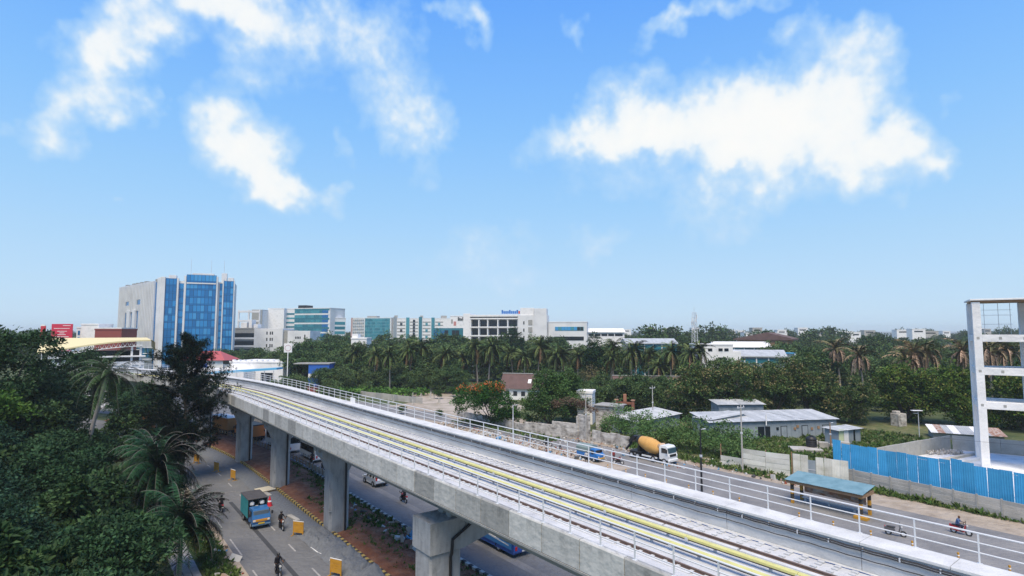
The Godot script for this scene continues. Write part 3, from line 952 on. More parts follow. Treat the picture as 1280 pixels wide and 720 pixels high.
func make_offices() -> void:
	# white clinic-like block with grey banded wing
	var t := block("white_office", "white office block with grey banded wing beside the blue glass tower", [-131, -300, -107, -300, ], 16, 21.6, M.wallgrey)
	for r in 4:
		bx(t, "band_window", M.dark_glass, 3, 23.4, 4.6 + r * 4.2, 6.8 + r * 4.2, -.1, .12)
		bx(t, "sill_band", M.office_white, 2.8, 23.6, 3.5 + r * 4.2, 4.5 + r * 4.2, -.1, .4, .03)
	bx(t, "white_wing", M.office_white, 24.2, 53.0, 0, 21.9, -14, 1.2, .06)
	bx(t, "white_wing", M.office_white, 58.5, 81.0, 0, 20.6, -14, 2.0, .06)
	bx(t, "link_wall", M.wallgrey, 53.0, 58.5, 0, 21.0, -13, 0.2)
	for r in 3:
		for x in [36.6, 40.0, 42.0]:
			bx(t, "window", M.dark_glass, x, x + 1.2, 12.0 + r * 3.3, 13.6 + r * 3.3, 1.1, 1.24)
		for k in 4:
			bx(t, "window", M.dark_glass, 66.2 + k * 1.5, 67.2 + k * 1.5, 10.0 + r * 3.2, 11.2 + r * 3.2, 1.9, 2.04)
		bx(t, "stair_window", M.dark_glass, 75.2, 76.4, 10.0 + r * 3.0, 12.6 + r * 3.0, 1.9, 2.04)
	for q in [[6, 12, 3.0], [14, 17, 4.5], [19, 23, 2.0]]:
		bx(t, "roof_room", M.office_white, q[0], q[1], 22.2, 22.2 + q[2], -9, -4, .05)
	t.position.x = -150.0
	t.scale.x = .53
	# unfinished frame behind
	t = place("rooftop_gantry", "pale rooftop frame behind the grey banded wing", "frame", -161.5, -330, -152, -330)
	for x in [0.0, 6.0, 12.4]:
		bx(t, "upright", M.office_white, x, x + .8, 0, 33, -.8, 0, .03)
	bx(t, "crossbeam", M.office_white, 0, 13.2, 31.4, 32.6, -.9, .1, .03)
	bx(t, "crossbeam", M.office_white, 0, 13.2, 26.0, 27.0, -.9, .1, .03)
	# slender grey tower and white blocks
	t = block("slender_block", "narrow grey and white block behind the white office block", [-204, -440, -196, -440], 12, 37, M.office_white)
	t.get_node("wall").material_override = M.white
	bx(t, "grey_front", M.wallgrey, 0, 8, 0, 37.5, .01, .6)
	t = block("plain_white_block", "blank white block left of the striped office", [-196, -450, -183, -450], 14, 38.5, M.white)
	t = block("striped_office", "white office with thin horizontal blue bands", [-186, -455, -172, -455], 14, 38.5, M.office_white)
	t.position.x -= 3.0
	for r in 9:
		bx(t, "band_window", M.teal_glass[r % 3], .5, 13.6, 6.0 + r * 3.5, 7.3 + r * 3.5, -.05, .15)
	t = block("striped_office", "white office with thin bands, right up against the teal glass block", [-175, -452, -160, -452], 14, 37.8, M.office_white)
	for r in 9:
		bx(t, "band_window", M.glass[r % 4], .4, 10.0, 6.0 + r * 3.4, 7.2 + r * 3.4, -.05, .15)
		for k in 3:
			bx(t, "window", M.dark_glass, 10.6 + k * 1.4, 11.4 + k * 1.4, 6.0 + r * 3.4, 7.2 + r * 3.4, -.05, .15)
	# teal glass block
	t = block("teal_office", "teal glass office block with dark plant room on its roof", [-163, -420, -133, -410], 18, 37.2, M.office_white)
	for r in 10:
		for k in 10:
			bx(t, "window", M.teal_glass[rng.randi() % 3], .3 + k * 2.45, 2.6 + k * 2.45, 3.2 + r * 3.4, 5.3 + r * 3.4, -.05, .3)
		bx(t, "spandrel_band", M.teal_glass[2] if r % 2 else M.office_white, .2, 31.0, 5.4 + r * 3.4, 6.5 + r * 3.4, -.05, .22)
		for k in 2:
			bx(t, "window", M.glass[2], 24.9 + k * 2.6, 27.3 + k * 2.6, 3.2 + r * 3.4, 5.3 + r * 3.4, -.05, .3)
	bx(t, "plant_room", M.black, 1.5, 8.5, 37.5, 40.0, -10, -2)
	var t2 := block("pale_annex", "pale glass annex at the right end of the teal glass block", [-133.6, -414, -124.5, -420], 14, 30.0, M.office_white)
	for r in 7:
		bx(t2, "band_window", M.teal_glass[r % 3], .4, 10.4, 4.5 + r * 3.5, 6.6 + r * 3.5, -.05, .15)
	# long low teal building and its pink-grey end
	t = block("teal_slab_office", "long low teal glass office with a pinkish end wall", [-172, -600, -127, -590], 20, 34.6, M.office_white)
	bx(t, "end_wall", plain(Color(.42, .28, .26), .8), 0, 1.6, 0, 35.2, .01, .6)
	for r in 7:
		for k in 6:
			bx(t, "window", M.tin if (k + r) % 3 else M.wallgrey, 2.2 + k * 2.2, 4.0 + k * 2.2, 12.2 + r * 3.2, 14.2 + r * 3.2, -.05, .3)
		for k in 10:
			bx(t, "window", M.teal_glass[rng.randi() % 3], 16.2 + k * 2.85, 18.95 + k * 2.85, 12.0 + r * 3.2, 14.4 + r * 3.2, -.05, .3)
		bx(t, "spandrel_band", M.teal_glass[1], 16.0, 45.0, 14.5 + r * 3.2, 15.1 + r * 3.2, -.05, .2)
	bx(t, "roof_room", M.wallgrey, 17, 28, 34.8, 37.0, -10, -3)
	# patterned white office with teal piers
	t = block("patterned_office", "white patterned office with vertical teal piers along its front", [-125, -590, -66, -600], 20, 34.0, M.white)
	for k in 4:
		var x := 0.2 + k * 13.2
		bx(t, "teal_pier", M.teal_glass[k % 3] if k else M.tin, x, x + 3.4, 0, 36.0 - .7 * (k % 2), -.1, .8, .05)
		for r in 6:
			bx(t, "band_window", M.wallgrey, x + 4.0, x + 12.4, 13.0 + r * 3.4, 14.1 + r * 3.4, -.05, .2)
			if r % 2 == 0 or k == 1:
				bx(t, "window", M.teal_glass[1] if k > 1 else M.dark_glass, x + 7.0, x + 9.4, 13.2 + r * 3.4, 16.0 + r * 3.4, -.05, .3)
	for x in [1.0, 28.0, 50.0, 53.0]:
		bx(t, "roof_room", M.wallgrey, x, x + 3.2, 34.2, 37.5, -9, -3)
	t = block("white_block", "small white block with dark roof letters beside the green glass box", [-44, -400, -31, -400], 12, 31.0, M.white)
	bx(t, "grey_panel", M.wallgrey, .6, 1.8, 26, 29, -.05, .1)
	bx(t, "pink_panel", plain(Color(.5, .22, .2), .8), 2.4, 4.2, 24.5, 27.5, -.05, .1)
	for k in 7:
		bx(t, "roof_letter", M.dark_glass, 5.4 + k * 1.05, 6.2 + k * 1.05, 28.2, 30.6 - .5 * (k % 3), .02, .3)
	# green glass box
	t = block("green_glass_box", "green glass cube with thin pale bands behind the trees", [-49, -350, -30, -346], 16, 21.8, M.teal_glass[2])
	for r in 4:
		for k in 8:
			bx(t, "window", [M.teal_glass[2], M.dark_glass, M.glass[2]][rng.randi() % 3], .3 + k * 2.38, 2.5 + k * 2.38, 3.0 + r * 4.7, 7.0 + r * 4.7, -.05, .2)
		bx(t, "floor_band", M.teal_glass[1], 0, 19.4, 7.1 + r * 4.7, 7.5 + r * 4.7, -.05, .32)
	# big white office: open galleries, roof lettering, tall stair block
	t = place("gallery_office", "white office with rows of deep open galleries and blue roof lettering", "building", -28.5, -330, 20.5, -324)
	bx(t, "base_wall", M.office_white, 4.0, 32.0, 0, 12.0, -18, 0, .05)
	bx(t, "recessed_wall", M.office_white, 4.0, 32.0, 12.0, 28.9, -18, -3.2)
	bx(t, "wall", M.office_white, 32.0, 49.3, 0, 29.8, -18, 0, .05)
	bx(t, "end_tower", M.white, 0, 4.0, 0, 30.8, -18, 1.0, .05)
	bx(t, "roof_slab", M.white, 3.9, 32.1, 28.9, 30.0, -18, 1.1, .05)
	for r in 3:
		var xs := [4.3, 9.2, 14.4, 20.4, 26.2, 31.6]
		for k in 5:
			bx(t, "gallery_window", M.dark_glass, xs[k] + .35, xs[k + 1] - .35, 13.3 + r * 5.0, 17.0 + r * 5.0, -3.25, -3.08)
			bx(t, "gallery_post", M.white, xs[k] - .3, xs[k] + .3, 13.15 + r * 5.0, 17.45 + r * 5.0, -.1, .7, .03)
		bx(t, "gallery_floor", M.white, 4.0, 32.0, 17.45 + r * 5.0, 18.15 + r * 5.0, -3.2, .9, .04)
	bx(t, "gallery_floor", M.white, 4.0, 32.0, 12.0, 13.15, -3.2, .9, .04)
	for r in 3:
		bx(t, "window", M.dark_glass, 35.3, 36.0, 16.0 + r * 4.2, 17.8 + r * 4.2, -.05, .12)
		bx(t, "window", M.wallgrey, 38.2, 40.6, 15.5 + r * 4.2, 18.6 + r * 4.2, -.05, .12)
	bx(t, "stair_block", M.white, 33.5, 41.5, 29.8, 34.0, -10, -.4, .05)
	bx(t, "stair_block", M.office_white, 41.7, 48.9, 0, 33.6, -12, .9, .05)
	for k in 11:
		var m: Material = plain(Color(.03, .16, .5), .5) if k < 9 else plain(Color(.55, .05, .04), .5)
		bx(t, "roof_letter", m, 22.5 + k * 1.1, 23.4 + k * 1.1, 30.6, 32.2 + (.6 if k % 4 == 0 else 0.0), -.8, -.5)
	bx(t, "sign_frame", M.galv, 22.0, 35.0, 30.42, 30.58, -1.0, -.45)
	t = block("glass_wing_office", "pale grey office wing with two long strip windows", [21, -326, 43, -322], 16, 25.4, M.office_white)
	bx(t, "strip_window", M.teal_glass[1], 4.0, 20.5, 20.8, 23.0, -.05, .15)
	for k in 9:
		bx(t, "window", [M.teal_glass[1], M.glass[3], M.dark_glass][rng.randi() % 3], 4.2 + k * 1.8, 5.8 + k * 1.8, 20.9, 22.9, .1, .2)
	bx(t, "strip_window", M.dark_glass, 4.0, 20.5, 15.2, 17.4, -.05, .15)
	# small white house among the trees
	t = block("white_house", "small white house with a water tank among the trees", [-67.5, -236, -61, -236], 8, 17.0, M.white, "house")
	bx(t, "roof_room", M.white, 0, 2.6, 17.6, 19.2, -5, -1, .04)
	for k in 3:
		bx(t, "window", M.dark_glass, 3.0 + k * 1.1, 3.6 + k * 1.1, 14.2, 15.2, -.05, .08)
	# houses by the mast
	t = block("white_house", "white two storey house with small dark windows below the lattice mast", [66.0, -200, 78.5, -200], 9, 15.2, M.white, "house")
	for x in [1.0, 3.6, 7.3, 9.4]:
		bx(t, "window", M.dark_glass, x, x + 1.5, 13.2, 14.2, -.05, .1)
	bx(t, "opening", M.dark_glass, 7.0, 10.0, 9.2, 11.0, -.05, .1)
	bx(t, "side_room", M.white, 12.0, 15.5, 0, 13.2, -6, -.6, .04)
	for q in [["blue-edged grey tin roofed hall beside the white two storey house", 80, -205, 97, -200, 12.5, M.tin_roof, M.tin], ["long white roofed hall with a dark green front behind the trees", 88, -245, 110, -240, 14.8, M.white, M.teal_glass[2]], ["small white roofed hall with teal panels left of the mast", 53, -260, 76, -260, 16.0, M.tin_roof, M.teal_glass[2]], ["white flat topped building far left of the mast", 44, -330, 66, -330, 21.2, M.white, M.white]]:
		t = place("hall", q[0], "hall", q[1], q[2], q[3], q[4])
		var w := front_of(q[1], q[2], q[3], q[4])
		bx(t, "wall", q[7], 0, w, 0, q[5] - 1.6, -12, 0)
		var b := MB.new()
		b.xf = Transform3D(Basis(Vector3(0, 0, -1), Vector3(0, 1, 0), Vector3(1, 0, 0)), Vector3.ZERO)
		b.prism([Vector2(-.8, q[5] - 1.5), Vector2(13, q[5] - 1.5), Vector2(13, q[5] - .9), Vector2(6, q[5] + 1.0), Vector2(-.8, q[5] - 1.1)], -.6, w + .6)
		part(t, "roof", b, q[6])
		for k in int(w / 4.0):
			bx(t, "pilaster", M.white, k * 4.0, k * 4.0 + .4, 0, q[5] - 1.65, .01, .25)
		bx(t, "window_band", M.dark_glass if q[5] > 20 else M.teal_glass[0], 1, w - 1, q[5] - 3.6, q[5] - 2.2, .005, .06)
	t.get_node("roof").visible = true
	t = place("brown_shed", "big brown gabled shed with a corrugated front on the right horizon", "shed", 106, -265, 124, -252)
	bx(t, "wall", M.wood, 0, 22, 0, 16.4, -14, 0)
	var rb := MB.new()
	rb.prism([Vector2(-1.5, 16.3), Vector2(24, 16.3), Vector2(24, 17.0), Vector2(13, 19.8), Vector2(-1.5, 16.8)], -15, .8)
	part(t, "roof", rb, M.tile_roof)
	for k in 10:
		bx(t, "board", M.wood, 1 + k * 2.1, 1.25 + k * 2.1, 8, 16.2, .01, .12)
	t = block("blue_tin_house", "small house with blue roof sheet beside the tin roofed hall", [97, -210, 103, -206], 6, 11.5, M.white, "house")
	bx(t, "roof_sheet", M.fence_blue[1], -.6, 7.4, 12.15, 12.3, -6, .8)
	t = block("far_flat_house", "low white house on the skyline left of the brown shed", [99, -420, 108, -420], 8, 18.0, M.white, "house")
	bx(t, "window", M.dark_glass, 2, 4, 15, 16.4, -.05, .1)
	t = block("far_flat_house", "long low pale building on the skyline right of the brown shed", [208, -500, 245, -500], 12, 18.8, M.white, "house")
	bx(t, "window_band", M.dark_glass, 2, 30, 15.6, 17, -.05, .1)

func make_far_houses() -> void:
	var r := RandomNumberGenerator.new()
	r.seed = 61
	for i in 22:
		var z := -520.0 - 330.0 * r.randf()
		var x := lerpf(.12, .86, (i + r.randf()) / 22.0) * -z
		var h := 19.0 + 5.0 * r.randf() + (-z - 520) * .006
		var w := 7.0 + 12.0 * r.randf()
		var t := block("distant_house", "tiny pale building on the far skyline right of the offices", [x, z, x + w, z], 8, h, M.white if i % 3 else M.cast, "house")
		t.set_meta("group", "pale buildings on the far skyline")
		bx(t, "window_band", M.dark_glass, w * .15, w * .8, h - 2.6, h - 1.3, -.05, .1)

func make_mast(at: Vector3, h: float, label: String, w := 1.1) -> void:
	var t := thing("lattice_mast", label, "mast", at, 0.5)
	for k in 4:
		var sx := -1.0 if k & 1 else 1.0
		var sz := -1.0 if k & 2 else 1.0
		var b := MB.new()
		b.tube([Vector3(sx * w, 0, sz * w), Vector3(sx * w * .45, h, sz * w * .45)], [.11, .07], 5)
		part(t, "leg", b, M.galv)
	var n := int(h / 1.6)
	for i in n:
		var y0 := h * i / n
		var y1 := h * (i + 1) / n
		var r0: float = w * (1.0 - .55 * y0 / h)
		var r1: float = w * (1.0 - .55 * y1 / h)
		var b := MB.new()
		for q in [[-1, -1, 1, -1], [1, -1, 1, 1], [1, 1, -1, 1], [-1, 1, -1, -1]]:
			b.tube([Vector3(q[0] * r0, y0, q[1] * r0), Vector3(q[2] * r1, y1, q[3] * r1)], [.05], 4)
			b.tube([Vector3(q[0] * r1, y1, q[1] * r1), Vector3(q[2] * r1, y1, q[3] * r1)], [.05], 4)
		part(t, "brace", b, M.galv)
	for i in 7:
		var a := i * 1.9
		bx(t, "antenna", M.white, -.15, .15, 0, 1.5, -.1, .1, .03, Transform3D(Basis(Vector3.UP, a), Vector3(cos(a) * 1.0, h - 2.2 - 1.2 * (i % 4), sin(a) * 1.0)))
	var b2 := MB.new()
	b2.tube([Vector3(0, h, 0), Vector3(0, h + 2.0, 0)], [.05], 5)
	part(t, "tip", b2, M.galv)

func make_station() -> void:
	# metro station at the far left: white box with a pale yellow curved roof on a truss
	var t := thing("metro_station", "white station hall under a pale yellow curved roof with a truss edge", "station", Vector3(-118, 0, -143), facing(Vector3(.81, 0, -.59)))
	bx(t, "lower_wall", M.white, .5, 20.8, 0, 11.0, -16, -.8, .05)
	bx(t, "platform_wall", M.white, .5, 20.8, 11.0, 12.0, -16, -.5, .05)
	bx(t, "hall_glass", M.dark_glass, 1.2, 20.2, 12.0, 15.0, -15, -3)
	grid_windows(t, 2, 20, 7.6, 9.2, 10, 1, Vector2(.55, .7), [M.dark_glass], .1, -.8)
	bx(t, "ledge", M.white, .2, 21.0, 13.2, 13.6, -1.2, .2, .03)
	for x in [1.0, 3.2, 17.6, 19.6]:
		bx(t, "column", M.white, x, x + .5, 10.5, 16.2 if x > 10 else 14.0, -.9, -.4, .03)
	# roof: a pale yellow sheet, its near edge rising to the right, its right end bent down
	var yr := func(x: float) -> float: return 14.6 + 2.9 * sin(clampf((x + 1.0) / 23.0, 0, 1) * PI * .5)
	var b := MB.new()
	for i in 24:
		var x := -2.0 + i
		for e in [0.0, .35]:
			var q := [Vector3(x, yr.call(x) + e, .6), Vector3(x + 1, yr.call(x + 1) + e, .6), Vector3(x + 1, 18.0 + e, -16), Vector3(x, 18.0 + e, -16)]
			if e > 0:
				b.quad(q[0], q[1], q[2], q[3])
			else:
				b.quad(q[3], q[2], q[1], q[0])
		b.quad(Vector3(x, yr.call(x), .6), Vector3(x + 1, yr.call(x + 1), .6), Vector3(x + 1, yr.call(x + 1) + .35, .6), Vector3(x, yr.call(x) + .35, .6))
	var bend := [Vector2(22, 17.85), Vector2(22.7, 17.6), Vector2(23.1, 17.0), Vector2(23.2, 14.8)]
	for i in 3:
		b.quad(Vector3(bend[i].x, bend[i].y, .6), Vector3(bend[i + 1].x, bend[i + 1].y, .6), Vector3(bend[i + 1].x, bend[i + 1].y + .2, -16), Vector3(bend[i].x, bend[i].y + .2, -16))
	part(t, "roof", b, plain(Color(.74, .64, .34), .6))
	b = MB.new()
	for i in 20:
		var x := 0.2 + i
		b.tube([Vector3(x, yr.call(x) - 1.3, .2), Vector3(x + .5, yr.call(x) - .05, .2), Vector3(x + 1.0, yr.call(x + 1.0) - 1.3, .2)], [.08], 4)
		b.tube([Vector3(x, yr.call(x) - 1.3, .2), Vector3(x + 1.0, yr.call(x + 1.0) - 1.3, .2)], [.12], 4)
	part(t, "roof_truss", b, M.white)
	for k in 3:
		b = MB.new()
		b.tube([Vector3(20.3, 12.5 + k * 1.6, 0), Vector3(22.5, 12.5 + k * 1.6, 0)], [.09], 5)
		part(t, "side_bracket", b, M.white)
	# red advert, white and brown blocks over the station roof
	t = thing("billboard", "bright red billboard with small white lines of text above the trees", "billboard", Vector3(-195, 0, -238), 0.05)
	bx(t, "panel", plain(Color(.55, .02, .06), .6), 0, 8.6, 17.2, 23.4, 0, .3, .04)
	for q in [[4.6, 7.8, 22.6], [1.0, 7.4, 21.4], [2.4, 6.4, 20.2], [3.4, 5.4, 19.5], [2.2, 6.0, 18.8], [1.0, 7.2, 17.9]]:
		bx(t, "text_line", M.white, q[0], q[1], q[2], q[2] + .22, .31, .34)
	for x in [1.5, 7.0]:
		bx(t, "post", M.galv, x, x + .4, 0, 17.2, 0, .4)
	t = block("glass_block", "small block with bluish windows right behind the red billboard", [-190, -245, -185, -245], 8, 21.6, M.office_white)
	grid_windows(t, .4, 5, 10, 21, 3, 4, Vector2(.6, .7), M.glass, .1)
	t = block("blank_tower", "blank white box rising behind the station roof", [-186.5, -243, -179, -243], 9, 23.0, M.white)
	t = block("brown_block", "dull red brown block left of the blue glass tower", [-179, -241, -167.5, -241], 10, 20.8, plain(Color(.24, .055, .045), .8))
	bx(t, "white_top", M.white, -.1, 11.7, 21.42, 21.9, -10, .2)
	t = thing("red_sign", "small red sign rising behind the tree at the left edge", "sign", Vector3(-203, 0, -242), 0)
	bx(t, "panel", plain(Color(.5, .03, .05), .6), 0, 2.2, 15, 22.6, 0, .3, .04)
	bx(t, "pole", M.galv, 1.0, 1.3, 0, 15, 0, .25)
	bx(t, "cap", M.white, .2, 2.0, 22.6, 23.2, 0, .3)
	# annex with blue canopy beyond the railway
	t = block("station_annex", "white station annex with a notched parapet beyond the viaduct", [-100, -200, -79.5, -196], 14, 9.2, M.white)
	for k in 9:
		bx(t, "parapet_tooth", M.white, .8 + k * 2.2, 1.5 + k * 2.2, 9.8, 10.25, -1.2, -.2)
	bx(t, "low_wing", M.white, -12, 10, 0, 7.2, .2, 6, .05)
	bx(t, "doorway", M.dark_glass, 12.5, 17.0, 0, 5.8, .01, .2)
	t = thing("blue_canopy", "light blue canopy roof on thin posts in front of the station annex", "canopy", Vector3(-95, 0, -182), facing(Vector3(21, 0, 2)))
	b = MB.new()
	b.prism([Vector2(-4, 6.3), Vector2(20, 8.0), Vector2(20, 8.6), Vector2(-4, 7.0)], -4, 0)
	part(t, "roof", b, plain(Color(.10, .40, .66), .5))
	for k in 8:
		bx(t, "post", M.galv, -3 + k * 3.1, -2.85 + k * 3.1, 0, 6.3 + k * .2, -.6, -.45)
	t = block("red_roof_house", "house with a red hipped roof in front of the blue glass tower", [-125, -215, -110, -215], 10, 8.6, M.white, "house")
	b = MB.new()
	var rr := [Vector3(-1, 9.25, 1), Vector3(16, 9.25, 1), Vector3(16, 9.25, -11), Vector3(-1, 9.25, -11)]
	b.quad(rr[0], rr[1], Vector3(11, 12.6, -5), Vector3(4, 12.6, -5))
	b.quad(rr[2], rr[3], Vector3(4, 12.6, -5), Vector3(11, 12.6, -5))
	b.tri(rr[1], rr[2], Vector3(11, 12.6, -5))
	b.tri(rr[3], rr[0], Vector3(4, 12.6, -5))
	part(t, "roof", b, M.red_roof)
	bx(t, "blue_sign", plain(Color(.05, .12, .5), .5), 4, 9, 6.6, 8.2, .05, .2)
	t = block("dark_roof_hall", "low hall with a dark roof edge beside the red roofed house", [-108, -212, -92, -208], 10, 7.4, M.white, "hall")
	bx(t, "dark_fascia", M.dark_glass, -.3, 16.8, 8.05, 9.4, -9, .5)
	# round sign on a pole
	t = thing("round_sign", "white square sign with a faint round emblem on a tall pole", "sign", Vector3(-70, 0, -176), 0.2)
	bx(t, "pole", M.white, -.12, .12, 0, 13.6, -.12, .12)
	bx(t, "board", M.white, -1.2, 1.2, 13.6, 16.4, -.15, .15, .05)
	b = MB.new()
	b.lathe([Vector2(.95, 0), Vector2(.95, .02), Vector2(.8, .02), Vector2(.8, 0)], 20, Basis(Vector3(1, 0, 0), Vector3(0, 0, 1), Vector3(0, -1, 0)), Vector3(0, 15.0, .155))
	part(t, "emblem", b, plain(Color(.5, .32, .34), .7))
	# blue and white striped hoarding building
	t = thing("striped_kiosk", "blue kiosk wall with a wide white stripe beyond the viaduct", "kiosk", Vector3(-68.5, 0, -190), 0.0)
	bx(t, "blue_wall", plain(Color(.02, .12, .48), .6), 0, 7.0, 0, 4.6, -6, 0, .04)
	bx(t, "white_stripe", M.white, 0, 7.0, 4.6, 6.0, -6, .05, .02)
	bx(t, "blue_wall", plain(Color(.02, .12, .48), .6), 0, 7.0, 6.0, 9.2, -6, 0, .04)
	bx(t, "roof", M.wallgrey, -5, 7.2, 9.2, 9.5, -7, .3)
	bx(t, "base_wall", plain(Color(.3, .06, .05), .8), -1, 9, 0, 1.8, .2, 1.2)

# ---------------------------------------------------------------- plants
class LeafBag:       # collects leaves as two-triangle folded blades
	var v := PackedVector3Array()
	var n := PackedVector3Array()
	var c := PackedColorArray()
	func leaf(at: Vector3, along_: Vector3, up: Vector3, l: float, w: float, col: Color) -> void:
		var side := along_.cross(up).normalized()
		var nn := side.cross(along_).normalized()
		var a := at + along_ * l
		var m := at + along_ * (l * .45)
		var s1 := m + side * w + nn * (w * .35)
		var s2 := m - side * w + nn * (w * .35)
		var n1 := (nn - side * .35).normalized()
		var n2 := (nn + side * .35).normalized()
		v.append(at); v.append(a); v.append(s1)
		n.append(n1); n.append(n1); n.append(n1)
		v.append(at); v.append(s2); v.append(a)
		n.append(n2); n.append(n2); n.append(n2)
		for i in 6:
			c.append(col)
	func blade(a: Vector3, b: Vector3, w: Vector3, nn: Vector3, col: Color) -> void:
		v.append(a + w); v.append(b); v.append(a - w)
		n.append(nn); n.append(nn); n.append(nn)
		c.append(col); c.append(col); c.append(col)
	func mesh() -> ArrayMesh:
		var a := []
		a.resize(Mesh.ARRAY_MAX)
		a[Mesh.ARRAY_VERTEX] = v
		a[Mesh.ARRAY_NORMAL] = n
		a[Mesh.ARRAY_COLOR] = c
		var m := ArrayMesh.new()
		m.add_surface_from_arrays(Mesh.PRIMITIVE_TRIANGLES, a)
		return m

func rdir(r: RandomNumberGenerator) -> Vector3:
	var z := r.randf_range(-1, 1)
	var a := r.randf() * TAU
	var q := sqrt(1 - z * z)
	return Vector3(q * cos(a), z, q * sin(a))

func tint(a: Color, b: Color, t: float, k: float) -> Color:
	var c := a.lerp(b, t)
	return Color(c.r * k, c.g * k, c.b * k)

# a broadleaf tree: d = {h, r (crown half-width), base (height where the crown starts), clumps, leaves, size, a, b, [tips], lean}
func tree_kind(sd: int, d: Dictionary) -> Array:
	var r := RandomNumberGenerator.new()
	r.seed = sd
	var bag := LeafBag.new()
	var wood := MB.new()
	var h: float = d.h
	var base: float = d.base
	var R: float = d.r
	var mid := Vector3(0, (h + base) / 2, 0)
	var V3 := Vector3(R, (h - base) / 2, R)
	var fork := base + (h - base) * .18
	var tr: float = d.get("trunk", h * .022)
	var lean := Vector3(r.randf_range(-.4, .4), 0, r.randf_range(-.4, .4))
	wood.tube([Vector3.ZERO, Vector3(0, fork * .5, 0) + lean * .3, Vector3(0, fork, 0) + lean], [tr * 1.25, tr, tr * .8], 7)
	# a few big boughs, each with its own lobe of clumps, make the outline uneven
	var lobes := []
	var nl: int = d.get("lobes", 7)
	for i in nl:
		var a := TAU * i / nl + r.randf_range(-.4, .4)
		var e := r.randf_range(float(d.get("skirt", -.75)), .95)
		var o := mid + Vector3(cos(a) * cos(e), sin(e), sin(a) * cos(e)) * V3 * r.randf_range(.5, .74)
		lobes.append([o, R * r.randf_range(.36, .54)])
		var st := Vector3(0, fork, 0) + lean
		wood.tube([st, st.lerp(o, .5) + Vector3(0, -.04 * h * r.randf(), 0), o], [tr * .55, tr * .35, tr * .12], 5)
	lobes.append([mid + Vector3(0, V3.y * .5, 0), R * .5])
	var cr: float = d.get("clump", R * .2)
	var big: float = d.size
	for i in int(d.clumps):
		var lb: Array = lobes[r.randi() % lobes.size()]
		var dir := rdir(r)
		if dir.y < -.3 and r.randf() < .55:
			dir.y *= -.5
			dir = dir.normalized()
		var o: Vector3 = lb[0] + dir * lb[1] * Vector3(1, V3.y / R * .95, 1) * r.randf_range(.55, 1.05)
		var k := r.randf_range(.6, 1.4)
		var hue := r.randf()
		var rad := cr * r.randf_range(.6, 1.3)
		var tips: bool = d.has("tips") and r.randf() < d.get("tip_share", .4) and dir.y > -.1 and o.y > d.get("tip_from", 0.0)
		for j in int(d.leaves):
			var q := rdir(r)
			if q.y < -.5:
				q.y = -q.y * .6
			var at := o + q * rad * Vector3(1, .75, 1) * r.randf_range(.45, 1.08)
			var g := (q + rdir(r) * .7 + Vector3(0, -.15, 0)).normalized()
			var up := (Vector3.UP + rdir(r) * .8).normalized()
			var col := tint(d.a, d.b, clampf(hue + r.randf_range(-.3, .3), 0, 1), k * r.randf_range(.8, 1.2))
			if tips and r.randf() < .5:
				col = (d.tips as Color) * r.randf_range(.8, 1.15)
			bag.leaf(at, g, up, big * r.randf_range(.7, 1.3), big * r.randf_range(.24, .36), col)
	return [wood.mesh(), bag.mesh()]

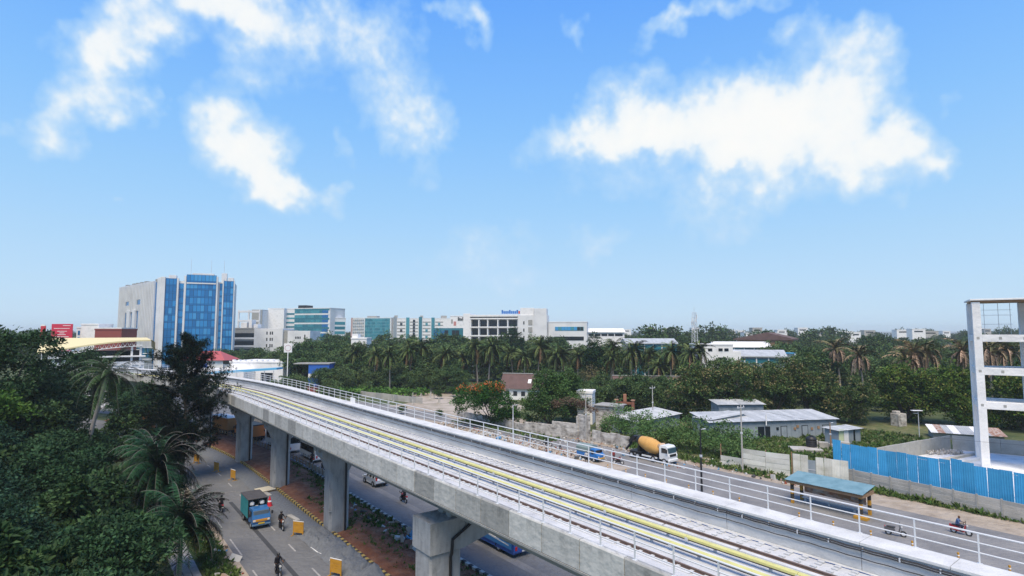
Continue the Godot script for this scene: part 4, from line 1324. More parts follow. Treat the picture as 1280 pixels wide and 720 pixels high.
# a palm: d = {h, fronds, l (frond length), leaflets, a, b, dead}
func palm_kind(sd: int, d: Dictionary) -> Array:
	var r := RandomNumberGenerator.new()
	r.seed = sd
	var bag := LeafBag.new()
	var wood := MB.new()
	var h: float = d.h
	var bend: Vector3 = d.get("lean", Vector3(r.randf_range(-1, 1), 0, r.randf_range(-1, 1)) * float(d.get("bend", .9)))
	var pts := []
	var rads := []
	for i in 7:
		var t := i / 6.0
		pts.append(Vector3(0, h * t, 0) + bend * t * t)
		rads.append(float(d.get("trunk", .17)) * (1.35 - .55 * t))
	wood.tube(pts, rads, 8)
	var top: Vector3 = pts[-1]
	var nf: int = d.fronds
	var m: int = d.leaflets
	for i in nf:
		var az := i * 2.39996 + r.randf_range(-.25, .25)
		var u := float(i) / nf
		var e := lerpf(1.4, float(d.get("low", -.75)), pow(u, .9)) + r.randf_range(-.24, .24)
		var L: float = d.l * r.randf_range(.72, 1.12)
		var dead: bool = u > 1.0 - float(d.get("dead", .1))
		var hd := Vector3(cos(az), 0, sin(az))
		var p := top
		var col0 := tint(d.a, d.b, r.randf(), r.randf_range(.8, 1.2))
		if dead:
			col0 = (d.get("withered", Color(.30, .19, .11)) as Color) * r.randf_range(.7, 1.2)
		var rp := [p]
		for k in 10:
			var dir := hd * cos(e) + Vector3(0, sin(e), 0)
			p += dir * (L / 10.0)
			rp.append(p)
			e -= float(d.get("droop", .16)) * (1.0 + .25 * k / 3.0) * (1.5 if dead else 1.0)
			e = maxf(e, -1.45)
		wood.tube(rp, [.05, .012], 4, false) if d.get("near", false) else null
		var side := hd.cross(Vector3.UP).normalized()
		for k in m:
			var t := (k + 1.5) / (m + 1.5)
			var f := t * 10.0
			var j := mini(int(f), 9)
			var at: Vector3 = (rp[j] as Vector3).lerp(rp[j + 1], f - j)
			var fw: Vector3 = (rp[j + 1] - rp[j]).normalized()
			var ll: float = L * float(d.get("long", .24)) * sin(PI * clampf(.12 + t * .86, 0, 1)) * r.randf_range(.8, 1.15)
			for s in [-1.0, 1.0]:
				var o: Vector3 = (side * s * .9 + fw * r.randf_range(.2, .8) + Vector3(0, -.1 - (.9 if dead else .75) * r.randf() + .3 * r.randf(), 0)).normalized()
				var w := fw * (L * .0075 * float(d.get("wide", 1.0)) + .01)
				bag.blade(at, at + o * ll, w, (fw.cross(o) * s).normalized(), col0 * r.randf_range(.85, 1.15))
			if k < m - 1:
				bag.blade(at - fw * .02, at + fw * (L / m * 1.3), side * .02, Vector3.UP, Color(.14, .14, .06))
	if d.get("nuts", true):
		for i in 6:
			var a := r.randf() * TAU
			wood.xf = Transform3D(Basis.IDENTITY, top + Vector3(cos(a) * .28, -.3 - .2 * r.randf(), sin(a) * .28))
			wood.lathe([Vector2(0, -.14), Vector2(.1, -.08), Vector2(.13, .0), Vector2(.09, .1), Vector2(0, .13)], 6)
		wood.xf = Transform3D.IDENTITY
	return [wood.mesh(), bag.mesh()]

# a casuarina: straight trunk, thin ascending branches hung with dark needles
func casuarina_kind(sd: int, h: float, a: Color, b: Color) -> Array:
	var r := RandomNumberGenerator.new()
	r.seed = sd
	var bag := LeafBag.new()
	var wood := MB.new()
	wood.tube([Vector3.ZERO, Vector3(.15, h * .4, .1), Vector3(-.1, h * .75, 0), Vector3(0, h, 0)], [.24, .19, .11, .02], 7)
	for i in 135:
		var t := r.randf_range(.13, .98)
		var az := i * 2.39996 + r.randf_range(-.3, .3)
		var L := (1.6 + 5.6 * sin(PI * clampf(t * .9 + .1, 0, 1))) * r.randf_range(.5, 1.15)
		var st := Vector3(0, h * t, 0)
		var pts := [st]
		var e := r.randf_range(.15, .75)
		var p := st
		for k in 5:
			p += (Vector3(cos(az), 0, sin(az)) * cos(e) + Vector3(0, sin(e), 0)) * L / 5
			e += r.randf_range(-.2, .16)
			az += r.randf_range(-.18, .18)
			pts.append(p)
		wood.tube(pts, [.05, .04, .03, .02, .012, .006], 4, false)
		var tone := r.randf_range(.7, 1.25)
		for j in 62:
			var f := r.randf_range(.9, 5.0)
			var q := mini(int(f), 4)
			var at: Vector3 = (pts[q] as Vector3).lerp(pts[q + 1], f - q)
			var o := (rdir(r) + Vector3(0, .25, 0)).normalized()
			var c2 := at + o * r.randf_range(.15, .5)
			for k in 9:
				var w := (o * .7 + rdir(r) * .75 + Vector3(0, -.25, 0)).normalized()
				var l := r.randf_range(.28, .6)
				bag.blade(c2, c2 + w * l, w.cross(rdir(r)).normalized() * .032, w.cross(Vector3.UP).normalized(), tint(a, b, r.randf(), tone))
	return [wood.mesh(), bag.mesh()]

const ORD := ["first", "second", "third", "fourth", "fifth", "sixth", "seventh", "eighth", "ninth", "tenth", "eleventh", "twelfth", "thirteenth", "fourteenth", "fifteenth", "sixteenth"]

func left_to_right(a: Array) -> Array:
	a.sort_custom(func(p, q): return p[0] / -p[1] < q[0] / -q[1])
	return a

func plant(kind: Array, called: String, label: String, at: Vector3, size := 1.0, group := "", turn := -1.0, leaf: Material = null, category := "tree", bark: Material = null, tall := 1.0) -> Node3D:
	var t := thing(called, label, category, at, rng.randf() * TAU if turn < 0 else turn, group)
	t.scale = Vector3(size, size * tall, size)
	add_mesh(t, "trunk", kind[0], bark if bark else M.bark)
	add_mesh(t, "crown", kind[1], leaf if leaf else M.leaf)
	return t

# a bank of leaves filling boxes (hedges, creepers on walls): boxes = [[from, to, count]]
func leaf_bank(sd: int, pieces: Array, size: float, a: Color, b: Color) -> ArrayMesh:
	var r := RandomNumberGenerator.new()
	r.seed = sd
	var bag := LeafBag.new()
	for q in pieces:
		var at: Vector3 = q[0]
		var rad: Vector3 = q[1]
		var k := r.randf_range(.75, 1.25)
		var hue := r.randf()
		for j in int(q[2]):
			var d := rdir(r)
			if d.y < -.2:
				d.y = -d.y
			bag.leaf(at + d * rad * r.randf_range(.6, 1.05), (d + rdir(r) * .8 + Vector3(0, -.3, 0)).normalized(), (Vector3.UP + rdir(r)).normalized(), size * r.randf_range(.6, 1.3), size * r.randf_range(.25, .42), tint(a, b, clampf(hue + r.randf_range(-.3, .3), 0, 1), k * r.randf_range(.8, 1.2)))
	return bag.mesh()

var K := {}

func make_kinds() -> void:
	var g1 := Color(.04, .088, .032)
	var g2 := Color(.09, .15, .055)
	# near trees at the left: dense dark crowns
	K.near = []
	for i in 3:
		K.near.append(tree_kind(100 + i, {h = 12.0, base = 2.0, r = 5.2, clumps = [190, 170, 210][i], leaves = [85, 60, 95][i], size = [.34, .5, .27][i], clump = .95, lobes = 9, a = [Color(.018, .046, .02), Color(.022, .05, .018), Color(.016, .044, .024)][i], b = [Color(.036, .078, .032), Color(.052, .095, .034), Color(.03, .07, .038)][i]}))
	K.big = tree_kind(110, {h = 21.0, base = 5.0, r = 8.5, clumps = 230, leaves = 85, size = .45, clump = 1.4, lobes = 11, a = Color(.02, .05, .02), b = Color(.038, .08, .03)})
	K.light = tree_kind(111, {h = 12.0, base = 3.0, r = 5.5, clumps = 170, leaves = 70, size = .34, clump = 1.0, lobes = 9, a = Color(.04, .10, .015), b = Color(.09, .17, .03)})
	# mid-distance trees
	K.mid = []
	for i in 4:
		K.mid.append(tree_kind(120 + i, {h = 14.0, base = -1.6, skirt = -1.0, r = 6.2, clumps = 190, leaves = 36, size = .62, clump = 1.2, lobes = 11, a = g1.lerp(g2, .15 * i), b = g2.lerp(Color(.12, .16, .06), .22 * i)}))
	K.round = []
	for i in 3:
		K.round.append(tree_kind(130 + i, {h = 14.0, base = -2.4, skirt = -1.05, r = 6.3, clumps = 300, leaves = 46, size = .5, clump = 1.1, lobes = 12, a = Color(.038, .08, .024), b = Color(.09, .135, .042), tips = Color(.22, .195, .09), tip_share = .42}))  # tips: sunlit crown tops put into the leaf colour
	K.bright = tree_kind(135, {h = 13.0, base = -2.2, skirt = -1.05, r = 6.2, clumps = 300, leaves = 46, size = .48, clump = 1.1, lobes = 12, a = Color(.035, .085, .014), b = Color(.09, .145, .025), tips = Color(.17, .19, .045), tip_share = .35})  # tips here too carry the light on the crown top as leaf colour
	K.flame = tree_kind(136, {h = 9.5, base = -.6, skirt = -.9, r = 7.0, clumps = 330, leaves = 60, size = .38, clump = 1.0, lobes = 8, a = Color(.02, .075, .014), b = Color(.05, .12, .025), tips = Color(.46, .13, .035), tip_share = .5, tip_from = 7.2})
	K.airy = tree_kind(137, {h = 12.5, base = -1.6, skirt = -1.0, r = 5.6, clumps = 320, leaves = 46, size = .42, clump = .95, lobes = 8, a = Color(.03, .08, .02), b = Color(.085, .15, .045)})
	K.spire = tree_kind(138, {h = 20.0, base = 1.5, r = 3.6, clumps = 150, leaves = 44, size = .5, clump = .9, lobes = 14, a = Color(.016, .045, .018), b = Color(.03, .07, .026)})
	K.dry = tree_kind(139, {h = 10.0, base = 2.5, r = 3.6, clumps = 60, leaves = 22, size = .4, clump = .8, lobes = 8, a = Color(.10, .10, .045), b = Color(.16, .14, .07)})
	K.bush = tree_kind(140, {h = 3.2, base = .1, r = 2.0, clumps = 46, leaves = 50, size = .26, clump = .6, lobes = 6, trunk = .05, a = Color(.022, .065, .016), b = Color(.06, .12, .03)})
	K.far = []
	for i in 3:
		K.far.append(tree_kind(150 + i, {h = 13.0, base = .3, r = 7.5, clumps = 70, leaves = 20, size = 1.1, clump = 1.9, lobes = 8, a = Color(.03, .068, .02), b = Color(.065, .11, .032)}))
	K.palm = []
	for i in 3:
		K.palm.append(palm_kind(160 + i, {h = 10.4, fronds = 32, l = 4.7, droop = .115, leaflets = 34, wide = 1.7, a = Color(.07, .125, .035), b = Color(.16, .2, .07), dead = .14}))
	K.sick = []
	for i in 2:
		K.sick.append(palm_kind(165 + i, {h = 11.5, fronds = 28, l = 5.2, droop = .13, leaflets = 32, wide = 1.7, a = Color(.14, .16, .06), b = Color(.40, .29, .18), dead = .55, withered = Color(.50, .35, .25)}))
	K.coconut = palm_kind(170, {h = 15.4, lean = Vector3(2.4, 0, 0), fronds = 32, l = 4.6, droop = .12, leaflets = 56, wide = .42, a = Color(.045, .10, .035), b = Color(.10, .165, .065), dead = .06, near = true, bend = 1.6, trunk = .2})
	K.feather = []
	for i in 2:
		K.feather.append(palm_kind(175 + i, {h = 4.4, fronds = 64, l = 4.4, leaflets = 60, wide = .5, long = .3, low = -.5, a = Color(.016, .062, .028), b = Color(.036, .108, .045), dead = .02, near = true, droop = .13, bend = .2, trunk = .14, nuts = false}))
	K.casuarina = casuarina_kind(180, 19.0, Color(.012, .03, .02), Color(.028, .055, .034))

func make_plants() -> void:
	var n_row := 0
	# ---- thick dark wood at the left of the picture, between the camera and the left lane
	var near_spots := [[-20.5, -25.5, .8], [-27, -29, .86], [-33.5, -34, .9], [-24.5, -34.5, .78], [-31, -42, .82], [-41, -41, .95], [-39, -50, .88], [-48, -49, 1.0], [-55, -57, 1.02], [-47, -60, .85], [-56, -68, .98], [-66, -66, 1.05], [-65, -79, 1.05], [-52, -76, .75], [-75, -78, 1.1], [-60, -92, .9], [-76, -96, 1.1], [-36, -58, .55], [-70, -110, .95]]
	var near_names := ["dark leafy tree filling the bottom left corner", "dark tree cut by the left edge just above the bottom corner", "dark tree at the left edge, second above the bottom corner", "dark tree left of the small feather palm at the bottom", "dark tree behind the one left of the small feather palm", "dark tree at the left edge, third above the bottom corner", "dark tree in the middle of the wood below the palm trunk", "dark tree at the left edge, fourth above the bottom corner", "dark tree at the left edge below the light green crown", "dark tree at the foot of the leaning coconut palm", "dark tree right of the light green crown", "dark tree at the left edge beside the light green crown", "dark tree under the tallest tree of the wood", "small dark tree between the coconut palm and the casuarina", "dark tree at the left edge under the tallest tree", "dark tree behind the coconut palm, left of the casuarina", "dark tree behind the wood, below the pale station roof", "low dark tree under the taller feather palm", "farthest dark tree of the wood, below the station wall"]
	for i in near_spots.size():
		var q: Array = near_spots[i]
		plant(K.near[i % 3], "dense_tree", near_names[i], Vector3(q[0], 0, q[1]), q[2], "trees of the dense wood", -1, null, "tree", null, 1.0)
	plant(K.big, "large_tree", "tallest dark tree standing above the wood at the left edge", Vector3(-66, 0, -73), 1.0, "", 1.0, null)
	plant(K.big, "large_tree", "big dark tree in front of the white station hall", Vector3(-80, 0, -104), .8, "", 2.6, null)
	plant(K.light, "leafy_tree", "light green tree crown among darker trees at the left edge", Vector3(-59.5, 0, -62), 1.16, "", .4)
	plant(K.light, "leafy_tree", "light green low tree just right of the coconut palm", Vector3(-84, 0, -120), 1.0, "", 2.4, null)
	plant(K.coconut, "coconut_palm", "coconut palm with a bare leaning trunk rising from the dark wood", Vector3(-46.3, 0, -61.5), 1.0, "", 0.0, M.frond, "palm", M.palm_bark)
	plant(K.casuarina, "casuarina_tree", "tall feathery dark casuarina beside the service lane", Vector3(-44.6, 0, -77.4), 1.0, "", .5)
	plant(K.feather[0], "feather_palm", "bushy feather palm beside the footpath at the bottom of the picture", Vector3(-27.2, 0, -47.5), 1.0, "", .3, M.frond, "palm", M.palm_bark)
	plant(K.feather[1], "feather_palm", "taller feather palm behind the bushy one, below the casuarina", Vector3(-34.5, 0, -56), 1.05, "", 1.5, M.frond, "palm", M.palm_bark, 1.45)
	plant(K.feather[0], "feather_palm", "feather palm half hidden in the dark wood beside the casuarina", Vector3(-39.5, 0, -62.5), .95, "", 3.5, M.frond, "palm", M.palm_bark, 1.35)
	plant(K.feather[1], "feather_palm", "small feather palm in front of the dark wood, nearest the camera", Vector3(-29.5, 0, -42.5), .78, "", 4.5, M.frond, "palm", M.palm_bark)
	# ---- the wood beyond the walled field
	var strips := [
		# x0, z0, x1, z1, count, spread, height lo, hi, kinds, label, group
		[-66, -187, -14, -185, 15, 2.5, .55, .75, "mid", "low tree from the left at the front edge of the wood behind the field", "front trees behind the field"],
		[-80, -205, -18, -196, 17, 5.0, .85, 1.1, "mid", "leafy tree in the front row behind the walled field", "trees behind the walled field"],
		[-85, -235, 40, -225, 26, 7.0, 1.0, 1.28, "mid", "tree in the middle of the wood in front of the white offices", "trees before the offices"],
		[-110, -290, 20, -270, 20, 9.0, 1.2, 1.45, "mid", "tree at the back of the wood, below the office fronts", "trees below the offices"],
		[30, -215, 72, -205, 8, 5.0, .9, 1.15, "mid", "tree from the left behind the long brown roof", "trees behind the brown roof"],
		[60, -172, 120, -180, 12, 6.0, .75, .95, "mid", "tree behind the round bushy trees of the tin sheds", "trees behind the tin sheds"],
		[86, -178, 190, -184, 26, 9.0, .8, 1.0, "mid", "tree in the thicket behind the frame building", "trees of the right thicket"],
		[100, -225, 230, -235, 18, 9.0, 1.1, 1.3, "mid", "tree at the back of the thicket on the right", "trees at the back of the thicket"],
		[-135, -250, -90, -235, 9, 6.0, .85, 1.1, "mid", "tree from the left at the foot of the glass tower", "trees at the tower's foot"],
		[8, -141, 48, -143, 11, 4.0, .55, .72, "mid", "tree from the left in front of the two pitched roof houses", "trees before the pitched roofs"],
		[-70, -172, -52, -160, 4, 3.0, .5, .62, "mid", "dark tree from the left at the end of the green crop strip", "trees by the crop strip"]]
	for q in strips:
		for i in int(q[4]):
			var t := (i + rng.randf()) / float(q[4])
			var at := Vector3(lerpf(q[0], q[2], t) + rng.randf_range(-2, 2), 0, lerpf(q[1], q[3], t) + rng.randf_range(-q[5], q[5]))
			var k: float = rng.randf_range(q[6], q[7])
			plant(K.mid[rng.randi() % 4], "leafy_tree", (ORD[i] + " " + q[9]) if q[9].contains("from the left") else q[9], at, k, q[10])
	# ---- coconut palms, in the rows of the grove
	n_row = 0
	for q in left_to_right([[-42, -196, .95], [-36.5, -205, 1.05], [-33, -212, 1.1], [-25.5, -206, 1.15], [-18.5, -208, 1.12], [-12.6, -208, 1.18], [-8.5, -205, 1.2], [0.5, -212, 1.25], [4.5, -205, 1.15], [9.5, -208, 1.22], [15, -204, 1.18], [19.5, -210, 1.22], [24.5, -212, 1.15], [-49, -202, .9], [-60, -215, 1.0]]):
		n_row += 1
		plant(K.palm[rng.randi() % 3], "coconut_palm", ORD[n_row - 1] + " coconut palm from the left in the row before the gallery office", Vector3(q[0] * .93, 0, q[1] + 15), q[2] * 1.14, "palms before the gallery office", -1, M.frond, "palm", M.palm_bark, rng.randf_range(.84, 1.18))
	n_row = 0
	for q in left_to_right([[33, -188, 1.02], [38.5, -182, 1.0], [41.5, -190, 1.08], [45.5, -178, .92], [51, -182, 1.05], [56, -178, 1.0], [61, -186, 1.08], [47.5, -196, 1.12], [35.5, -198, 1.12]]):
		n_row += 1
		plant(K.palm[rng.randi() % 3], "coconut_palm", ORD[n_row - 1] + " coconut palm from the left in the grove behind the long brown roof", Vector3(q[0] * .95, 0, q[1] + 9), q[2] * 1.14, "palms behind the brown roof", -1, M.frond, "palm", M.palm_bark, rng.randf_range(.84, 1.18))
	n_row = 0
	for q in left_to_right([[-82, -206, .9], [-77, -224, .95], [-93, -215, .85]]):
		n_row += 1
		plant(K.palm[rng.randi() % 3], "coconut_palm", ORD[n_row - 1] + " coconut palm from the left behind the striped kiosk", Vector3(q[0], 0, q[1]), q[2], "palms near the kiosk", -1, M.frond, "palm", M.palm_bark, rng.randf_range(.84, 1.18))
	n_row = 0
	for q in left_to_right([[104.5, -168, 1.0], [110.5, -160, .95], [117, -166, 1.08], [124.5, -168, 1.05], [131.5, -166, 1.1], [135.5, -160, 1.12], [150, -170, 1.1], [156, -168, 1.05], [108, -186, 1.1]]):
		n_row += 1
		plant(K.sick[rng.randi() % 2], "coconut_palm", ORD[n_row - 1] + " withered brown coconut palm from the left in the row by the frame building", Vector3(q[0] * .9, 0, q[1] * .9), q[2] * 1.18, "withered palms", -1, M.frond, "palm", M.palm_bark)
	# ---- single trees that stand out
	plant(K.flame, "flame_tree", "spreading tree with orange blossom on top beside the stained wall", Vector3(-4.6, 0, -121), 1.0, "", 2.0)
	plant(K.airy, "leafy_tree", "bright airy tree growing over the stained wall", Vector3(7.3, 0, -117.5), 1.0, "", 1.0)
	plant(K.airy, "leafy_tree", "paler airy tree behind the one over the stained wall", Vector3(12.5, 0, -126), .95, "", 4.0)
	plant(K.spire, "conifer_tree", "tall dark narrow tree rising above the palms", Vector3(25.6, 0, -178), .98, "", 1.0)
	plant(K.spire, "conifer_tree", "narrow dark tree in front of the gallery office", Vector3(1.5, 0, -262), 1.15, "", 3.0)
	plant(K.dry, "dry_tree", "thin brownish tree left of the brown roof", Vector3(21.5, 0, -150), 1.1, "", 0.2)
	plant(K.mid[1], "leafy_tree", "dark round tree left of the bushy trees by the sheds", Vector3(29, 0, -150), .62, "", 1.2)
	plant(K.mid[2], "leafy_tree", "slim tree in front of the brown roof", Vector3(34.6, 0, -142), .6, "", 2.2)
	plant(K.mid[0], "leafy_tree", "small dark tree above the low tin shed", Vector3(38.5, 0, -146), .66, "", 3.2)
	plant(K.mid[3], "leafy_tree", "tree right behind the white walled hut", Vector3(17.5, 0, -130), .6, "", .7)
	for q in [[41, -129, 1.0, "bushy tree with sunlit tips coloured in at the left end of the row behind the tin sheds"], [50.5, -127, 1.05, "second bushy tree with sunlit tips coloured in behind the tin sheds"], [60, -131, .92, "third bushy tree behind the tin sheds"], [69, -131, 1.05, "bushy tree with sunlit tips coloured in at the right end of the row behind the tin sheds"], [75.5, -124, .72, "lower bushy tree at the right end of the tin sheds"]]:
		plant(K.round[int(q[0]) % 3], "bushy_tree", q[3], Vector3(q[0], 0, q[1]), q[2], "bushy trees behind the tin sheds")
	plant(K.bright, "bushy_tree", "yellow green tree right beside the frame building's corner column", Vector3(95, 0, -121), 1.06, "", 1.0)
	plant(K.bright, "bushy_tree", "yellow green tree standing over the old brick stump", Vector3(87, 0, -126), 1.08, "", 3.0)
	plant(K.bright, "bushy_tree", "bushy tree seen through the frame building", Vector3(104, 0, -116), 1.05, "", 4.0)
	plant(K.bright, "bushy_tree", "bushy tree seen through the lower bays of the frame building", Vector3(112, 0, -108), .85, "", 5.0)
	plant(K.mid[0], "leafy_tree", "large dark domed tree left of the withered palms", Vector3(92, 0, -172), 1.15, "", .4)
	# scrub between
	for q in [[84, -150, 1.5], [78, -146, 1.3], [90, -146, 1.4], [73, -150, 1.4], [98, -150, 1.6], [68, -146, 1.2], [104, -146, 1.5], [96, -138, 1.2], [86, -139, .9], [112, -140, 1.5], [80, -140, 1.2], [76, -143, 1.4], [93, -143, 1.5], [101, -141, 1.6], [108, -150, 1.7], [88, -153, 1.6], [70, -153, 1.6], [82, -157, 1.7], [96, -157, 1.8], [75, -158, 1.7]]:
		plant(K.bush, "scrub_bush", "grey green scrub bush in the rough ground left of the frame building", Vector3(q[0], 0, q[1]), q[2], "scrub bushes", -1, null, "bush")
	for q in [[-51, -172, .7], [-46, -168, .6], [-22, -170, .8], [-18, -176, .9], [-27, -139, .6], [-17, -134, .5], [26, -112, .9], [22, -112, .8], [18, -110, .7], [15.5, -104.5, .5], [3, -116, .6], [29, -105, .7]]:
		plant(K.bush, "bush", "green bush near the walls between the field and the sheds", Vector3(q[0], 0, q[1]), q[2], "bushes by the walls", -1, null, "bush")
	# crop strip
	var pieces := []
	var r := RandomNumberGenerator.new()
	r.seed = 31
	for i in 60:
		var t := r.randf()
		pieces.append([Vector3(lerpf(-62, -27, t), .9, lerpf(-182, -176, t) + r.randf_range(-4, 4)), Vector3(1.4, 1.2, 1.2), 26])
	var crop := add_mesh(self, "banana_crop", leaf_bank(32, pieces, 1.1, Color(.05, .13, .025), Color(.10, .20, .04)), M.leaf)
	crop.set_meta("label", "bright green crop strip at the edge of the walled field")
	crop.set_meta("category", "crop")
	crop.set_meta("kind", "stuff")
	# ---- far woods on the skyline: one mass of tree tops
	r.seed = 77
	for w in 3:
		var mm := MultiMesh.new()
		mm.transform_format = MultiMesh.TRANSFORM_3D
		mm.mesh = K.far[w][1]
		mm.instance_count = 260
		for i in 260:
			var z := -300.0 - 900.0 * pow(r.randf(), 1.3)
			var x := r.randf_range(-1.05, 1.05) * -z
			while x / -z < -.02 and z > -640.0 and x / -z > -.75:
				z -= 150.0
			var k := r.randf_range(.8, 1.3) * (1.0 if z > -600 else 1.25)
			mm.set_instance_transform(i, Transform3D(Basis(Vector3.UP, r.randf() * TAU).scaled(Vector3(k, k * r.randf_range(.9, 1.25), k)), Vector3(x, 0, z)))
		var o := MultiMeshInstance3D.new()
		o.name = numbered("distant_wood")
		o.multimesh = mm
		o.material_override = M.leaf
		o.set_meta("kind", "stuff")
		o.set_meta("label", "far woodland along the skyline reading as one green mass")
		o.set_meta("category", "woodland")
		add_child(o)
	for q in [[118, -420, 1.9, "rounded tree top standing out on the skyline above the sheds"], [155, -430, 2.05, "domed tree on the skyline right of the brown shed"], [205, -460, 1.7, "rounded tree on the skyline above the withered palms"], [262, -470, 1.9, "broad tree top on the skyline behind the frame building"], [84, -330, 1.75, "bushy tree on the skyline right of the lattice mast"], [101, -400, 1.6, "small domed tree on the skyline between mast and brown shed"]]:
		plant(K.far[int(q[0]) % 3], "skyline_tree", q[3], Vector3(q[0], 0, q[1]), q[2])
	# ---- weeds and grass along the roads
	tufts("verge_grass", "weeds along the precast compound wall", 9, [[79.0, 81.0, 12.0, 36.0, 900]], .34)
	tufts("lot_weeds", "rough weeds over the lot in front of the tin sheds", 14, [[80, 100, 40, 72, 2600], [100, 128, 36, 66, 2200]], .4)
	tufts("roadside_weeds", "weeds along the hedge side of the side road", 10, [[75.6, 78.5, 36, 72, 900], [68, 72, 78, 104, 500]], .34)
	tufts("median_weeds", "scattered weeds on the earth median below the viaduct", 11, [[22.0, 27.0, 34, 70, 700], [24.5, 27.2, 50, 90, 700]], .26)
	tufts("lane_side_grass", "grass strip between the footpath and the service lane", 12, [[9.3, 11.3, 40, 70, 1500]], .22)

func tufts(called: String, label: String, sd: int, areas: Array, size: float) -> void:
	var r := RandomNumberGenerator.new()
	r.seed = sd
	var bag := LeafBag.new()
	for q in areas:
		for i in int(q[4]):
			var at := V(lerpf(q[0], q[1], r.randf()), lerpf(q[2], q[3], r.randf()), .02)
			var big := size * (2.0 if r.randf() < .12 else 1.0) * r.randf_range(.6, 1.3)
			var k := r.randf_range(.7, 1.3)
			var col := tint(Color(.04, .10, .02), Color(.12, .16, .05), r.randf(), k)
			for j in 7:
				var d := (rdir(r) + Vector3(0, 1.1, 0)).normalized()
				bag.leaf(at + Vector3(r.randf_range(-.2, .2), big * .2 * r.randf(), r.randf_range(-.2, .2)), d, rdir(r), big, big * .2, col * r.randf_range(.85, 1.15))
	var o := add_mesh(self, called, bag.mesh(), M.leaf)
	o.set_meta("kind", "stuff")
	o.set_meta("label", label)
	o.set_meta("category", "weeds")

# ---------------------------------------------------------------- walls, sheds and the building site beyond the side road
func corrugated(w: float, h: float, ribs: int, amp := .03) -> ArrayMesh:      # an upright ribbed sheet, local x across, base at y 0
	var key := "sheet %.2f %.2f %d" % [w, h, ribs]
	if not boxes.has(key):
		var b := MB.new()
		var xs := []
		for i in ribs:
			var p := w / ribs
			xs.append_array([[i * p, 0.0], [i * p + p * .5, 0.0], [i * p + p * .6, amp], [i * p + p * .9, amp]])
		xs.append([w, 0.0])
		for i in xs.size() - 1:
			b.quad(Vector3(xs[i][0] - w / 2, 0, xs[i][1]), Vector3(xs[i + 1][0] - w / 2, 0, xs[i + 1][1]), Vector3(xs[i + 1][0] - w / 2, h, xs[i + 1][1]), Vector3(xs[i][0] - w / 2, h, xs[i][1]))
		b.quad(Vector3(w / 2, 0, -.012), Vector3(-w / 2, 0, -.012), Vector3(-w / 2, h, -.012), Vector3(w / 2, h, -.012))
		boxes[key] = b.mesh()
	return boxes[key]

func roof_sheets(t: Node3D, x0: float, x1: float, a: Vector2, b: Vector2, mats: Array, each := 1.0) -> void:
	# ribbed sheets laid side by side from the eave a (z, y) up to the ridge b (z, y)
	var run := (b - a).length()
	var n := maxi(1, int(round((x1 - x0) / each)))
	var w := (x1 - x0) / n
	var mesh := corrugated(w * 1.02, run, 3, .035)
	var up := Vector3(0, b.y - a.y, b.x - a.x).normalized()
	var out := Vector3(1, 0, 0).cross(up)
	for i in n:
		var o := add_mesh(t, "roof_sheet", mesh, mats[rng.randi() % mats.size()])
		o.transform = Transform3D(Basis(Vector3(1, 0, 0), up, out).rotated(Vector3.UP, rng.randf_range(-.006, .006)), Vector3(x0 + (i + .5) * w, a.y + .01 * (i % 2), a.x))

func shed(called: String, label: String, c: Array, deep: float, h0: float, h1: float, wall: Material, roof: Array) -> Node3D:
	var t := place(called, label, "shed", c[0], c[1], c[2], c[3])
	var w := front_of(c[0], c[1], c[2], c[3])
	var b := MB.new()
	b.xf = Transform3D(Basis(Vector3(0, 0, -1), Vector3(0, 1, 0), Vector3(1, 0, 0)), Vector3.ZERO)
	b.prism([Vector2(0, 0), Vector2(deep, 0), Vector2(deep, h1 - .08), Vector2(0, h0 - .08)], 0, w)
	part(t, "wall", b, wall)
	roof_sheets(t, -.4, w + .4, Vector2(.5, h0 - .04), Vector2(-deep - .4, h1 + .02), roof, 1.1)
	var n := int(w / 1.0)
	for i in n:
		bx(t, "wall_rib", wall, i + .45, i + .52, 0, h0 - .12, .0, .03)
	return t

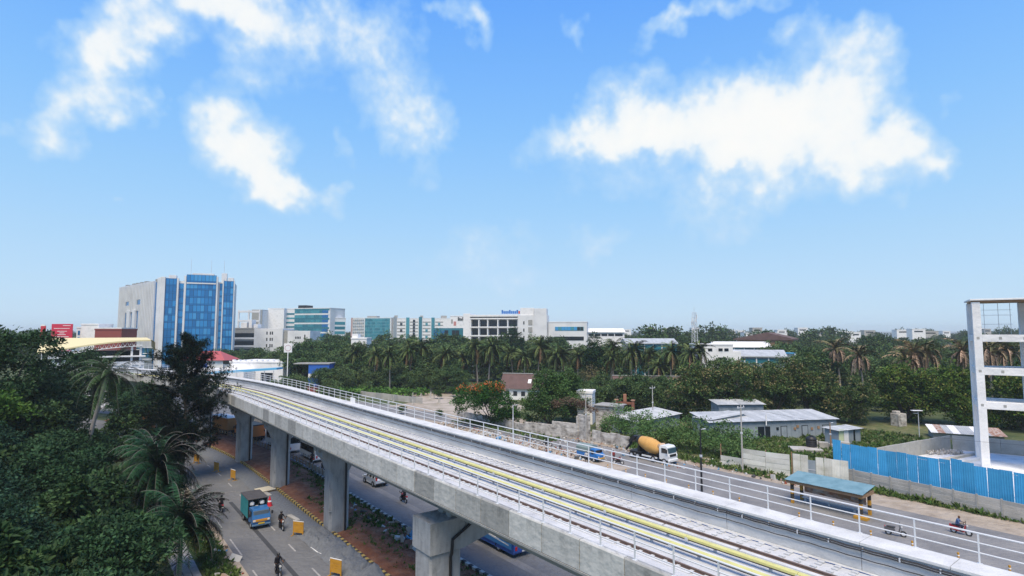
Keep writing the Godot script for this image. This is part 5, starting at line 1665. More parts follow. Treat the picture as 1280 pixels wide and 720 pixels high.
func make_site() -> void:
	# sheets of ground
	sheet("bare_field", [[-47, -178], [-30, -190], [-11, -189], [4, -152], [-3, -126], [-14, -132], [-25, -157]], .02, M.field)
	sheet("shed_lot", [[16, -104], [22, -128], [44, -128], [70, -126], [100, -126], [80, -106], [52, -94], [45, -78], [36, -85], [28, -94]], .02, M.turf)
	sheet("lot_path", [[55, -108.5], [63, -109], [64, -105], [59.5, -101.5], [55, -95], [49.5, -86], [47, -86], [50, -92], [55.5, -101]], .03, M.dust)
	sheet("yard_floor", [[46.5, -77.5], [50, -84.5], [75, -97.5], [98, -82], [70, -50], [56, -57]], .035, M.slab)
	sheet("yard_soil", [[60, -66], [75, -78], [92, -72], [70, -50], [56, -57]], .045, M.dust)
	# field walls
	for q in [["grey block wall along the near edge of the crop strip", -47, -176, -25, -158, 1.7], ["low grey wall at the back of the bare field", -27, -186, -10, -188, 2.2], ["grey wall corner beside the bare field", -46, -176, -58, -190, 1.6]]:
		var t := place("field_wall", q[0], "wall", q[1], q[2], q[3], q[4])
		var w := front_of(q[1], q[2], q[3], q[4])
		var n := int(w / 2.4)
		for i in n:
			bx(t, "wall_panel", M.cast if i % 3 else M.wallgrey, i * w / n, (i + 1) * w / n - .03, 0, q[5] + rng.randf_range(-.06, .06), -.12, .1, .02)
	for i in 14:
		var px := lerpf(-36, -8, rng.randf())
		var t := thing("field_post", "short pale concrete post standing in the bare field", "post", Vector3(px, 0, -150 - 22 * rng.randf() - .6 * absf(px + 20)), 0, "posts in the bare field")
		bx(t, "shaft", M.cast, -.12, .12, 0, 1.3 + rng.randf() * .5, -.12, .12, .02)
		bx(t, "footing", M.cast, -.3, .3, 0, .2, -.3, .3, .03)
	# old stained wall
	var ow := [[-13, -133], [2.4, -113.4], [7.7, -110], [12.3, -106.7], [14.2, -104.4]]
	var hs := [1.8, 2.2, 2.8, 4.6]
	for i in 4:
		var names := ["low stained plaster wall behind the flame tree", "stained plaster wall behind the bright airy tree", "black streaked plaster wall beside the ruined corner", "tall ruined white wall corner with dark stains"]
		var t := place("stained_wall", names[i], "wall", ow[i][0], ow[i][1], ow[i + 1][0], ow[i + 1][1], )
		var w := Vector2(ow[i + 1][0] - ow[i][0], ow[i + 1][1] - ow[i][1]).length()
		var n := maxi(1, int(w / 3.0))
		for k in n:
			bx(t, "wall_panel", M.stained, k * w / n, (k + 1) * w / n - .04, 0, hs[i] + rng.randf_range(-.1, .08), -.35, 0, .05)
			if i == 3:
				bx(t, "buttress", M.stained, k * w / n - .2, k * w / n + .2, 0, hs[i] - .3, -.2, .22, .04)
	var pieces := []
	var r := RandomNumberGenerator.new()
	r.seed = 5
	for i in 46:
		var t := r.randf()
		pieces.append([Vector3(lerpf(6.5, 15.5, t), 4.6 + 2.0 * sin(t * 3.0) * r.randf_range(.5, 1.1), lerpf(-113, -105.5, t) - r.randf() * 1.6), Vector3(.9, .8, .8), 34])
	var o := add_mesh(self, "dry_creeper", leaf_bank(6, pieces, .3, Color(.09, .06, .045), Color(.16, .11, .08)), M.leaf)
	o.set_meta("label", "dry brown creeper heaped on top of the ruined wall corner")
	o.set_meta("category", "creeper")
	# hut and white wall right of it
	var hut := block("white_hut", "small white walled hut right of the ruined wall corner", [17.2, -117, 20.8, -114.5], 4, 4.3, M.stained, "hut")
	bx(hut, "roof_slab", M.wallgrey, -.5, 5.0, 4.95, 5.1, -4.5, .5)
	hut = block("white_hut", "tall narrow white plaster hut behind the ruined wall corner", [14.2, -124, 17.4, -123], 4, 6.6, M.white, "hut")
	bx(hut, "door", M.wallgrey, 1.0, 1.9, 0, 2.0, -.02, .06)
	var wt := place("white_wall", "low white wall section beside the creeper hedge", "wall", 14.6, -104.0, 20.2, -98.0)
	for i in 4:
		bx(wt, "wall_panel", M.stained, i * 2.05, i * 2.05 + 2.0, 0, 2.2 - .2 * (i % 2), -.25, 0, .03)
	# red gate
	var g := place("shrine_gate", "small reddish gate with two posts and a stepped top among the trees", "gate", 25, -138, 30, -136)
	for x in [0.0, 4.0]:
		bx(g, "post", plain(Color(.24, .10, .07), .9), x, x + .7, 0, 3.4, -.7, 0, .05)
		bx(g, "post_cap", plain(Color(.36, .22, .16), .9), x - .12, x + .82, 3.4, 3.7, -.8, .12, .05)
	bx(g, "lintel", plain(Color(.22, .09, .06), .9), .7, 4.0, 2.5, 3.1, -.6, -.1, .04)
	bx(g, "crest", plain(Color(.36, .17, .11), .9), 2.0, 2.8, 3.1, 5.0, -.55, -.2, .1)
	# houses with tile roofs behind the trees
	for q in [["house with a dull red pitched roof behind the flame tree", -3.5, -168, 15.5, -163, 3.4, 7.4, 9.0], ["long house with a brown pitched roof below the palms", 30, -166, 49.5, -163, 3.8, 6.9, 8.0]]:
		var t := place("pitched_house", q[0], "house", q[1], q[2], q[3], q[4])
		var w := front_of(q[1], q[2], q[3], q[4])
		bx(t, "wall", M.white, .6, w - .6, 0, q[5], -q[7], -.8, .04)
		for k in int(w / 2.4):
			bx(t, "window", M.dark_glass, 1.4 + k * 2.4, 2.6 + k * 2.4, q[5] - 2.2, q[5] - .9, -.85, -.72)
		roof_sheets(t, -.4, w + .4, Vector2(0, q[5] - .1), Vector2(-q[7] / 2, q[6]), [M.tile_roof], 1.2)
		roof_sheets(t, -.4, w + .4, Vector2(-q[7], q[5] - .1), Vector2(-q[7] / 2, q[6]), [M.tile_roof], 1.2)
		bx(t, "ridge_cap", M.wallgrey, -.5, w + .5, q[6] - .02, q[6] + .2, -q[7] / 2 - .25, -q[7] / 2 + .25, .03)
		bx(t, "skylight", M.white, 8.0, 9.0, 0, 1.6, -.05, .0, .0, Transform3D(Basis(Vector3.RIGHT, -atan2(q[7] / 2, q[6] - q[5])), Vector3(0, q[5] + 1.5, -1.5)))
	# tin sheds
	var tin := [M.tin_roof, M.tin_roof, M.tin_pale]
	var sa := shed("tin_shed", "long blue grey tin shed with doors and a pale roof", [36.6, -105.1, 62.4, -109.4], 7.0, 3.4, 4.2, M.tin, tin)
	for q in [[.3, 1.9], [9.6, 10.9], [11.1, 12.1]]:
		bx(sa, "door", M.dark_glass, q[0], q[1], 0, 2.3, .0, .07)
	for q in [[14.4, 15.5], [18.8, 19.9], [23.2, 24.4]]:
		bx(sa, "door", M.tin, q[0], q[1], 0, 2.2, .02, .08)
		bx(sa, "door_frame", M.dark_glass, q[0] - .12, q[1] + .12, 0, 2.32, .0, .05)
	for q in [[13.4, 1.6], [17.0, 1.5], [17.6, 1.9], [20.6, 1.4], [22.0, 1.6]]:
		bx(sa, "wall_item", M.dark_glass if q[0] < 17 else M.wood, q[0], q[0] + .45, q[1], q[1] + .5, .0, .12)
	bx(sa, "wall_lamp", M.white, 10.9, 11.1, 2.6, 4.6, .5, .6)
	var sb := shed("tin_shed", "taller tin wing at the left end of the long tin shed", [35.2, -109.5, 37.0, -106.0], 9.0, 3.7, 4.3, M.tin, tin)
	bx(sb, "door", M.dark_glass, 1.4, 2.6, 0, 2.4, .0, .07)
	shed("tin_shed", "small raised tin roof behind the long tin shed", [43.0, -118.0, 52.5, -118.5], 4.0, 5.0, 5.5, M.tin, tin)
	shed("tin_shed", "low tin shed with a whitish roof beside the creeper hedge", [24.1, -110.5, 36.0, -122.0], 6.0, 2.6, 3.3, M.tin, [M.tin_pale, M.tin_roof])
	var tl := shed("tin_hut", "small hut of loose tin sheets near the water tank", [57.6, -100.6, 63.0, -103.0], 2.6, 2.7, 2.8, M.tin, tin)
	bx(tl, "pale_sheet", plain(Color(.55, .62, .4), .7), .1, 1.3, 0, 2.8, .04, .08)
	bx(tl, "pale_sheet", M.white, 1.4, 2.6, 0, 2.75, .04, .08)
	bx(tl, "painted_gap", M.dark_glass, 4.0, 4.4, 0, 2.6, .0, .05)  # dark strip on the solid wall, painting in the shade of a gap
	shed("rusty_shed", "low shed of rusty and white patched roof sheets behind the yard wall", [79.5, -107.5, 89, -103], 4.0, 1.2, 2.0, M.wallgrey, [M.rusty, M.white, M.rusty, M.tin_roof])
	# tank, slabs, stump
	var tk := thing("water_tank", "black ribbed water tank on a concrete slab", "tank", Vector3(50.8, .6, -96.8))
	var b := MB.new()
	var pr := []
	for i in 9:
		pr.append(Vector2(.82 + (.05 if i % 2 else 0.0), i * .18))
	pr.append_array([Vector2(.6, 1.68), Vector2(.28, 1.76), Vector2(.28, 1.86), Vector2(0, 1.86)])
	b.lathe(pr, 18)
	part(tk, "drum", b, M.black)
	bx(tk, "lid", M.black, -.2, .2, 1.86, 1.92, -.2, .2, .02)
	var cs := thing("concrete_slab", "rough concrete slab the black tank stands on", "slab", Vector3(49.5, 0, -95.8), -.2)
	bx(cs, "top", M.cast, -2.6, 2.2, .32, .6, -1.4, 1.3, .06)
	bx(cs, "block", M.cast, -2.5, 2.1, 0, .32, -1.3, 1.25, .04)
	cs = thing("rubble_wall", "low broken concrete wall between the tank and the tin hut", "wall", Vector3(54.5, 0, -98.5), -.35)
	for i in 4:
		bx(cs, "block", M.cast, -3 + i * 1.6, -1.5 + i * 1.6, 0, 1.3 - .25 * (i % 3), -.4, .4, .08)
	cs = thing("brick_stump", "old square masonry stump under the yellow green tree", "ruin", Vector3(82.6, 0, -121.5), .3)
	bx(cs, "shaft", M.stained, -1.1, 1.1, 0, 2.7, -1.0, 1.0, .08)
	bx(cs, "broken_top", M.stained, -.9, .2, 2.7, 3.2, -.8, .4, .1)
	# creeper hedge
	pieces = []
	r.seed = 9
	for i in 260:
		var t := r.randf()
		var back := r.randf()
		pieces.append([Vector3(lerpf(16, 35.5, t) + back * 4.0, .8 + 5.4 * (.3 + .7 * back) * r.randf_range(.5, 1.0) * (1.0 - .3 * t), lerpf(-106, -86.2, t) - back * 3.5), Vector3(1.15, .95, 1.15), 46])
	o = add_mesh(self, "creeper_hedge", leaf_bank(10, pieces, .32, Color(.05, .12, .035), Color(.12, .20, .07)), M.leaf)
	o.set_meta("label", "long thick green creeper hedge behind the mixer truck")
	o.set_meta("category", "hedge")
	pieces = []
	for i in 30:
		pieces.append([Vector3(lerpf(33, 41, r.randf()), .5, lerpf(-90, -84, r.randf())), Vector3(1.2, .8, 1.0), 34])
	o = add_mesh(self, "ground_creeper", leaf_bank(11, pieces, .3, Color(.04, .11, .025), Color(.08, .17, .045)), M.leaf)
	o.set_meta("label", "low green creeper patch behind the white sheet fence")
	o.set_meta("category", "creeper")
	# white fence: ribbed boards lying at the left, standing sheets at the right
	var wf := place("white_fence", "white corrugated fence of lying sheets, broken at its left end", "fence", 31.4, -86.0, 38.6, -79.4)
	var wl := front_of(31.4, -86.0, 38.6, -79.4)
	for k in 3:
		for j in 4:
			if k == 0 and j > 1:
				continue
			var m := bx(wf, "sheet", M.fence_white[(k + j) % 3], k * wl / 3, (k + 1) * wl / 3 - .04, .1 + j * .72, .8 + j * .72, -.02, .02)
			m.rotation = Vector3(rng.randf_range(-.05, .05), 0, rng.randf_range(-.03, .03))
		bx(wf, "post", M.wood, k * wl / 3 - .06, k * wl / 3 + .06, 0, 3.2, -.2, -.08)
	wf = place("white_fence", "white fence of standing ribbed sheets with a grey door", "fence", 38.9, -79.2, 44.2, -75.2)
	wl = front_of(38.9, -79.2, 44.2, -75.2)
	for k in 7:
		if k == 2:
			bx(wf, "door", M.tin, k * wl / 7, (k + 1) * wl / 7 - .05, .1, 2.6, -.03, .03)
			bx(wf, "door_bar", M.galv, k * wl / 7, (k + 1) * wl / 7 - .05, 1.3, 1.38, .03, .06)
			continue
		var m := add_mesh(wf, "sheet", corrugated(wl / 7 * .98, 3.1, 5), M.fence_white[k % 3])
		m.position = Vector3((k + .5) * wl / 7, .05 + rng.randf_range(-.08, .08), 0)
		m.rotation.z = rng.randf_range(-.012, .012)
	bx(wf, "post", M.wood, -.2, -.08, 0, 3.4, -.12, .02)
	# precast compound wall and the blue sheets behind it
	var dir := Vector3(53.5 - 43.6, 0, -60.3 + 76.9).normalized()
	var cw := thing("compound_wall", "grey precast plank wall with posts below the blue sheets", "wall", Vector3(43.6, 0, -76.9), facing(dir))
	for k in 13:
		for j in 5:
			bx(cw, "plank", M.cast if (k + j) % 4 else M.wallgrey, k * 2.2 + .09, k * 2.2 + 2.11, .02 + j * .4, .405 + j * .4, -.05, .02, .015)
		bx(cw, "post", M.wallgrey, k * 2.2 - .085, k * 2.2 + .085, 0, 2.12, -.1, .07, .015)
	var bf := thing("blue_fence", "bright blue corrugated sheet fence above the precast wall", "fence", Vector3(44.2, 0, -77.6) + dir.cross(Vector3.UP) * -.0, facing(dir))
	for k in 26:
		var m := add_mesh(bf, "sheet", corrugated(1.125, 3.7, 5), M.fence_blue[rng.randi() % 3])
		m.position = Vector3(-.2 + k * 1.14, 1.3 + rng.randf_range(-.09, .09) + (.25 if k in [0, 12, 13] else 0.0), -.35 + rng.randf_range(-.03, .03))
		m.rotation = Vector3(rng.randf_range(-.015, .015), rng.randf_range(-.03, .03), rng.randf_range(-.012, .012))
	for k in 11:
		bx(bf, "post", M.galv, k * 2.8, k * 2.8 + .08, 0, 5.0, -.5, -.42)
	for y in [2.2, 4.6]:
		bx(bf, "batten", M.galv, -.5, 29, y, y + .06, -.45, -.4)
	# yard walls and kerbs
	for q in [["plastered yard wall running back from the blue fence, shade put into its grey", 49.5, -83.7, 75, -97.5], ["plastered wall at the back of the yard, sunlight put into its paler colour", 75.2, -97.4, 99, -82.0]]:
		var t := place("yard_wall", q[0], "wall", q[1], q[2], q[3], q[4])
		var w := front_of(q[1], q[2], q[3], q[4])
		var n := int(w / 3.0)
		for k in n:
			bx(t, "wall_panel", M.wallgrey if q[1] < 60 else M.cast, k * w / n, (k + 1) * w / n - .02, 0, 2.35 + .03 * (k % 2), -.25, 0, .03)  # shaded wall greyer, sunlit wall paler: the light is put into the colours
	var kb := place("plinth_beam", "long low concrete beam lying across the yard floor", "beam", 57, -82.5, 76.5, -92.5)
	bx(kb, "beam", M.cast, 0, 21.9, 0, .75, -.5, 0, .05)
	bx(kb, "beam_step", M.slab, 1, 21, 0, .4, .01, 1.2, .05)
	b = MB.new()
	r.seed = 15
	for i in 70:
		b.xf = Transform3D(Basis.from_euler(Vector3(r.randf() * 3, r.randf() * 3, r.randf() * 3)), Vector3(lerpf(68, 74, r.randf()), .1 + .35 * r.randf(), -93.2 - 1.6 * r.randf()))
		b.box(-.3, .3, -.1, .1, -.16, .16)
	o = struct("rubble_pile", b, M.stained)
	o.set_meta("kind", "stuff")
	o.set_meta("label", "pile of broken bricks and timber against the yard wall")
	o.set_meta("category", "rubble")
	# concrete frame building
	var e1 := Vector3(.83, 0, .558)
	var fb := thing("frame_building", "unfinished white concrete frame building of bare columns and beams", "building", Vector3(69.3, 0, -84.4), facing(e1))
	for i in 4:
		for j in 2:
			bx(fb, "column", M.slab, i * 6.2, i * 6.2 + 1.0, 0, 24.5, -j * 6.4 - 1.0, -j * 6.4, .04)
	for y in [9.7, 14.7, 19.6]:
		for j in 2:
			for i in 3:
				bx(fb, "beam", M.slab, i * 6.2 + 1.0, i * 6.2 + 6.2, y - 1.05, y, -j * 6.4 - .98, -j * 6.4 - .02, .03)
		for i in 4:
			bx(fb, "cross_beam", M.slab, i * 6.2 + .1, i * 6.2 + .9, y - 1.0, y - .02, -6.4, -1.0, .03)
		for i in 3:
			bx(fb, "floor_slab", M.slab, i * 6.2 + .92, i * 6.2 + 6.18, y - .3, y - .1, -6.38, -1.02)
		for x in [.35, 2.9, 5.6]:
			bx(fb, "form_tie", M.wallgrey, x, x + .34, y - .68, y - .32, .0, .012)
	bx(fb, "roof_slab", M.wood, .15, 19.8, 24.52, 24.7, -7.4, -.1)  # dark brown slab, inset so only its underside shows
	bx(fb, "roof_edge", M.slab, -.2, 20.05, 24.71, 24.95, -7.65, .25, .03)
	bx(fb, "infill_wall", M.wood, 8.2, 12.2, 19.62, 24.5, -6.6, -6.4)
	b = MB.new()
	for x in [1.9, 3.6, 5.0]:
		b.tube([Vector3(x, 19.62, -5.0), Vector3(x, 24.5, -5.0)], [.03], 4)
	for y in [21.2, 22.6, 23.4]:
		b.tube([Vector3(1.6, y, -5.0), Vector3(5.2, y, -5.0)], [.025], 4)
	part(fb, "scaffold", b, M.galv)
	# poles, lamps, wires
	pole("concrete_pole", "tall tan utility pole on the verge in front of the creeper hedge", Vector3(33.2, 0, -82.4), 9.6, M.cast, true)
	pole("dark_pole", "thin dark lamp pole rising behind the far railing", Vector3(23.8, 0, -72), 7.8, M.black, false)
	pole("concrete_pole", "grey pole standing before the low stained wall", Vector3(.2, 0, -108), 6.2, M.galv, false)
	pole("concrete_pole", "grey pole in front of the ruined wall corner", Vector3(13.6, 0, -104.6), 8.6, M.cast, true)
	pole("concrete_pole", "short pole between tank and tin hut", Vector3(54.2, 0, -97), 4.6, M.wood, false)
	pole("concrete_pole", "grey pole above the low tin shed", Vector3(30.5, 0, -123), 8.4, M.cast, true)
	for q in [[Vector3(33.2, 9.2, -82.4), Vector3(13.6, 8.3, -104.6), "sagging black wire between the hedge pole and the ruined corner pole"], [Vector3(33.2, 9.2, -82.4), Vector3(60, 9.0, -52), "black wire running from the hedge pole to the right"]]:
		b = MB.new()
		var pts := []
		for i in 13:
			var t := i / 12.0
			pts.append((q[0] as Vector3).lerp(q[1], t) - Vector3(0, 1.1 * 4 * t * (1 - t), 0))
		b.tube(pts, [.012], 4)
		o = part(self, "overhead_wire", b, M.cable)
		o.set_meta("label", q[2])
		o.set_meta("category", "wire")
	var sl := thing("solar_lamp", "grey street lamp with a flat solar panel behind the yard wall", "street lamp", Vector3(76.5, 0, -107))
	b = MB.new()
	b.tube([Vector3(0, 0, 0), Vector3(0, 5.2, 0)], [.09, .06], 7)
	part(sl, "pole", b, M.galv)
	bx(sl, "solar_panel", M.white, -1.2, .7, 5.2, 5.3, -.4, .4, .02)
	bx(sl, "lamp_head", M.galv, -.9, 0, 4.7, 4.8, -.1, .1, .02)
	make_shelter()

func pole(called: String, label: String, at: Vector3, h: float, mat: Material, arms: bool) -> void:
	var t := thing(called, label, "pole", at, .6)
	var b := MB.new()
	b.tube([Vector3.ZERO, Vector3(0, h, 0)], [.14, .08], 7)
	part(t, "shaft", b, mat)
	bx(t, "collar", M.galv, -.13, .13, h * .55, h * .55 + .3, -.13, .13, .02)
	if arms:
		bx(t, "crossarm", M.galv, -.8, .8, h - .6, h - .5, -.06, .06)
		for x in [-.7, 0.0, .7]:
			bx(t, "insulator", M.white, x - .05, x + .05, h - .5, h - .3, -.05, .05, .01)
	else:
		bx(t, "lamp_arm", M.galv, 0, .7, h - .12, h - .06, -.03, .03)
		bx(t, "lamp_head", M.galv, .5, 1.0, h - .14, h - .04, -.1, .1, .02)

func make_shelter() -> void:
	var t := thing("bus_shelter", "roadside bus shelter with a teal ribbed roof and yellow posts", "bus shelter", V(67.3, 25.9), along(20))
	t.scale = Vector3(.95, .95, .95)
	# local +x runs away from the camera, local -z towards the viaduct
	roof_sheets(t, -.3, 8.5, Vector2(-.7, 2.85), Vector2(2.9, 3.35), [M.teal_roof], .8)
	bx(t, "fascia", M.wood, -.2, 8.4, 2.45, 2.8, -.5, -.42, .01)
	bx(t, "fascia", M.wood, -.2, .0, 2.4, 2.8, -.3, 2.8, .01)
	for x in [.2, 7.9]:
		for z in [.0, 2.4]:
			for k in 5:
				bx(t, "post_band", M.barrier if k % 2 == 0 else M.kerb_black, x - .16, x + .16, k * .56, k * .56 + .555, z - .16, z + .16, .02)
	bx(t, "back_panel", M.rusty, 0.6, 7.6, 1.0, 2.7, 2.5, 2.58, .01)
	for k in 4:
		bx(t, "poster", [M.stained, M.wood, M.rusty][k % 3], .9 + k * 1.45, 2.2 + k * 1.45, 1.3, 2.6, 2.46, 2.495)
	bx(t, "bench_seat", M.galv, 1.2, 7.6, .45, .52, 1.6, 2.1, .02)
	for x in [1.6, 4.4, 7.2]:
		bx(t, "bench_leg", M.galv, x - .05, x + .05, 0, .45, 1.7, 2.0)
	bx(t, "yellow_plinth", M.barrier, -.5, .9, 0, .35, -.4, .5, .03)
	bx(t, "red_board", plain(Color(.5, .05, .04), .6), 8.2, 8.26, 1.9, 2.6, .4, 1.2)

# ---------------------------------------------------------------- vehicles (local +x forwards, y up)
func shell(poly: Array, half: float, inset := []) -> MB:      # a side outline pulled across the vehicle's width
	var b := MB.new()
	b.prism(poly, -half, half, inset)
	return b

func wheel(t: Node3D, x: float, z: float, r: float, w := .2) -> void:
	var n := Node3D.new()
	n.name = "wheel"
	t.add_child(n, true)
	n.position = Vector3(x, r, z)
	var key := "tyre %.2f %.2f" % [r, w]
	var ax := Basis(Vector3(1, 0, 0), Vector3(0, 0, 1), Vector3(0, -1, 0))
	if not boxes.has(key):
		var b := MB.new()
		b.lathe([Vector2(r * .6, -w / 2), Vector2(r * .92, -w / 2), Vector2(r, -w * .34), Vector2(r, w * .34), Vector2(r * .92, w / 2), Vector2(r * .6, w / 2)], 18, ax)
		boxes[key] = b.mesh()
		b = MB.new()
		b.lathe([Vector2(0, -w * .3), Vector2(r * .3, -w * .42), Vector2(r * .6, -w * .36), Vector2(r * .6, w * .36), Vector2(r * .3, w * .42), Vector2(0, w * .3)], 12, ax)
		boxes[key + "rim"] = b.mesh()
	add_mesh(n, "tyre", boxes[key], M.rubber)
	add_mesh(n, "rim", boxes[key + "rim"], M.galv)

func P2(a: Array) -> Array:
	var o := []
	for i in range(0, a.size(), 2):
		o.append(Vector2(a[i], a[i + 1]))
	return o

func make_suv() -> void:
	var t := thing("white_suv", "white sport utility car driving away on the main road", "car", V(31.9, 71.2), along(71))
	var w := plain(Color(.68, .69, .70), .25)
	part(t, "body", shell(P2([-2.1, .42, -1.9, .3, 1.9, .3, 2.15, .45, 2.18, .75, 1.95, .95, .95, 1.06, -1.95, 1.08, -2.15, .9]), .9, [.1, .08, .08, .12, .12, .1, .04, .04, .08]), w)
	part(t, "glasshouse", shell(P2([-1.95, 1.06, 1.0, 1.04, .3, 1.56, -1.6, 1.6]), .86, [.02, .02, .16, .16]), M.car_glass)
	part(t, "roof", shell(P2([-1.72, 1.58, .35, 1.55, .2, 1.64, -.6, 1.7, -1.6, 1.67]), .74, [0, 0, .06, .06, .06]), w)
	for x in [-1.95, -1.0, .0]:
		for z in [-1.0, 1.0]:
			var p := MB.new()
			p.tube([Vector3(x, 1.06, z * .87), Vector3(x * .82 + (.1 if x < -1.5 else 0.0), 1.6, z * .72)], [.05], 4)
			part(t, "pillar", p, w)
	for z in [-.72, .72]:
		bx(t, "tail_lamp", M.red_lamp, -2.16, -2.02, .85, 1.3, z - .1, z + .1, .02)
		bx(t, "headlight", M.lens, 2.0, 2.14, .7, .86, z - .18, z + .18, .02)
		bx(t, "roof_rail", M.galv, -1.5, .1, 1.68, 1.73, z - .03, z + .03)
		bx(t, "door_mirror", w, .72, .9, 1.05, 1.2, z * 1.32 - .06, z * 1.32 + .06, .03)
	bx(t, "number_plate", M.lens, -2.18, -2.14, .62, .74, -.26, .26)
	bx(t, "rear_bumper", M.black, -2.2, -2.0, .32, .52, -.8, .8, .05)
	for x in [-1.3, 1.32]:
		for z in [-.82, .82]:
			wheel(t, x, z, .36, .22)

func bus(called: String, label: String, at: Vector3, turn: float, l: float, h: float, mats: Array, stripe: Material, windows_from := .0) -> Node3D:
	var t := thing(called, label, "bus", at, turn)
	var hw := 1.22
	part(t, "body", shell(P2([-l / 2, .55, -l / 2 + .1, .38, l / 2 - .2, .38, l / 2, .6, l / 2 - .02, 1.3, l / 2 - .28, h - .25, l / 2 - .5, h, -l / 2 + .3, h, -l / 2 + .04, h - .3]), hw, [.03, .05, .05, .1, .05, .1, .16, .16, .1]), mats[0])
	var y0 := h * .46
	var y1 := h * .8
	for z in [-1.0, 1.0]:
		var x := -l / 2 + .7
		while x < l / 2 - 1.3:
			bx(t, "window", M.car_glass, x, x + 1.12, y0, y1, z * hw - .03 - .035 * z, z * hw + .03 - .035 * z)
			x += 1.2
		bx(t, "stripe", stripe, -l / 2 + .3, l / 2 - .5, .75, y0 - .2, z * hw - .018, z * hw + .018)
	bx(t, "windscreen", M.car_glass, l / 2 - .3, l / 2 - .02, y0 - .1, y1 + .1, -hw + .2, hw - .2, .02)
	bx(t, "rear_window", M.car_glass, -l / 2 - .02, -l / 2 + .12, y0 + .1, y1 + .05, -hw + .22, hw - .22, .02)
	for z in [-.9, .9]:
		bx(t, "tail_lamp", M.red_lamp, -l / 2 - .03, -l / 2 + .1, .7, 1.05, z - .12, z + .12, .02)
		bx(t, "headlight", M.lens, l / 2 - .1, l / 2 + .03, .6, .8, z - .2, z + .2, .02)
		bx(t, "mirror", M.black, l / 2 - .25, l / 2 + .05, y1 - .3, y1, z * 1.5 - .07, z * 1.5 + .07, .02)
	bx(t, "roof_hatch", mats[0], -.9, .9, h + .003, h + .22, -.7, .7, .08)
	bx(t, "number_plate", M.lens, -l / 2 - .03, -l / 2 + .02, .5, .62, -.25, .25)
	for z in [-1.03, 1.03]:
		wheel(t, l / 2 - 2.2, z, .48, .26)
		wheel(t, -l / 2 + 2.4, z, .48, .26)
	return t

func lorry(label: String, at: Vector3, turn: float, l: float, h: float, cab: Material, box_: Material, top: Material) -> Node3D:
	var t := thing("lorry", label, "truck", at, turn)
	var f := l / 2
	part(t, "cab", shell(P2([f - 1.7, .7, f, .7, f, 1.5, f - .25, 2.45, f - .45, 2.55, f - 1.7, 2.55]), 1.1, [.05, .05, .05, .14, .16, .1]), cab)
	bx(t, "windscreen", M.car_glass, f - .3, f - .02, 1.55, 2.3, -.95, .95, .02)
	for z in [-1.0, 1.0]:
		bx(t, "side_window", M.car_glass, f - 1.3, f - .45, 1.55, 2.25, z * 1.05 - .05, z * 1.05 + .05)
		bx(t, "headlight", M.lens, f - .05, f + .03, .85, 1.05, z * .8 - .15, z * .8 + .15, .02)
		bx(t, "mirror", M.black, f - .3, f - .1, 1.6, 2.1, z * 1.25 - .08, z * 1.25 + .08, .02)
	bx(t, "bumper", M.black, f - .2, f + .1, .45, .72, -1.1, 1.1, .04)
	bx(t, "cargo_body", box_, -f, f - 1.9, .95, h, -1.2, 1.2, .05)
	for k in 6:
		for z in [-1.0, 1.0]:
			bx(t, "body_rib", box_, -f + .2 + k * (l - 2.4) / 5, -f + .3 + k * (l - 2.4) / 5, 1.0, h - .05, z * 1.21 - .03, z * 1.21 + .03)
	bx(t, "cover", top, -f - .02, f - 1.88, h + .002, h + .2, -1.24, 1.24, .08)
	bx(t, "chassis", M.black, -f + .1, f - .3, .55, .92, -.45, .45)
	for x in [f - 1.0, -f + 1.1, -f + 2.2]:
		for z in [-.98, .98]:
			wheel(t, x, z, .5, .28)
	return t

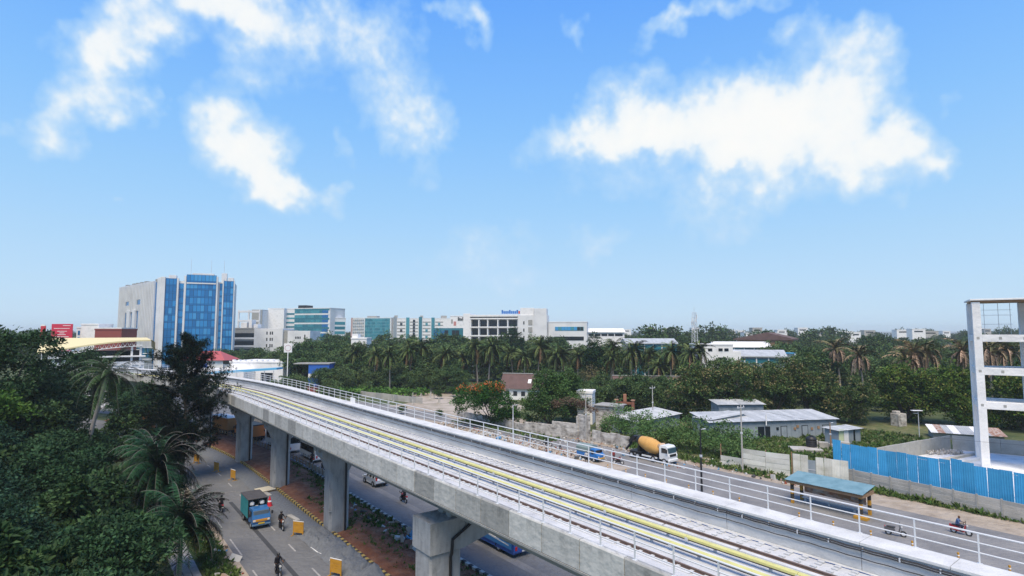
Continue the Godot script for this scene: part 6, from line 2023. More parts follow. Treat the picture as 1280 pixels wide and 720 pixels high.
func make_tempo() -> void:
	var t := thing("cargo_truck", "small blue goods truck with teal cargo sides coming down the service lane", "truck", V(15.6, 64.6), along(64) + PI)
	var blue := plain(Color(.03, .13, .33), .35)
	var teal := tri_mat(blend_texture(61, 128, [Color(.02, .16, .20), Color(.03, .24, .28), Color(.05, .30, .33)], .02, .1), 2.0, .6)
	var org := plain(Color(.55, .26, .03), .5)
	part(t, "cab", shell(P2([.9, .55, 2.45, .55, 2.5, 1.05, 2.42, 1.2, 2.1, 1.85, 1.95, 1.95, .9, 1.95]), .92, [.04, .06, .06, .05, .14, .16, .08]), blue)
	bx(t, "windscreen", plain(Color(.10, .14, .18), .08), 2.1, 2.34, 1.25, 1.8, -.74, .74, .02, Transform3D(Basis(Vector3(0, 0, 1), -.0), Vector3(-.03, 0, 0)))
	bx(t, "nose_panel", org, 2.44, 2.53, .78, 1.02, -.82, .82, .03)
	bx(t, "number_plate", plain(Color(.6, .42, .03), .6), 2.5, 2.56, .56, .68, -.3, .3)
	bx(t, "bumper", plain(Color(.08, .16, .26), .5), 2.35, 2.54, .38, .55, -.9, .9, .04)
	for z in [-.68, .68]:
		bx(t, "headlight", M.lens, 2.47, 2.55, .8, 1.0, z - .13, z + .13, .03)
		bx(t, "mirror", M.black, 2.1, 2.25, 1.3, 1.6, z * 1.62 - .08, z * 1.62 + .08, .02)
		bx(t, "side_window", M.car_glass, 1.2, 1.9, 1.25, 1.75, z * 1.3 - .04, z * 1.3 + .04)
	for z in [-.93, .93]:
		for k in 4:
			bx(t, "side_board", teal, -2.4 + k * .8, -1.62 + k * .8, .8, 2.62, z - .03, z + .03, .01)
	bx(t, "tailboard", teal, -2.46, -2.42, .8, 2.6, -.9, .9)
	bx(t, "load_bed", M.black, -2.4, .85, .72, .79, -.95, .95)
	bx(t, "tarpaulin", tri_mat(blend_texture(62, 128, [Color(.05, .05, .055), Color(.10, .10, .11)], .02, .1), 2.0, .8), -2.5, .95, 2.63, 2.74, -1.0, 1.0, .05)
	for z in [-.9, .9]:
		bx(t, "front_post", M.black, .82, .9, .8, 2.63, z - .04, z + .04)
	for k in 3:
		bx(t, "sack", M.white, .2, .8, 1.95 - .5 * (k % 2), 2.4 - .5 * (k % 2), -.7 + k * .5, -.25 + k * .5, .12)
	bx(t, "chassis", M.black, -2.3, 2.2, .4, .7, -.4, .4)
	for x in [1.7, -1.5]:
		for z in [-.78, .78]:
			wheel(t, x, z, .36, .2)

func make_mixer() -> void:
	var t := thing("concrete_mixer", "white concrete mixer truck with an orange drum on the side road", "truck", V(71.9, 57.6), along(58) + PI)
	t.scale = Vector3(.95, .95, .95)
	var w := plain(Color(.70, .72, .73), .3)
	var dr := tri_mat(blend_texture(63, 256, [Color(.40, .21, .06), Color(.60, .34, .10), Color(.66, .43, .17)], .01, .1, .3), 3.0, .5)
	part(t, "cab", shell(P2([2.5, .8, 4.2, .8, 4.28, 1.4, 4.15, 1.75, 3.95, 2.75, 3.7, 2.95, 2.6, 2.95, 2.45, 2.6]), 1.2, [.05, .06, .05, .06, .16, .2, .12, .06]), w)
	bx(t, "windscreen", plain(Color(.04, .09, .12), .06), 3.95, 4.18, 1.85, 2.65, -1.0, 1.0, .03)
	bx(t, "grille", M.black, 4.2, 4.31, 1.3, 1.7, -.8, .8, .03)
	bx(t, "bumper", w, 4.1, 4.4, .5, .95, -1.2, 1.2, .08)
	for z in [-1.0, 1.0]:
		bx(t, "side_window", M.car_glass, 2.9, 3.75, 1.85, 2.6, z * 1.14 - .04, z * 1.14 + .04, .01)
		bx(t, "headlight", M.lens, 4.33, 4.43, .68, .86, z * .85 - .18, z * .85 + .18, .03)
		bx(t, "mirror", M.black, 3.95, 4.15, 1.9, 2.5, z * 1.35 - .08, z * 1.35 + .08, .03)
	# drum, tilted up to the rear
	var ax := Basis(Vector3(0, 0, 1), PI / 2 - .22)
	var at := Vector3(2.0, 1.95, 0)
	var b := MB.new()
	b.lathe([Vector2(0, -.15), Vector2(.75, 0), Vector2(1.02, .7), Vector2(1.2, 1.7), Vector2(1.2, 2.4), Vector2(1.05, 3.3), Vector2(.82, 4.2)], 24, ax, at)
	part(t, "drum", b, dr)
	b = MB.new()
	for y in [.7, 1.7, 2.4]:
		b.lathe([Vector2(1.0 if y < 1 else 1.195, y - .05), Vector2(1.05 if y < 1 else 1.225, y), Vector2(1.0 if y < 1 else 1.195, y + .05)], 24, ax, at)
	part(t, "drum_ring", b, dr)
	b = MB.new()
	b.lathe([Vector2(.83, 4.15), Vector2(.9, 4.25), Vector2(.62, 4.8), Vector2(.3, 4.85), Vector2(0, 4.6)], 20, ax, at)
	part(t, "drum_mouth", b, M.black)
	b = MB.new()
	b.lathe([Vector2(0, -.7), Vector2(.3, -.65), Vector2(.34, 0), Vector2(.3, .65), Vector2(0, .7)], 14, Basis(Vector3(1, 0, 0), Vector3(0, 0, 1), Vector3(0, -1, 0)) * Basis(Vector3(0, 1, 0), .9), Vector3(2.15, 2.75, .1))
	part(t, "water_tank", b, plain(Color(.58, .40, .25), .6))
	bx(t, "chassis", M.black, -4.2, 3.6, .75, 1.05, -.45, .45)
	bx(t, "drum_cradle", M.black, 1.5, 2.1, 1.05, 2.0, -.6, .6, .04)
	bx(t, "drum_cradle", M.black, -2.3, -1.9, 1.05, 2.1, -.8, .8, .04)
	bx(t, "mudguard", M.black, -3.9, -1.2, 1.12, 1.2, -1.2, 1.2, .02)
	bx(t, "side_rail", w, -1.1, 2.0, .7, .95, -1.12, -1.06)
	bx(t, "side_rail", w, -1.1, 2.0, .7, .95, 1.06, 1.12)
	b = MB.new()
	b.prism(P2([-4.3, 2.2, -3.2, 2.9, -3.0, 3.5, -3.5, 3.6, -4.5, 2.6]), -.45, .45)
	part(t, "hopper", b, M.black)
	b = MB.new()
	b.tube([Vector3(-4.1, 2.3, 0), Vector3(-4.7, 1.5, .3), Vector3(-5.0, 1.0, .5)], [.22, .2, .18], 8)
	part(t, "chute", b, M.black)
	for x in [3.4, 1.2, -2.0, -3.3]:
		for z in [-1.0, 1.0]:
			wheel(t, x, z, .52, .3)

func make_mini_truck() -> void:
	var t := thing("tarped_truck", "blue pickup truck with a grey green tarp at the littered verge", "truck", V(64.5, 63.6), along(63) + PI)
	var blue := plain(Color(.03, .17, .48), .4)
	part(t, "cab", shell(P2([.7, .5, 2.3, .5, 2.36, 1.1, 1.95, 1.25, 1.65, 1.9, .7, 1.95]), .85, [.03, .05, .05, .05, .12, .1]), blue)
	bx(t, "windscreen", M.car_glass, 1.7, 1.9, 1.3, 1.8, -.66, .66, .02)
	for z in [-.6, .6]:
		bx(t, "headlight", M.lens, 2.32, 2.4, .75, .95, z - .12, z + .12, .03)
		bx(t, "side_window", M.car_glass, .95, 1.5, 1.25, 1.75, z * 1.36 - .03, z * 1.36 + .03)
	bx(t, "nose_band", plain(Color(.6, .34, .03), .5), 2.32, 2.41, .55, .72, -.7, .7, .02)
	bx(t, "load_bed", blue, -2.2, .65, .7, 1.25, -.9, .9, .03)
	var b := MB.new()
	b.xf = Transform3D(Basis(Vector3(0, 0, -1), Vector3(0, 1, 0), Vector3(1, 0, 0)), Vector3.ZERO)
	b.prism(P2([-.92, 1.26, .92, 1.26, .92, 1.95, .6, 2.3, 0, 2.42, -.6, 2.3, -.92, 1.95]), -2.25, .68)
	part(t, "tarpaulin", b, tri_mat(blend_texture(64, 128, [Color(.10, .16, .16), Color(.19, .26, .26), Color(.26, .32, .31)], .02, .1), 2.0, .85))
	for x in [1.5, -1.4]:
		for z in [-.75, .75]:
			wheel(t, x, z, .33, .2)

func motorbike(called: String, label: String, at: Vector3, turn: float, col: Color, group := "", scooter := false) -> Node3D:
	var t := thing(called, label, "motorcycle", at, turn, group)
	var m := plain(col, .3)
	wheel(t, .62, 0, .29, .11)
	wheel(t, -.6, 0, .29, .12)
	if scooter:
		part(t, "body", shell(P2([-.95, .55, -.75, .35, .2, .28, .35, .35, .42, .95, .34, 1.0, .22, .45, .0, .4, -.1, .72, -.9, .8]), .17, [.06, .04, .02, .02, .06, .06, .02, .02, .04, .05]), m)
	else:
		part(t, "tank", shell(P2([-.05, .75, .42, .78, .45, .95, .2, 1.05, -.02, .9]), .15, [.03, .05, .08, .08, .04]), m)
		part(t, "engine", shell(P2([-.3, .3, .3, .28, .35, .6, .1, .74, -.3, .7]), .13), M.black)
		part(t, "tail", shell(P2([-.85, .8, -.3, .68, -.05, .74, -.3, .82, -.85, .92]), .1), m)
	bx(t, "seat", M.black, -.75, .0, .78, .88, -.14, .14, .04)
	var b := MB.new()
	b.tube([Vector3(.62, .29, 0), Vector3(.45, .8, 0), Vector3(.36, 1.05, 0)], [.04, .04, .03], 6)
	part(t, "fork", b, M.chrome)
	b = MB.new()
	b.tube([Vector3(.28, 1.1, -.36), Vector3(.38, 1.05, -.12), Vector3(.38, 1.05, .12), Vector3(.28, 1.1, .36)], [.018], 5)
	part(t, "handlebar", b, M.black)
	b = MB.new()
	b.lathe([Vector2(0, -.1), Vector2(.09, -.04), Vector2(.1, .05), Vector2(0, .07)], 10, Basis(Vector3(0, 0, 1), -PI / 2), Vector3(.52, .92, 0))
	part(t, "headlight", b, M.lens)
	bx(t, "tail_lamp", M.red_lamp, -.92, -.84, .74, .86, -.09, .09, .02)
	bx(t, "number_plate", M.lens, -.9, -.88, .55, .68, -.1, .1)
	for s in [-1.0, 1.0]:
		b = MB.new()
		b.tube([Vector3(.34, 1.08, s * .26), Vector3(.32, 1.24, s * .34)], [.012], 4)
		part(t, "mirror_stem", b, M.black)
		bx(t, "mirror", M.black, .3, .33, 1.22, 1.32, s * .36 - .06, s * .36 + .06, .01)
	return t

# ---------------------------------------------------------------- people: one continuous skin each, meshed from tapered bones
func skin_mesh(bones: Array, cell: float, extra: MB = null) -> ArrayMesh:
	var lo := Vector3(1e9, 1e9, 1e9)
	var hi := -lo
	for q in bones:
		var m := maxf(q[2], q[3]) + cell * 3
		for e in 2:
			lo = lo.min((q[e] as Vector3) - Vector3(m, m, m))
			hi = hi.max((q[e] as Vector3) + Vector3(m, m, m))
	var d := Vector3i(((hi - lo) / cell).ceil()) + Vector3i.ONE
	var f := PackedFloat32Array()
	f.resize(d.x * d.y * d.z)
	f.fill(1.0)
	for q in bones:
		var a: Vector3 = q[0]
		var ab: Vector3 = q[1] - q[0]
		var l2 := maxf(ab.length_squared(), 1e-9)
		var m := maxf(q[2], q[3]) + cell * 2.5
		var i0 := Vector3i(((a.min(q[1]) - Vector3(m, m, m) - lo) / cell).floor())
		var i1 := Vector3i(((a.max(q[1]) + Vector3(m, m, m) - lo) / cell).ceil())
		for z in range(maxi(i0.z, 0), mini(i1.z, d.z - 1) + 1):
			for y in range(maxi(i0.y, 0), mini(i1.y, d.y - 1) + 1):
				for x in range(maxi(i0.x, 0), mini(i1.x, d.x - 1) + 1):
					var p := lo + Vector3(x, y, z) * cell
					var t := clampf((p - a).dot(ab) / l2, 0, 1)
					var g: float = p.distance_to(a + ab * t) - lerpf(q[2], q[3], t)
					var k := (z * d.y + y) * d.x + x
					var o := f[k]
					var h := clampf(.5 + .5 * (o - g) / .035, 0, 1)
					f[k] = lerpf(o, g, h) - .035 * h * (1 - h)
	var id := PackedInt32Array()
	id.resize(f.size())
	id.fill(-1)
	var pos := []
	var step := [1, d.x, d.x * d.y]
	for z in d.z - 1:
		for y in d.y - 1:
			for x in d.x - 1:
				var k := (z * d.y + y) * d.x + x
				var sum := Vector3.ZERO
				var n := 0
				var first := f[k] < 0
				var mixed := false
				for c in 8:
					if (f[k + (c & 1) + (d.x if c & 2 else 0) + (step[2] if c & 4 else 0)] < 0) != first:
						mixed = true
						break
				if not mixed:
					continue
				for ax in 3:
					for u in 2:
						for w in 2:
							var ka: int = k + u * step[(ax + 1) % 3] + w * step[(ax + 2) % 3]
							var fa := f[ka]
							var fb := f[ka + step[ax]]
							if (fa < 0) != (fb < 0):
								var v := Vector3.ZERO
								v[(ax + 1) % 3] = u
								v[(ax + 2) % 3] = w
								v[ax] = fa / (fa - fb)
								sum += v
								n += 1
				id[k] = pos.size()
				pos.append(lo + (Vector3(x, y, z) + sum / n) * cell)
	var cols := []
	var nor := []
	for p in pos:
		var best := 1e9
		var c := Color.WHITE
		for q in bones:
			var ab: Vector3 = q[1] - q[0]
			var t := clampf(((p as Vector3) - q[0]).dot(ab) / maxf(ab.length_squared(), 1e-9), 0, 1)
			var g: float = (p as Vector3).distance_to(q[0] + ab * t) - lerpf(q[2], q[3], t)
			if g < best:
				best = g
				c = q[4]
		cols.append(c)
		nor.append(Vector3.ZERO)
	var tris := []
	for z in range(1, d.z - 1):
		for y in range(1, d.y - 1):
			for x in range(1, d.x - 1):
				var k := (z * d.y + y) * d.x + x
				for ax in 3:
					if (f[k] < 0) != (f[k + step[ax]] < 0):
						var u: int = step[(ax + 1) % 3]
						var w: int = step[(ax + 2) % 3]
						var q := [id[k], id[k - u], id[k - u - w], id[k - w]]
						if q.min() < 0:
							continue
						if f[k] >= 0:
							q.reverse()
						for t3 in [[q[0], q[1], q[2]], [q[0], q[2], q[3]]]:
							var nn: Vector3 = (pos[t3[1]] - pos[t3[0]]).cross(pos[t3[2]] - pos[t3[0]])
							for e in 3:
								nor[t3[e]] += nn
							tris.append(t3)
	var b := MB.new()
	b.colored = true
	for t3 in tris:
		for e in [0, 2, 1]:
			b.v.append(pos[t3[e]])
			b.n.append((nor[t3[e]] as Vector3).normalized())
			b.c.append(cols[t3[e]])
	if extra:
		b.v.append_array(extra.v)
		b.n.append_array(extra.n)
		b.c.append_array(extra.c)
	return b.mesh()

func fingers(b: MB, wrist: Vector3, fw: Vector3, down: Vector3, side: Vector3, col: Color) -> void:
	b.paint(col)
	for i in 4:
		var o := wrist + fw * .07 + side * (.03 - .02 * i)
		var l: float = [.034, .04, .038, .03][i]
		b.tube([o, o + fw * l + down * .008, o + fw * l * 1.3 + down * l * .9, o + fw * l * .7 + down * l * 1.5], [.0095, .009, .008, .006], 5)
	var o := wrist + fw * .03 + side * .038
	b.tube([o, o + fw * .03 + side * .014 + down * .014, o + fw * .05 + down * .034 + side * .004], [.011, .01, .007], 5)

func person_mesh(pose: String, shirt: Color, legs: Color) -> ArrayMesh:
	var skin := Color(.16, .085, .05)
	var hair := Color(.01, .008, .007)
	var shoe := Color(.02, .018, .016)
	var B := []
	var ex := MB.new()
	if pose == "ride":
		var hip := Vector3(-.28, .95, 0)
		var neck := Vector3(-.14, 1.46, 0)
		B = [[hip, Vector3(-.24, 1.15, 0), .16, .155, shirt], [Vector3(-.24, 1.15, 0), Vector3(-.18, 1.36, 0), .16, .15, shirt]]
		B.append([Vector3(-.18, 1.38, -.15), Vector3(-.18, 1.38, .15), .075, .075, shirt])
		B.append([neck, Vector3(-.11, 1.53, 0), .055, .055, skin])
		B.append([Vector3(-.11, 1.6, 0), Vector3(-.1, 1.67, 0), .09, .1, skin])
		B.append([Vector3(-.02, 1.61, 0), Vector3(.01, 1.6, 0), .018, .016, skin])
		for s in [-1.0, 1.0]:
			B.append([Vector3(-.18, 1.38, s * .2), Vector3(-.02, 1.13, s * .3), .058, .046, shirt])
			B.append([Vector3(-.02, 1.13, s * .3), Vector3(.24, 1.13, s * .31), .044, .032, skin])
			B.append([Vector3(.24, 1.13, s * .31), Vector3(.3, 1.13, s * .31), .036, .034, skin])
			B.append([Vector3(-.26, .92, s * .1), Vector3(.14, .78, s * .2), .095, .07, legs])
			B.append([Vector3(.14, .78, s * .2), Vector3(-.02, .4, s * .19), .066, .046, legs])
			B.append([Vector3(-.02, .34, s * .19), Vector3(.16, .31, s * .2), .045, .04, shoe])
			fingers(ex, Vector3(.24, 1.15, s * .31), Vector3(1, 0, 0), Vector3(0, -1, 0), Vector3(0, 0, -s), skin)
	else:
		var k := .1
		B = [[Vector3(0, .95, 0), Vector3(0, 1.15, 0), .15, .14, legs.lerp(shirt, .5)], [Vector3(0, 1.12, 0), Vector3(0, 1.36, 0), .145, .15, shirt]]
		B.append([Vector3(0, 1.4, -.15), Vector3(0, 1.4, .15), .07, .07, shirt])
		B.append([Vector3(0, 1.45, 0), Vector3(.01, 1.53, 0), .055, .052, skin])
		B.append([Vector3(.02, 1.58, 0), Vector3(.02, 1.65, 0), .085, .095, skin])
		B.append([Vector3(-.01, 1.64, 0), Vector3(-.02, 1.69, 0), .095, .085, hair])
		B.append([Vector3(.1, 1.6, 0), Vector3(.13, 1.59, 0), .018, .015, skin])
		for s in [-1.0, 1.0]:
			B.append([Vector3(.02, 1.62, s * .1), Vector3(.02, 1.6, s * .1), .022, .018, skin])
			B.append([Vector3(0, 1.39, s * .2), Vector3(-.03, 1.12, s * .25), .056, .046, shirt])
			B.append([Vector3(-.03, 1.12, s * .25), Vector3(.06, .88, s * .26), .043, .032, skin])
			B.append([Vector3(.06, .88, s * .26), Vector3(.09, .81, s * .26), .036, .034, skin])
			B.append([Vector3(0, .92, s * .09), Vector3(k * s, .5, s * .11), .09, .065, legs])
			B.append([Vector3(k * s, .5, s * .11), Vector3(k * s * .8 - .06, .1, s * .11), .062, .044, legs])
			B.append([Vector3(k * s * .8 - .06, .05, s * .11), Vector3(k * s * .8 + .12, .04, s * .12), .044, .036, shoe])
			fingers(ex, Vector3(.07, .86, s * .26), Vector3(.3, -.95, 0).normalized(), Vector3(.3, 0, -s * .8).normalized(), Vector3(.9, .2, 0), skin)
	return skin_mesh(B, .03, ex)

func rider(mesh: ArrayMesh, label: String, bike: Node3D, back := 0.0, helmet: Color = Color(.012, .012, .014)) -> void:
	var t := thing("person", label, "person", bike.position + bike.basis * Vector3(-back, .02, 0), bike.rotation.y)
	add_mesh(t, "body", mesh, M.vcol)
	if helmet.a > .5:
		var b := MB.new()
		b.lathe([Vector2(.112, -.07), Vector2(.13, .0), Vector2(.125, .07), Vector2(.09, .125), Vector2(0, .15)], 14, Basis(Vector3(0, 0, 1), .12), Vector3(-.115, 1.645, 0))
		part(t, "helmet", b, plain(helmet, .3))

func barricade(label: String, at: Vector3, turn: float, broken := 1.0) -> void:
	var t := thing("barricade", label, "barricade", at, turn, "yellow road barricades")
	for z in [-.55, .55]:
		bx(t, "leg", M.barrier, -.04, .04, 0, 1.35, z - .04, z + .04)
		bx(t, "foot", M.barrier, -.35, .35, 0, .06, z - .04, z + .04)
	for k in 3:
		bx(t, "board", M.barrier, -.02, .02, .28 + k * .36, .62 + k * .36, -.6, .6, .01)
	bx(t, "sign_patch", plain(Color(.42, .24, .03), .6), .022, .03, .5, 1.0, -.3, .2)
	bx(t, "top_bar", M.white, -.03, .03, 1.36, 1.41, -.62, .62)

func make_traffic() -> void:
	make_suv()
	make_tempo()
	make_mixer()
	make_mini_truck()
	var blue := plain(Color(.03, .09, .33), .3)
	var t := bus("blue_bus", "blue bus with pale swoosh half hidden below the near viaduct span", V(32.4, 45.6), along(45), 10.6, 3.1, [blue], plain(Color(.05, .22, .48), .3))
	var b := MB.new()
	b.prism(P2([-4.6, 1.0, 1.0, 1.3, 4.2, 2.0, 4.2, 2.15, .8, 1.45, -4.6, 1.1]), -1.245, 1.245)
	part(t, "swoosh", b, M.white)
	bus("mini_bus", "white minibus with dark windows driving away on the main road", V(30.6, 90.8), along(90), 7.0, 2.9, [plain(Color(.66, .69, .72), .3)], plain(Color(.66, .69, .72), .3))
	t = bus("coach", "white and purple coach between the two far piers", V(29.6, 101.5), along(101), 11.0, 3.3, [plain(Color(.62, .64, .68), .3)], plain(Color(.62, .64, .68), .3))
	b = MB.new()
	b.prism(P2([-5.4, .5, 1.2, .5, .2, 1.5, -1.0, 3.1, -5.3, 3.1]), -1.235, 1.235)
	part(t, "purple_paint", b, plain(Color(.07, .04, .24), .35))
	lorry("white box truck queued in front of the coach", V(31.6, 115.5), along(115), 8.0, 3.4, plain(Color(.6, .62, .64), .4), M.office_white, M.white)
	lorry("orange lorry seen behind the third far pier", V(28.6, 114), along(114), 8.5, 2.9, plain(Color(.55, .16, .02), .5), plain(Color(.40, .13, .03), .7), M.black)
	lorry("orange lorry with a white tarp at the far end of the main road", V(28.2, 124.5), along(124), 9.0, 3.2, plain(Color(.5, .13, .02), .5), plain(Color(.36, .16, .05), .7), M.white)
	lorry("orange lorry glimpsed through the trees beside the casuarina", V(24.0, 150), along(150), 8.0, 3.2, plain(Color(.55, .18, .02), .5), plain(Color(.5, .16, .02), .7), M.kerb_yellow)
	lorry("yellow topped truck beyond the white box truck", V(34.8, 124), along(124), 7.0, 3.6, plain(Color(.2, .2, .22), .5), M.tin, plain(Color(.62, .36, .02), .6))
	# riders
	var dark := person_mesh("ride", Color(.018, .018, .022), Color(.02, .022, .03))
	var bluep := person_mesh("ride", Color(.08, .13, .26), Color(.03, .035, .06))
	var stand := person_mesh("stand", Color(.5, .5, .5), Color(.03, .035, .05))
	var stand2 := person_mesh("stand", Color(.25, .04, .04), Color(.05, .05, .06))
	var m := motorbike("motorcycle", "red motorcycle driving away beside the feather palm", V(13.5, 71.0), along(71), Color(.35, .01, .02))
	rider(dark, "rider in dark clothes on the motorcycle beside the feather palm", m)
	m = motorbike("motorcycle", "dark motorcycle with orange trim just behind the blue goods truck", V(17.2, 60.8), along(60) + PI, Color(.22, .05, .01))
	rider(dark, "rider in black on the motorcycle beside the yellow barricade", m)
	m = motorbike("motorcycle", "motorcycle cut off by the bottom edge of the picture", V(13.9, 49.6), along(49) + PI, Color(.03, .03, .035))
	rider(dark, "rider in black at the bottom edge of the picture", m)
	m = motorbike("motorcycle", "red motorcycle alone on the main road below the near viaduct span", V(31.2, 61.5), along(61), Color(.36, .04, .05))
	rider(dark, "rider in dark clothes alone on the main road", m)
	m = motorbike("motorcycle", "reddish motorcycle beside the white minibus", V(29.0, 87.6), along(87), Color(.35, .02, .02))
	rider(dark, "rider in dark clothes beside the white minibus", m)
	m = motorbike("motorcycle", "dark motorcycle with a pillion rider behind the white minibus", V(29.2, 83.2), along(83), Color(.02, .02, .025))
	rider(dark, "rider in black behind the white minibus", m)
	rider(person_mesh("ride", Color(.45, .45, .45), Color(.03, .03, .04)), "pillion passenger in a pale shirt behind the white minibus", m, .38, Color(0, 0, 0, 0))
	m = motorbike("motorcycle", "black motorcycle between the minibus and the white car", V(29.4, 77.6), along(77), Color(.015, .015, .02))
	rider(dark, "rider in black between the minibus and the white car", m)
	motorbike("scooter", "parked white and black scooter on the near side of the side road", V(64.6, 22.0), along(22) + PI + .25, Color(.10, .10, .11), "", true)
	m = motorbike("scooter", "red scooter coming along the side road past the compound wall", V(70.2, 18.2), along(18) + PI, Color(.30, .012, .02), "", true)
	rider(bluep, "rider in a blue shirt on the red scooter", m, 0.0, Color(0, 0, 0, 0))
	m = motorbike("motorcycle", "red motorcycle standing behind the mixer truck", V(65.8, 59.0), along(59) + PI + .4, Color(.35, .03, .03))
	m = motorbike("motorcycle", "dark motorcycle parked among litter left of the blue pickup", V(66.4, 76.0), along(76) + .5, Color(.02, .02, .03), "", false)
	m = motorbike("motorcycle", "second dark motorcycle parked among litter, farther left", V(66.8, 82.0), along(82) + .9, Color(.03, .04, .06), "", false)
	for q in [[stand, "person in a pale shirt walking beside the blue pickup", 62.6, 62.6, 1.2], [stand2, "person in a dull red shirt standing near the red motorcycle", 66.3, 60.4, 2.0], [stand, "person in a pale shirt between parked motorcycles and pickup", 65.4, 71.6, .4]]:
		var o := thing("person", q[1], "person", V(q[2], q[3]), q[4])
		add_mesh(o, "body", q[0], M.vcol)
		bx(o, "belt", M.black, -.13, .13, .98, 1.02, -.15, .15, .02)
	# road works
	barricade("yellow barricade at the end of the gravel heap next to the motorcyclist", V(18.0, 57.9), along(58) - .95)
	barricade("yellow barricade beside the gravel heap at the bottom of the picture", V(17.6, 46.6), along(47) - 1.1)
	barricade("upright yellow barricade near the white bar marking", V(17.4, 84.6), along(84) - 1.3)
	barricade("yellow barricade behind the casuarina branches", V(16.6, 91.2), along(91) - 1.3)
	barricade("farthest yellow barricade, seen through the casuarina", V(15.6, 99.0), along(99) - 1.2)
	t = thing("traffic_cone", "red traffic cone behind the goods truck", "cone", V(18.3, 69.6))
	bx(t, "base", plain(Color(.4, .02, .02), .6), -.3, .3, 0, .06, -.3, .3, .02)
	b = MB.new()
	b.lathe([Vector2(.3, .06), Vector2(.19, .55), Vector2(.05, 1.1), Vector2(0, 1.12)], 14)
	part(t, "cone", b, plain(Color(.58, .015, .03), .5))
	b = MB.new()
	b.lathe([Vector2(.215, .5), Vector2(.17, .66)], 14)
	part(t, "band", b, M.white)
	t = thing("pallet", "cream wooden platform lying on the closed lane", "pallet", V(19.5, 76.4), along(78) + .2)
	for k in 5:
		bx(t, "plank", plain(Color(.62, .57, .44), .8), -1.0, 1.0, .22, .28, -.95 + k * .38, -.6 + k * .38, .01)
	for x in [-.9, 0.0, .8]:
		bx(t, "bearer", M.wood, x, x + .1, 0, .22, -.95, .95)
	t = thing("median_post", "yellow and black marker block in the kerb next to the second pier", "marker post", V(20.9, 57.6), along(57))
	for k in 3:
		bx(t, "band", M.barrier if k % 2 == 0 else M.kerb_black, -.9 + k * .6, -.31 + k * .6, 0, .85, -.15, .15, .02)
	b = MB.new()
	b.tube([V(18.4, 57.4, .06), V(18.25, 56.0, .05), V(18.0, 54.0, .04), V(18.1, 52.5, .04), V(18.4, 51.0, .05), V(18.2, 48.5, .05), V(17.9, 47.0, .05)], [.045], 5)
	var o2 := part(self, "hose", b, M.white)
	o2.set_meta("label", "white hose lying along the edge of the gravel heap")
	o2.set_meta("category", "hose")
	for q in [[19.2, 63.5], [19.0, 56.2], [19.3, 75.0]]:
		t = thing("kerb_slab", "pale concrete kerb slab left lying in the closed lane", "slab", V(q[0], q[1]), along(q[1]) + .1, "loose kerb slabs")
		bx(t, "slab", M.cast, -1.2, 1.2, 0, .16, -.22, .22, .03)
		bx(t, "bearer", M.wood, -.9, -.7, -.0, .02, -.3, .3)
	# low fence along the main road, beyond the earth median
	t = thing("median_fence", "low brownish picket fence along the far side of the median", "fence", Vector3.ZERO)
	var s := 71.0
	while s < 126.0:
		var o := bx(t, "picket_panel", M.stained if s < 86 else M.wood, -.62, .62, 0, .8, -.04, .04, .01)
		o.position = V(27.0 + .9 * smoothstep(110.0, 72.0, s), s, .12 + (.4 if s < 86 else .35))
		o.rotation.y = along(s)
		if s >= 86:
			o.mesh = box_mesh(Vector3(1.24, .12, .05), .01)
			o.position.y = .75
			var o3 := add_mesh(t, "rail", o.mesh, M.wood, o.transform)
			o3.position.y = .4
		o = bx(t, "post", M.wood, -.05, .05, 0, .95, -.06, .06, .01)
		o.position = V(27.0 + .9 * smoothstep(110.0, 72.0, s), s - .65, .55)
		s += 1.3
	# orange bollards on the divider
	for i in 16:
		t = thing("bollard", "orange marker post on the divider along the side road", "bollard", V(61.3, 6.0 + i * 3.4), 0, "orange divider posts")
		bx(t, "post", M.barrier, -.07, .07, 0, .95, -.07, .07, .02)
		bx(t, "band", M.white, -.072, .072, .65, .75, -.072, .072)
	# litter along the verge
	b = MB.new()
	b.colored = true
	var r := RandomNumberGenerator.new()
	r.seed = 40
	for q in [[62.5, 67.0, 62.0, 104.0, 620], [70.5, 76.0, 50.0, 80.0, 240], [25.0, 27.2, 46.0, 74.0, 110], [74.5, 79.5, 36.0, 52.0, 150], [9.8, 11.8, 42.0, 60.0, 60]]:
		for i in int(q[4]):
			var k := r.randf()
			b.col = Color(.5, .5, .48) if k < .42 else Color(.35, .27, .2) if k < .75 else Color(.12, .3, .5) if k < .82 else Color(.3, .08, .05) if k < .88 else Color(.08, .08, .08)
			var z := r.randf_range(.06, .24) * (2.0 if r.randf() < .06 else 1.0)
			b.xf = Transform3D(Basis.from_euler(Vector3(r.randf() * 3, r.randf() * 3, r.randf() * 3)), V(lerpf(q[0], q[1], r.randf()), lerpf(q[2], q[3], r.randf()), z * .5 + (.15 if q[0] == 25.0 else 0.0)))
			b.box(-z, z, -z * .35, z * .35, -z * .6, z * .6)
	o2 = part(self, "litter", b, M.vcol)
	o2.set_meta("kind", "stuff")
	o2.set_meta("label", "scattered litter and rubble along the road verges")
	o2.set_meta("category", "litter")
	t = thing("blue_sheet", "light blue plastic sheet lying on the divider beside the dark pole", "plastic sheet", V(60.4, 39.0), along(39))
	b = MB.new()
	for i in 6:
		for j in 3:
			var f := func(x: float, y: float) -> Vector3: return Vector3(x * .7, .06 + .06 * sin(x * 2.1 + y) + .04 * cos(y * 3.0 + x), y * .6)
			b.quad(f.call(i, j + 1), f.call(i + 1, j + 1), f.call(i + 1, j), f.call(i, j))
	part(t, "sheet", b, plain(Color(.12, .42, .72), .5))
	bx(t, "stone", M.cast, .2, .5, .1, .3, .3, .6, .08)

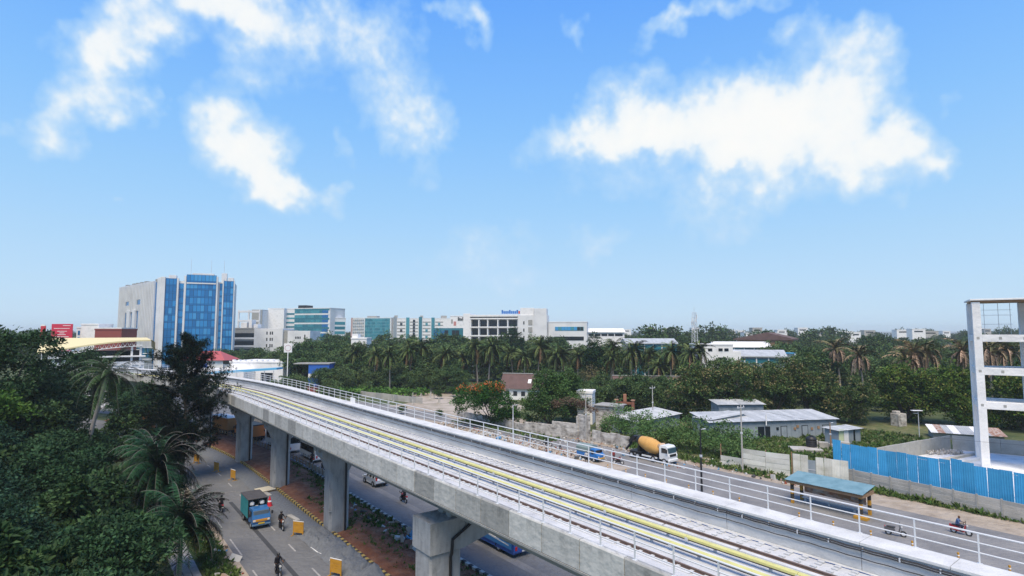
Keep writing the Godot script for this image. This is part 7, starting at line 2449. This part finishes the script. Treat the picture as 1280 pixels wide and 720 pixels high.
func _ready() -> void:
	rng.seed = 20
	make_camera_and_light()
	make_materials()
	make_ground()
	make_viaduct()
	make_tower()
	make_offices()
	make_mast(Vector3(66, 0, -203), 27.0, "tall white lattice mast with antennas behind the white house")
	make_far_houses()
	make_station()
	make_kinds()
	make_plants()
	make_site()
	make_traffic()
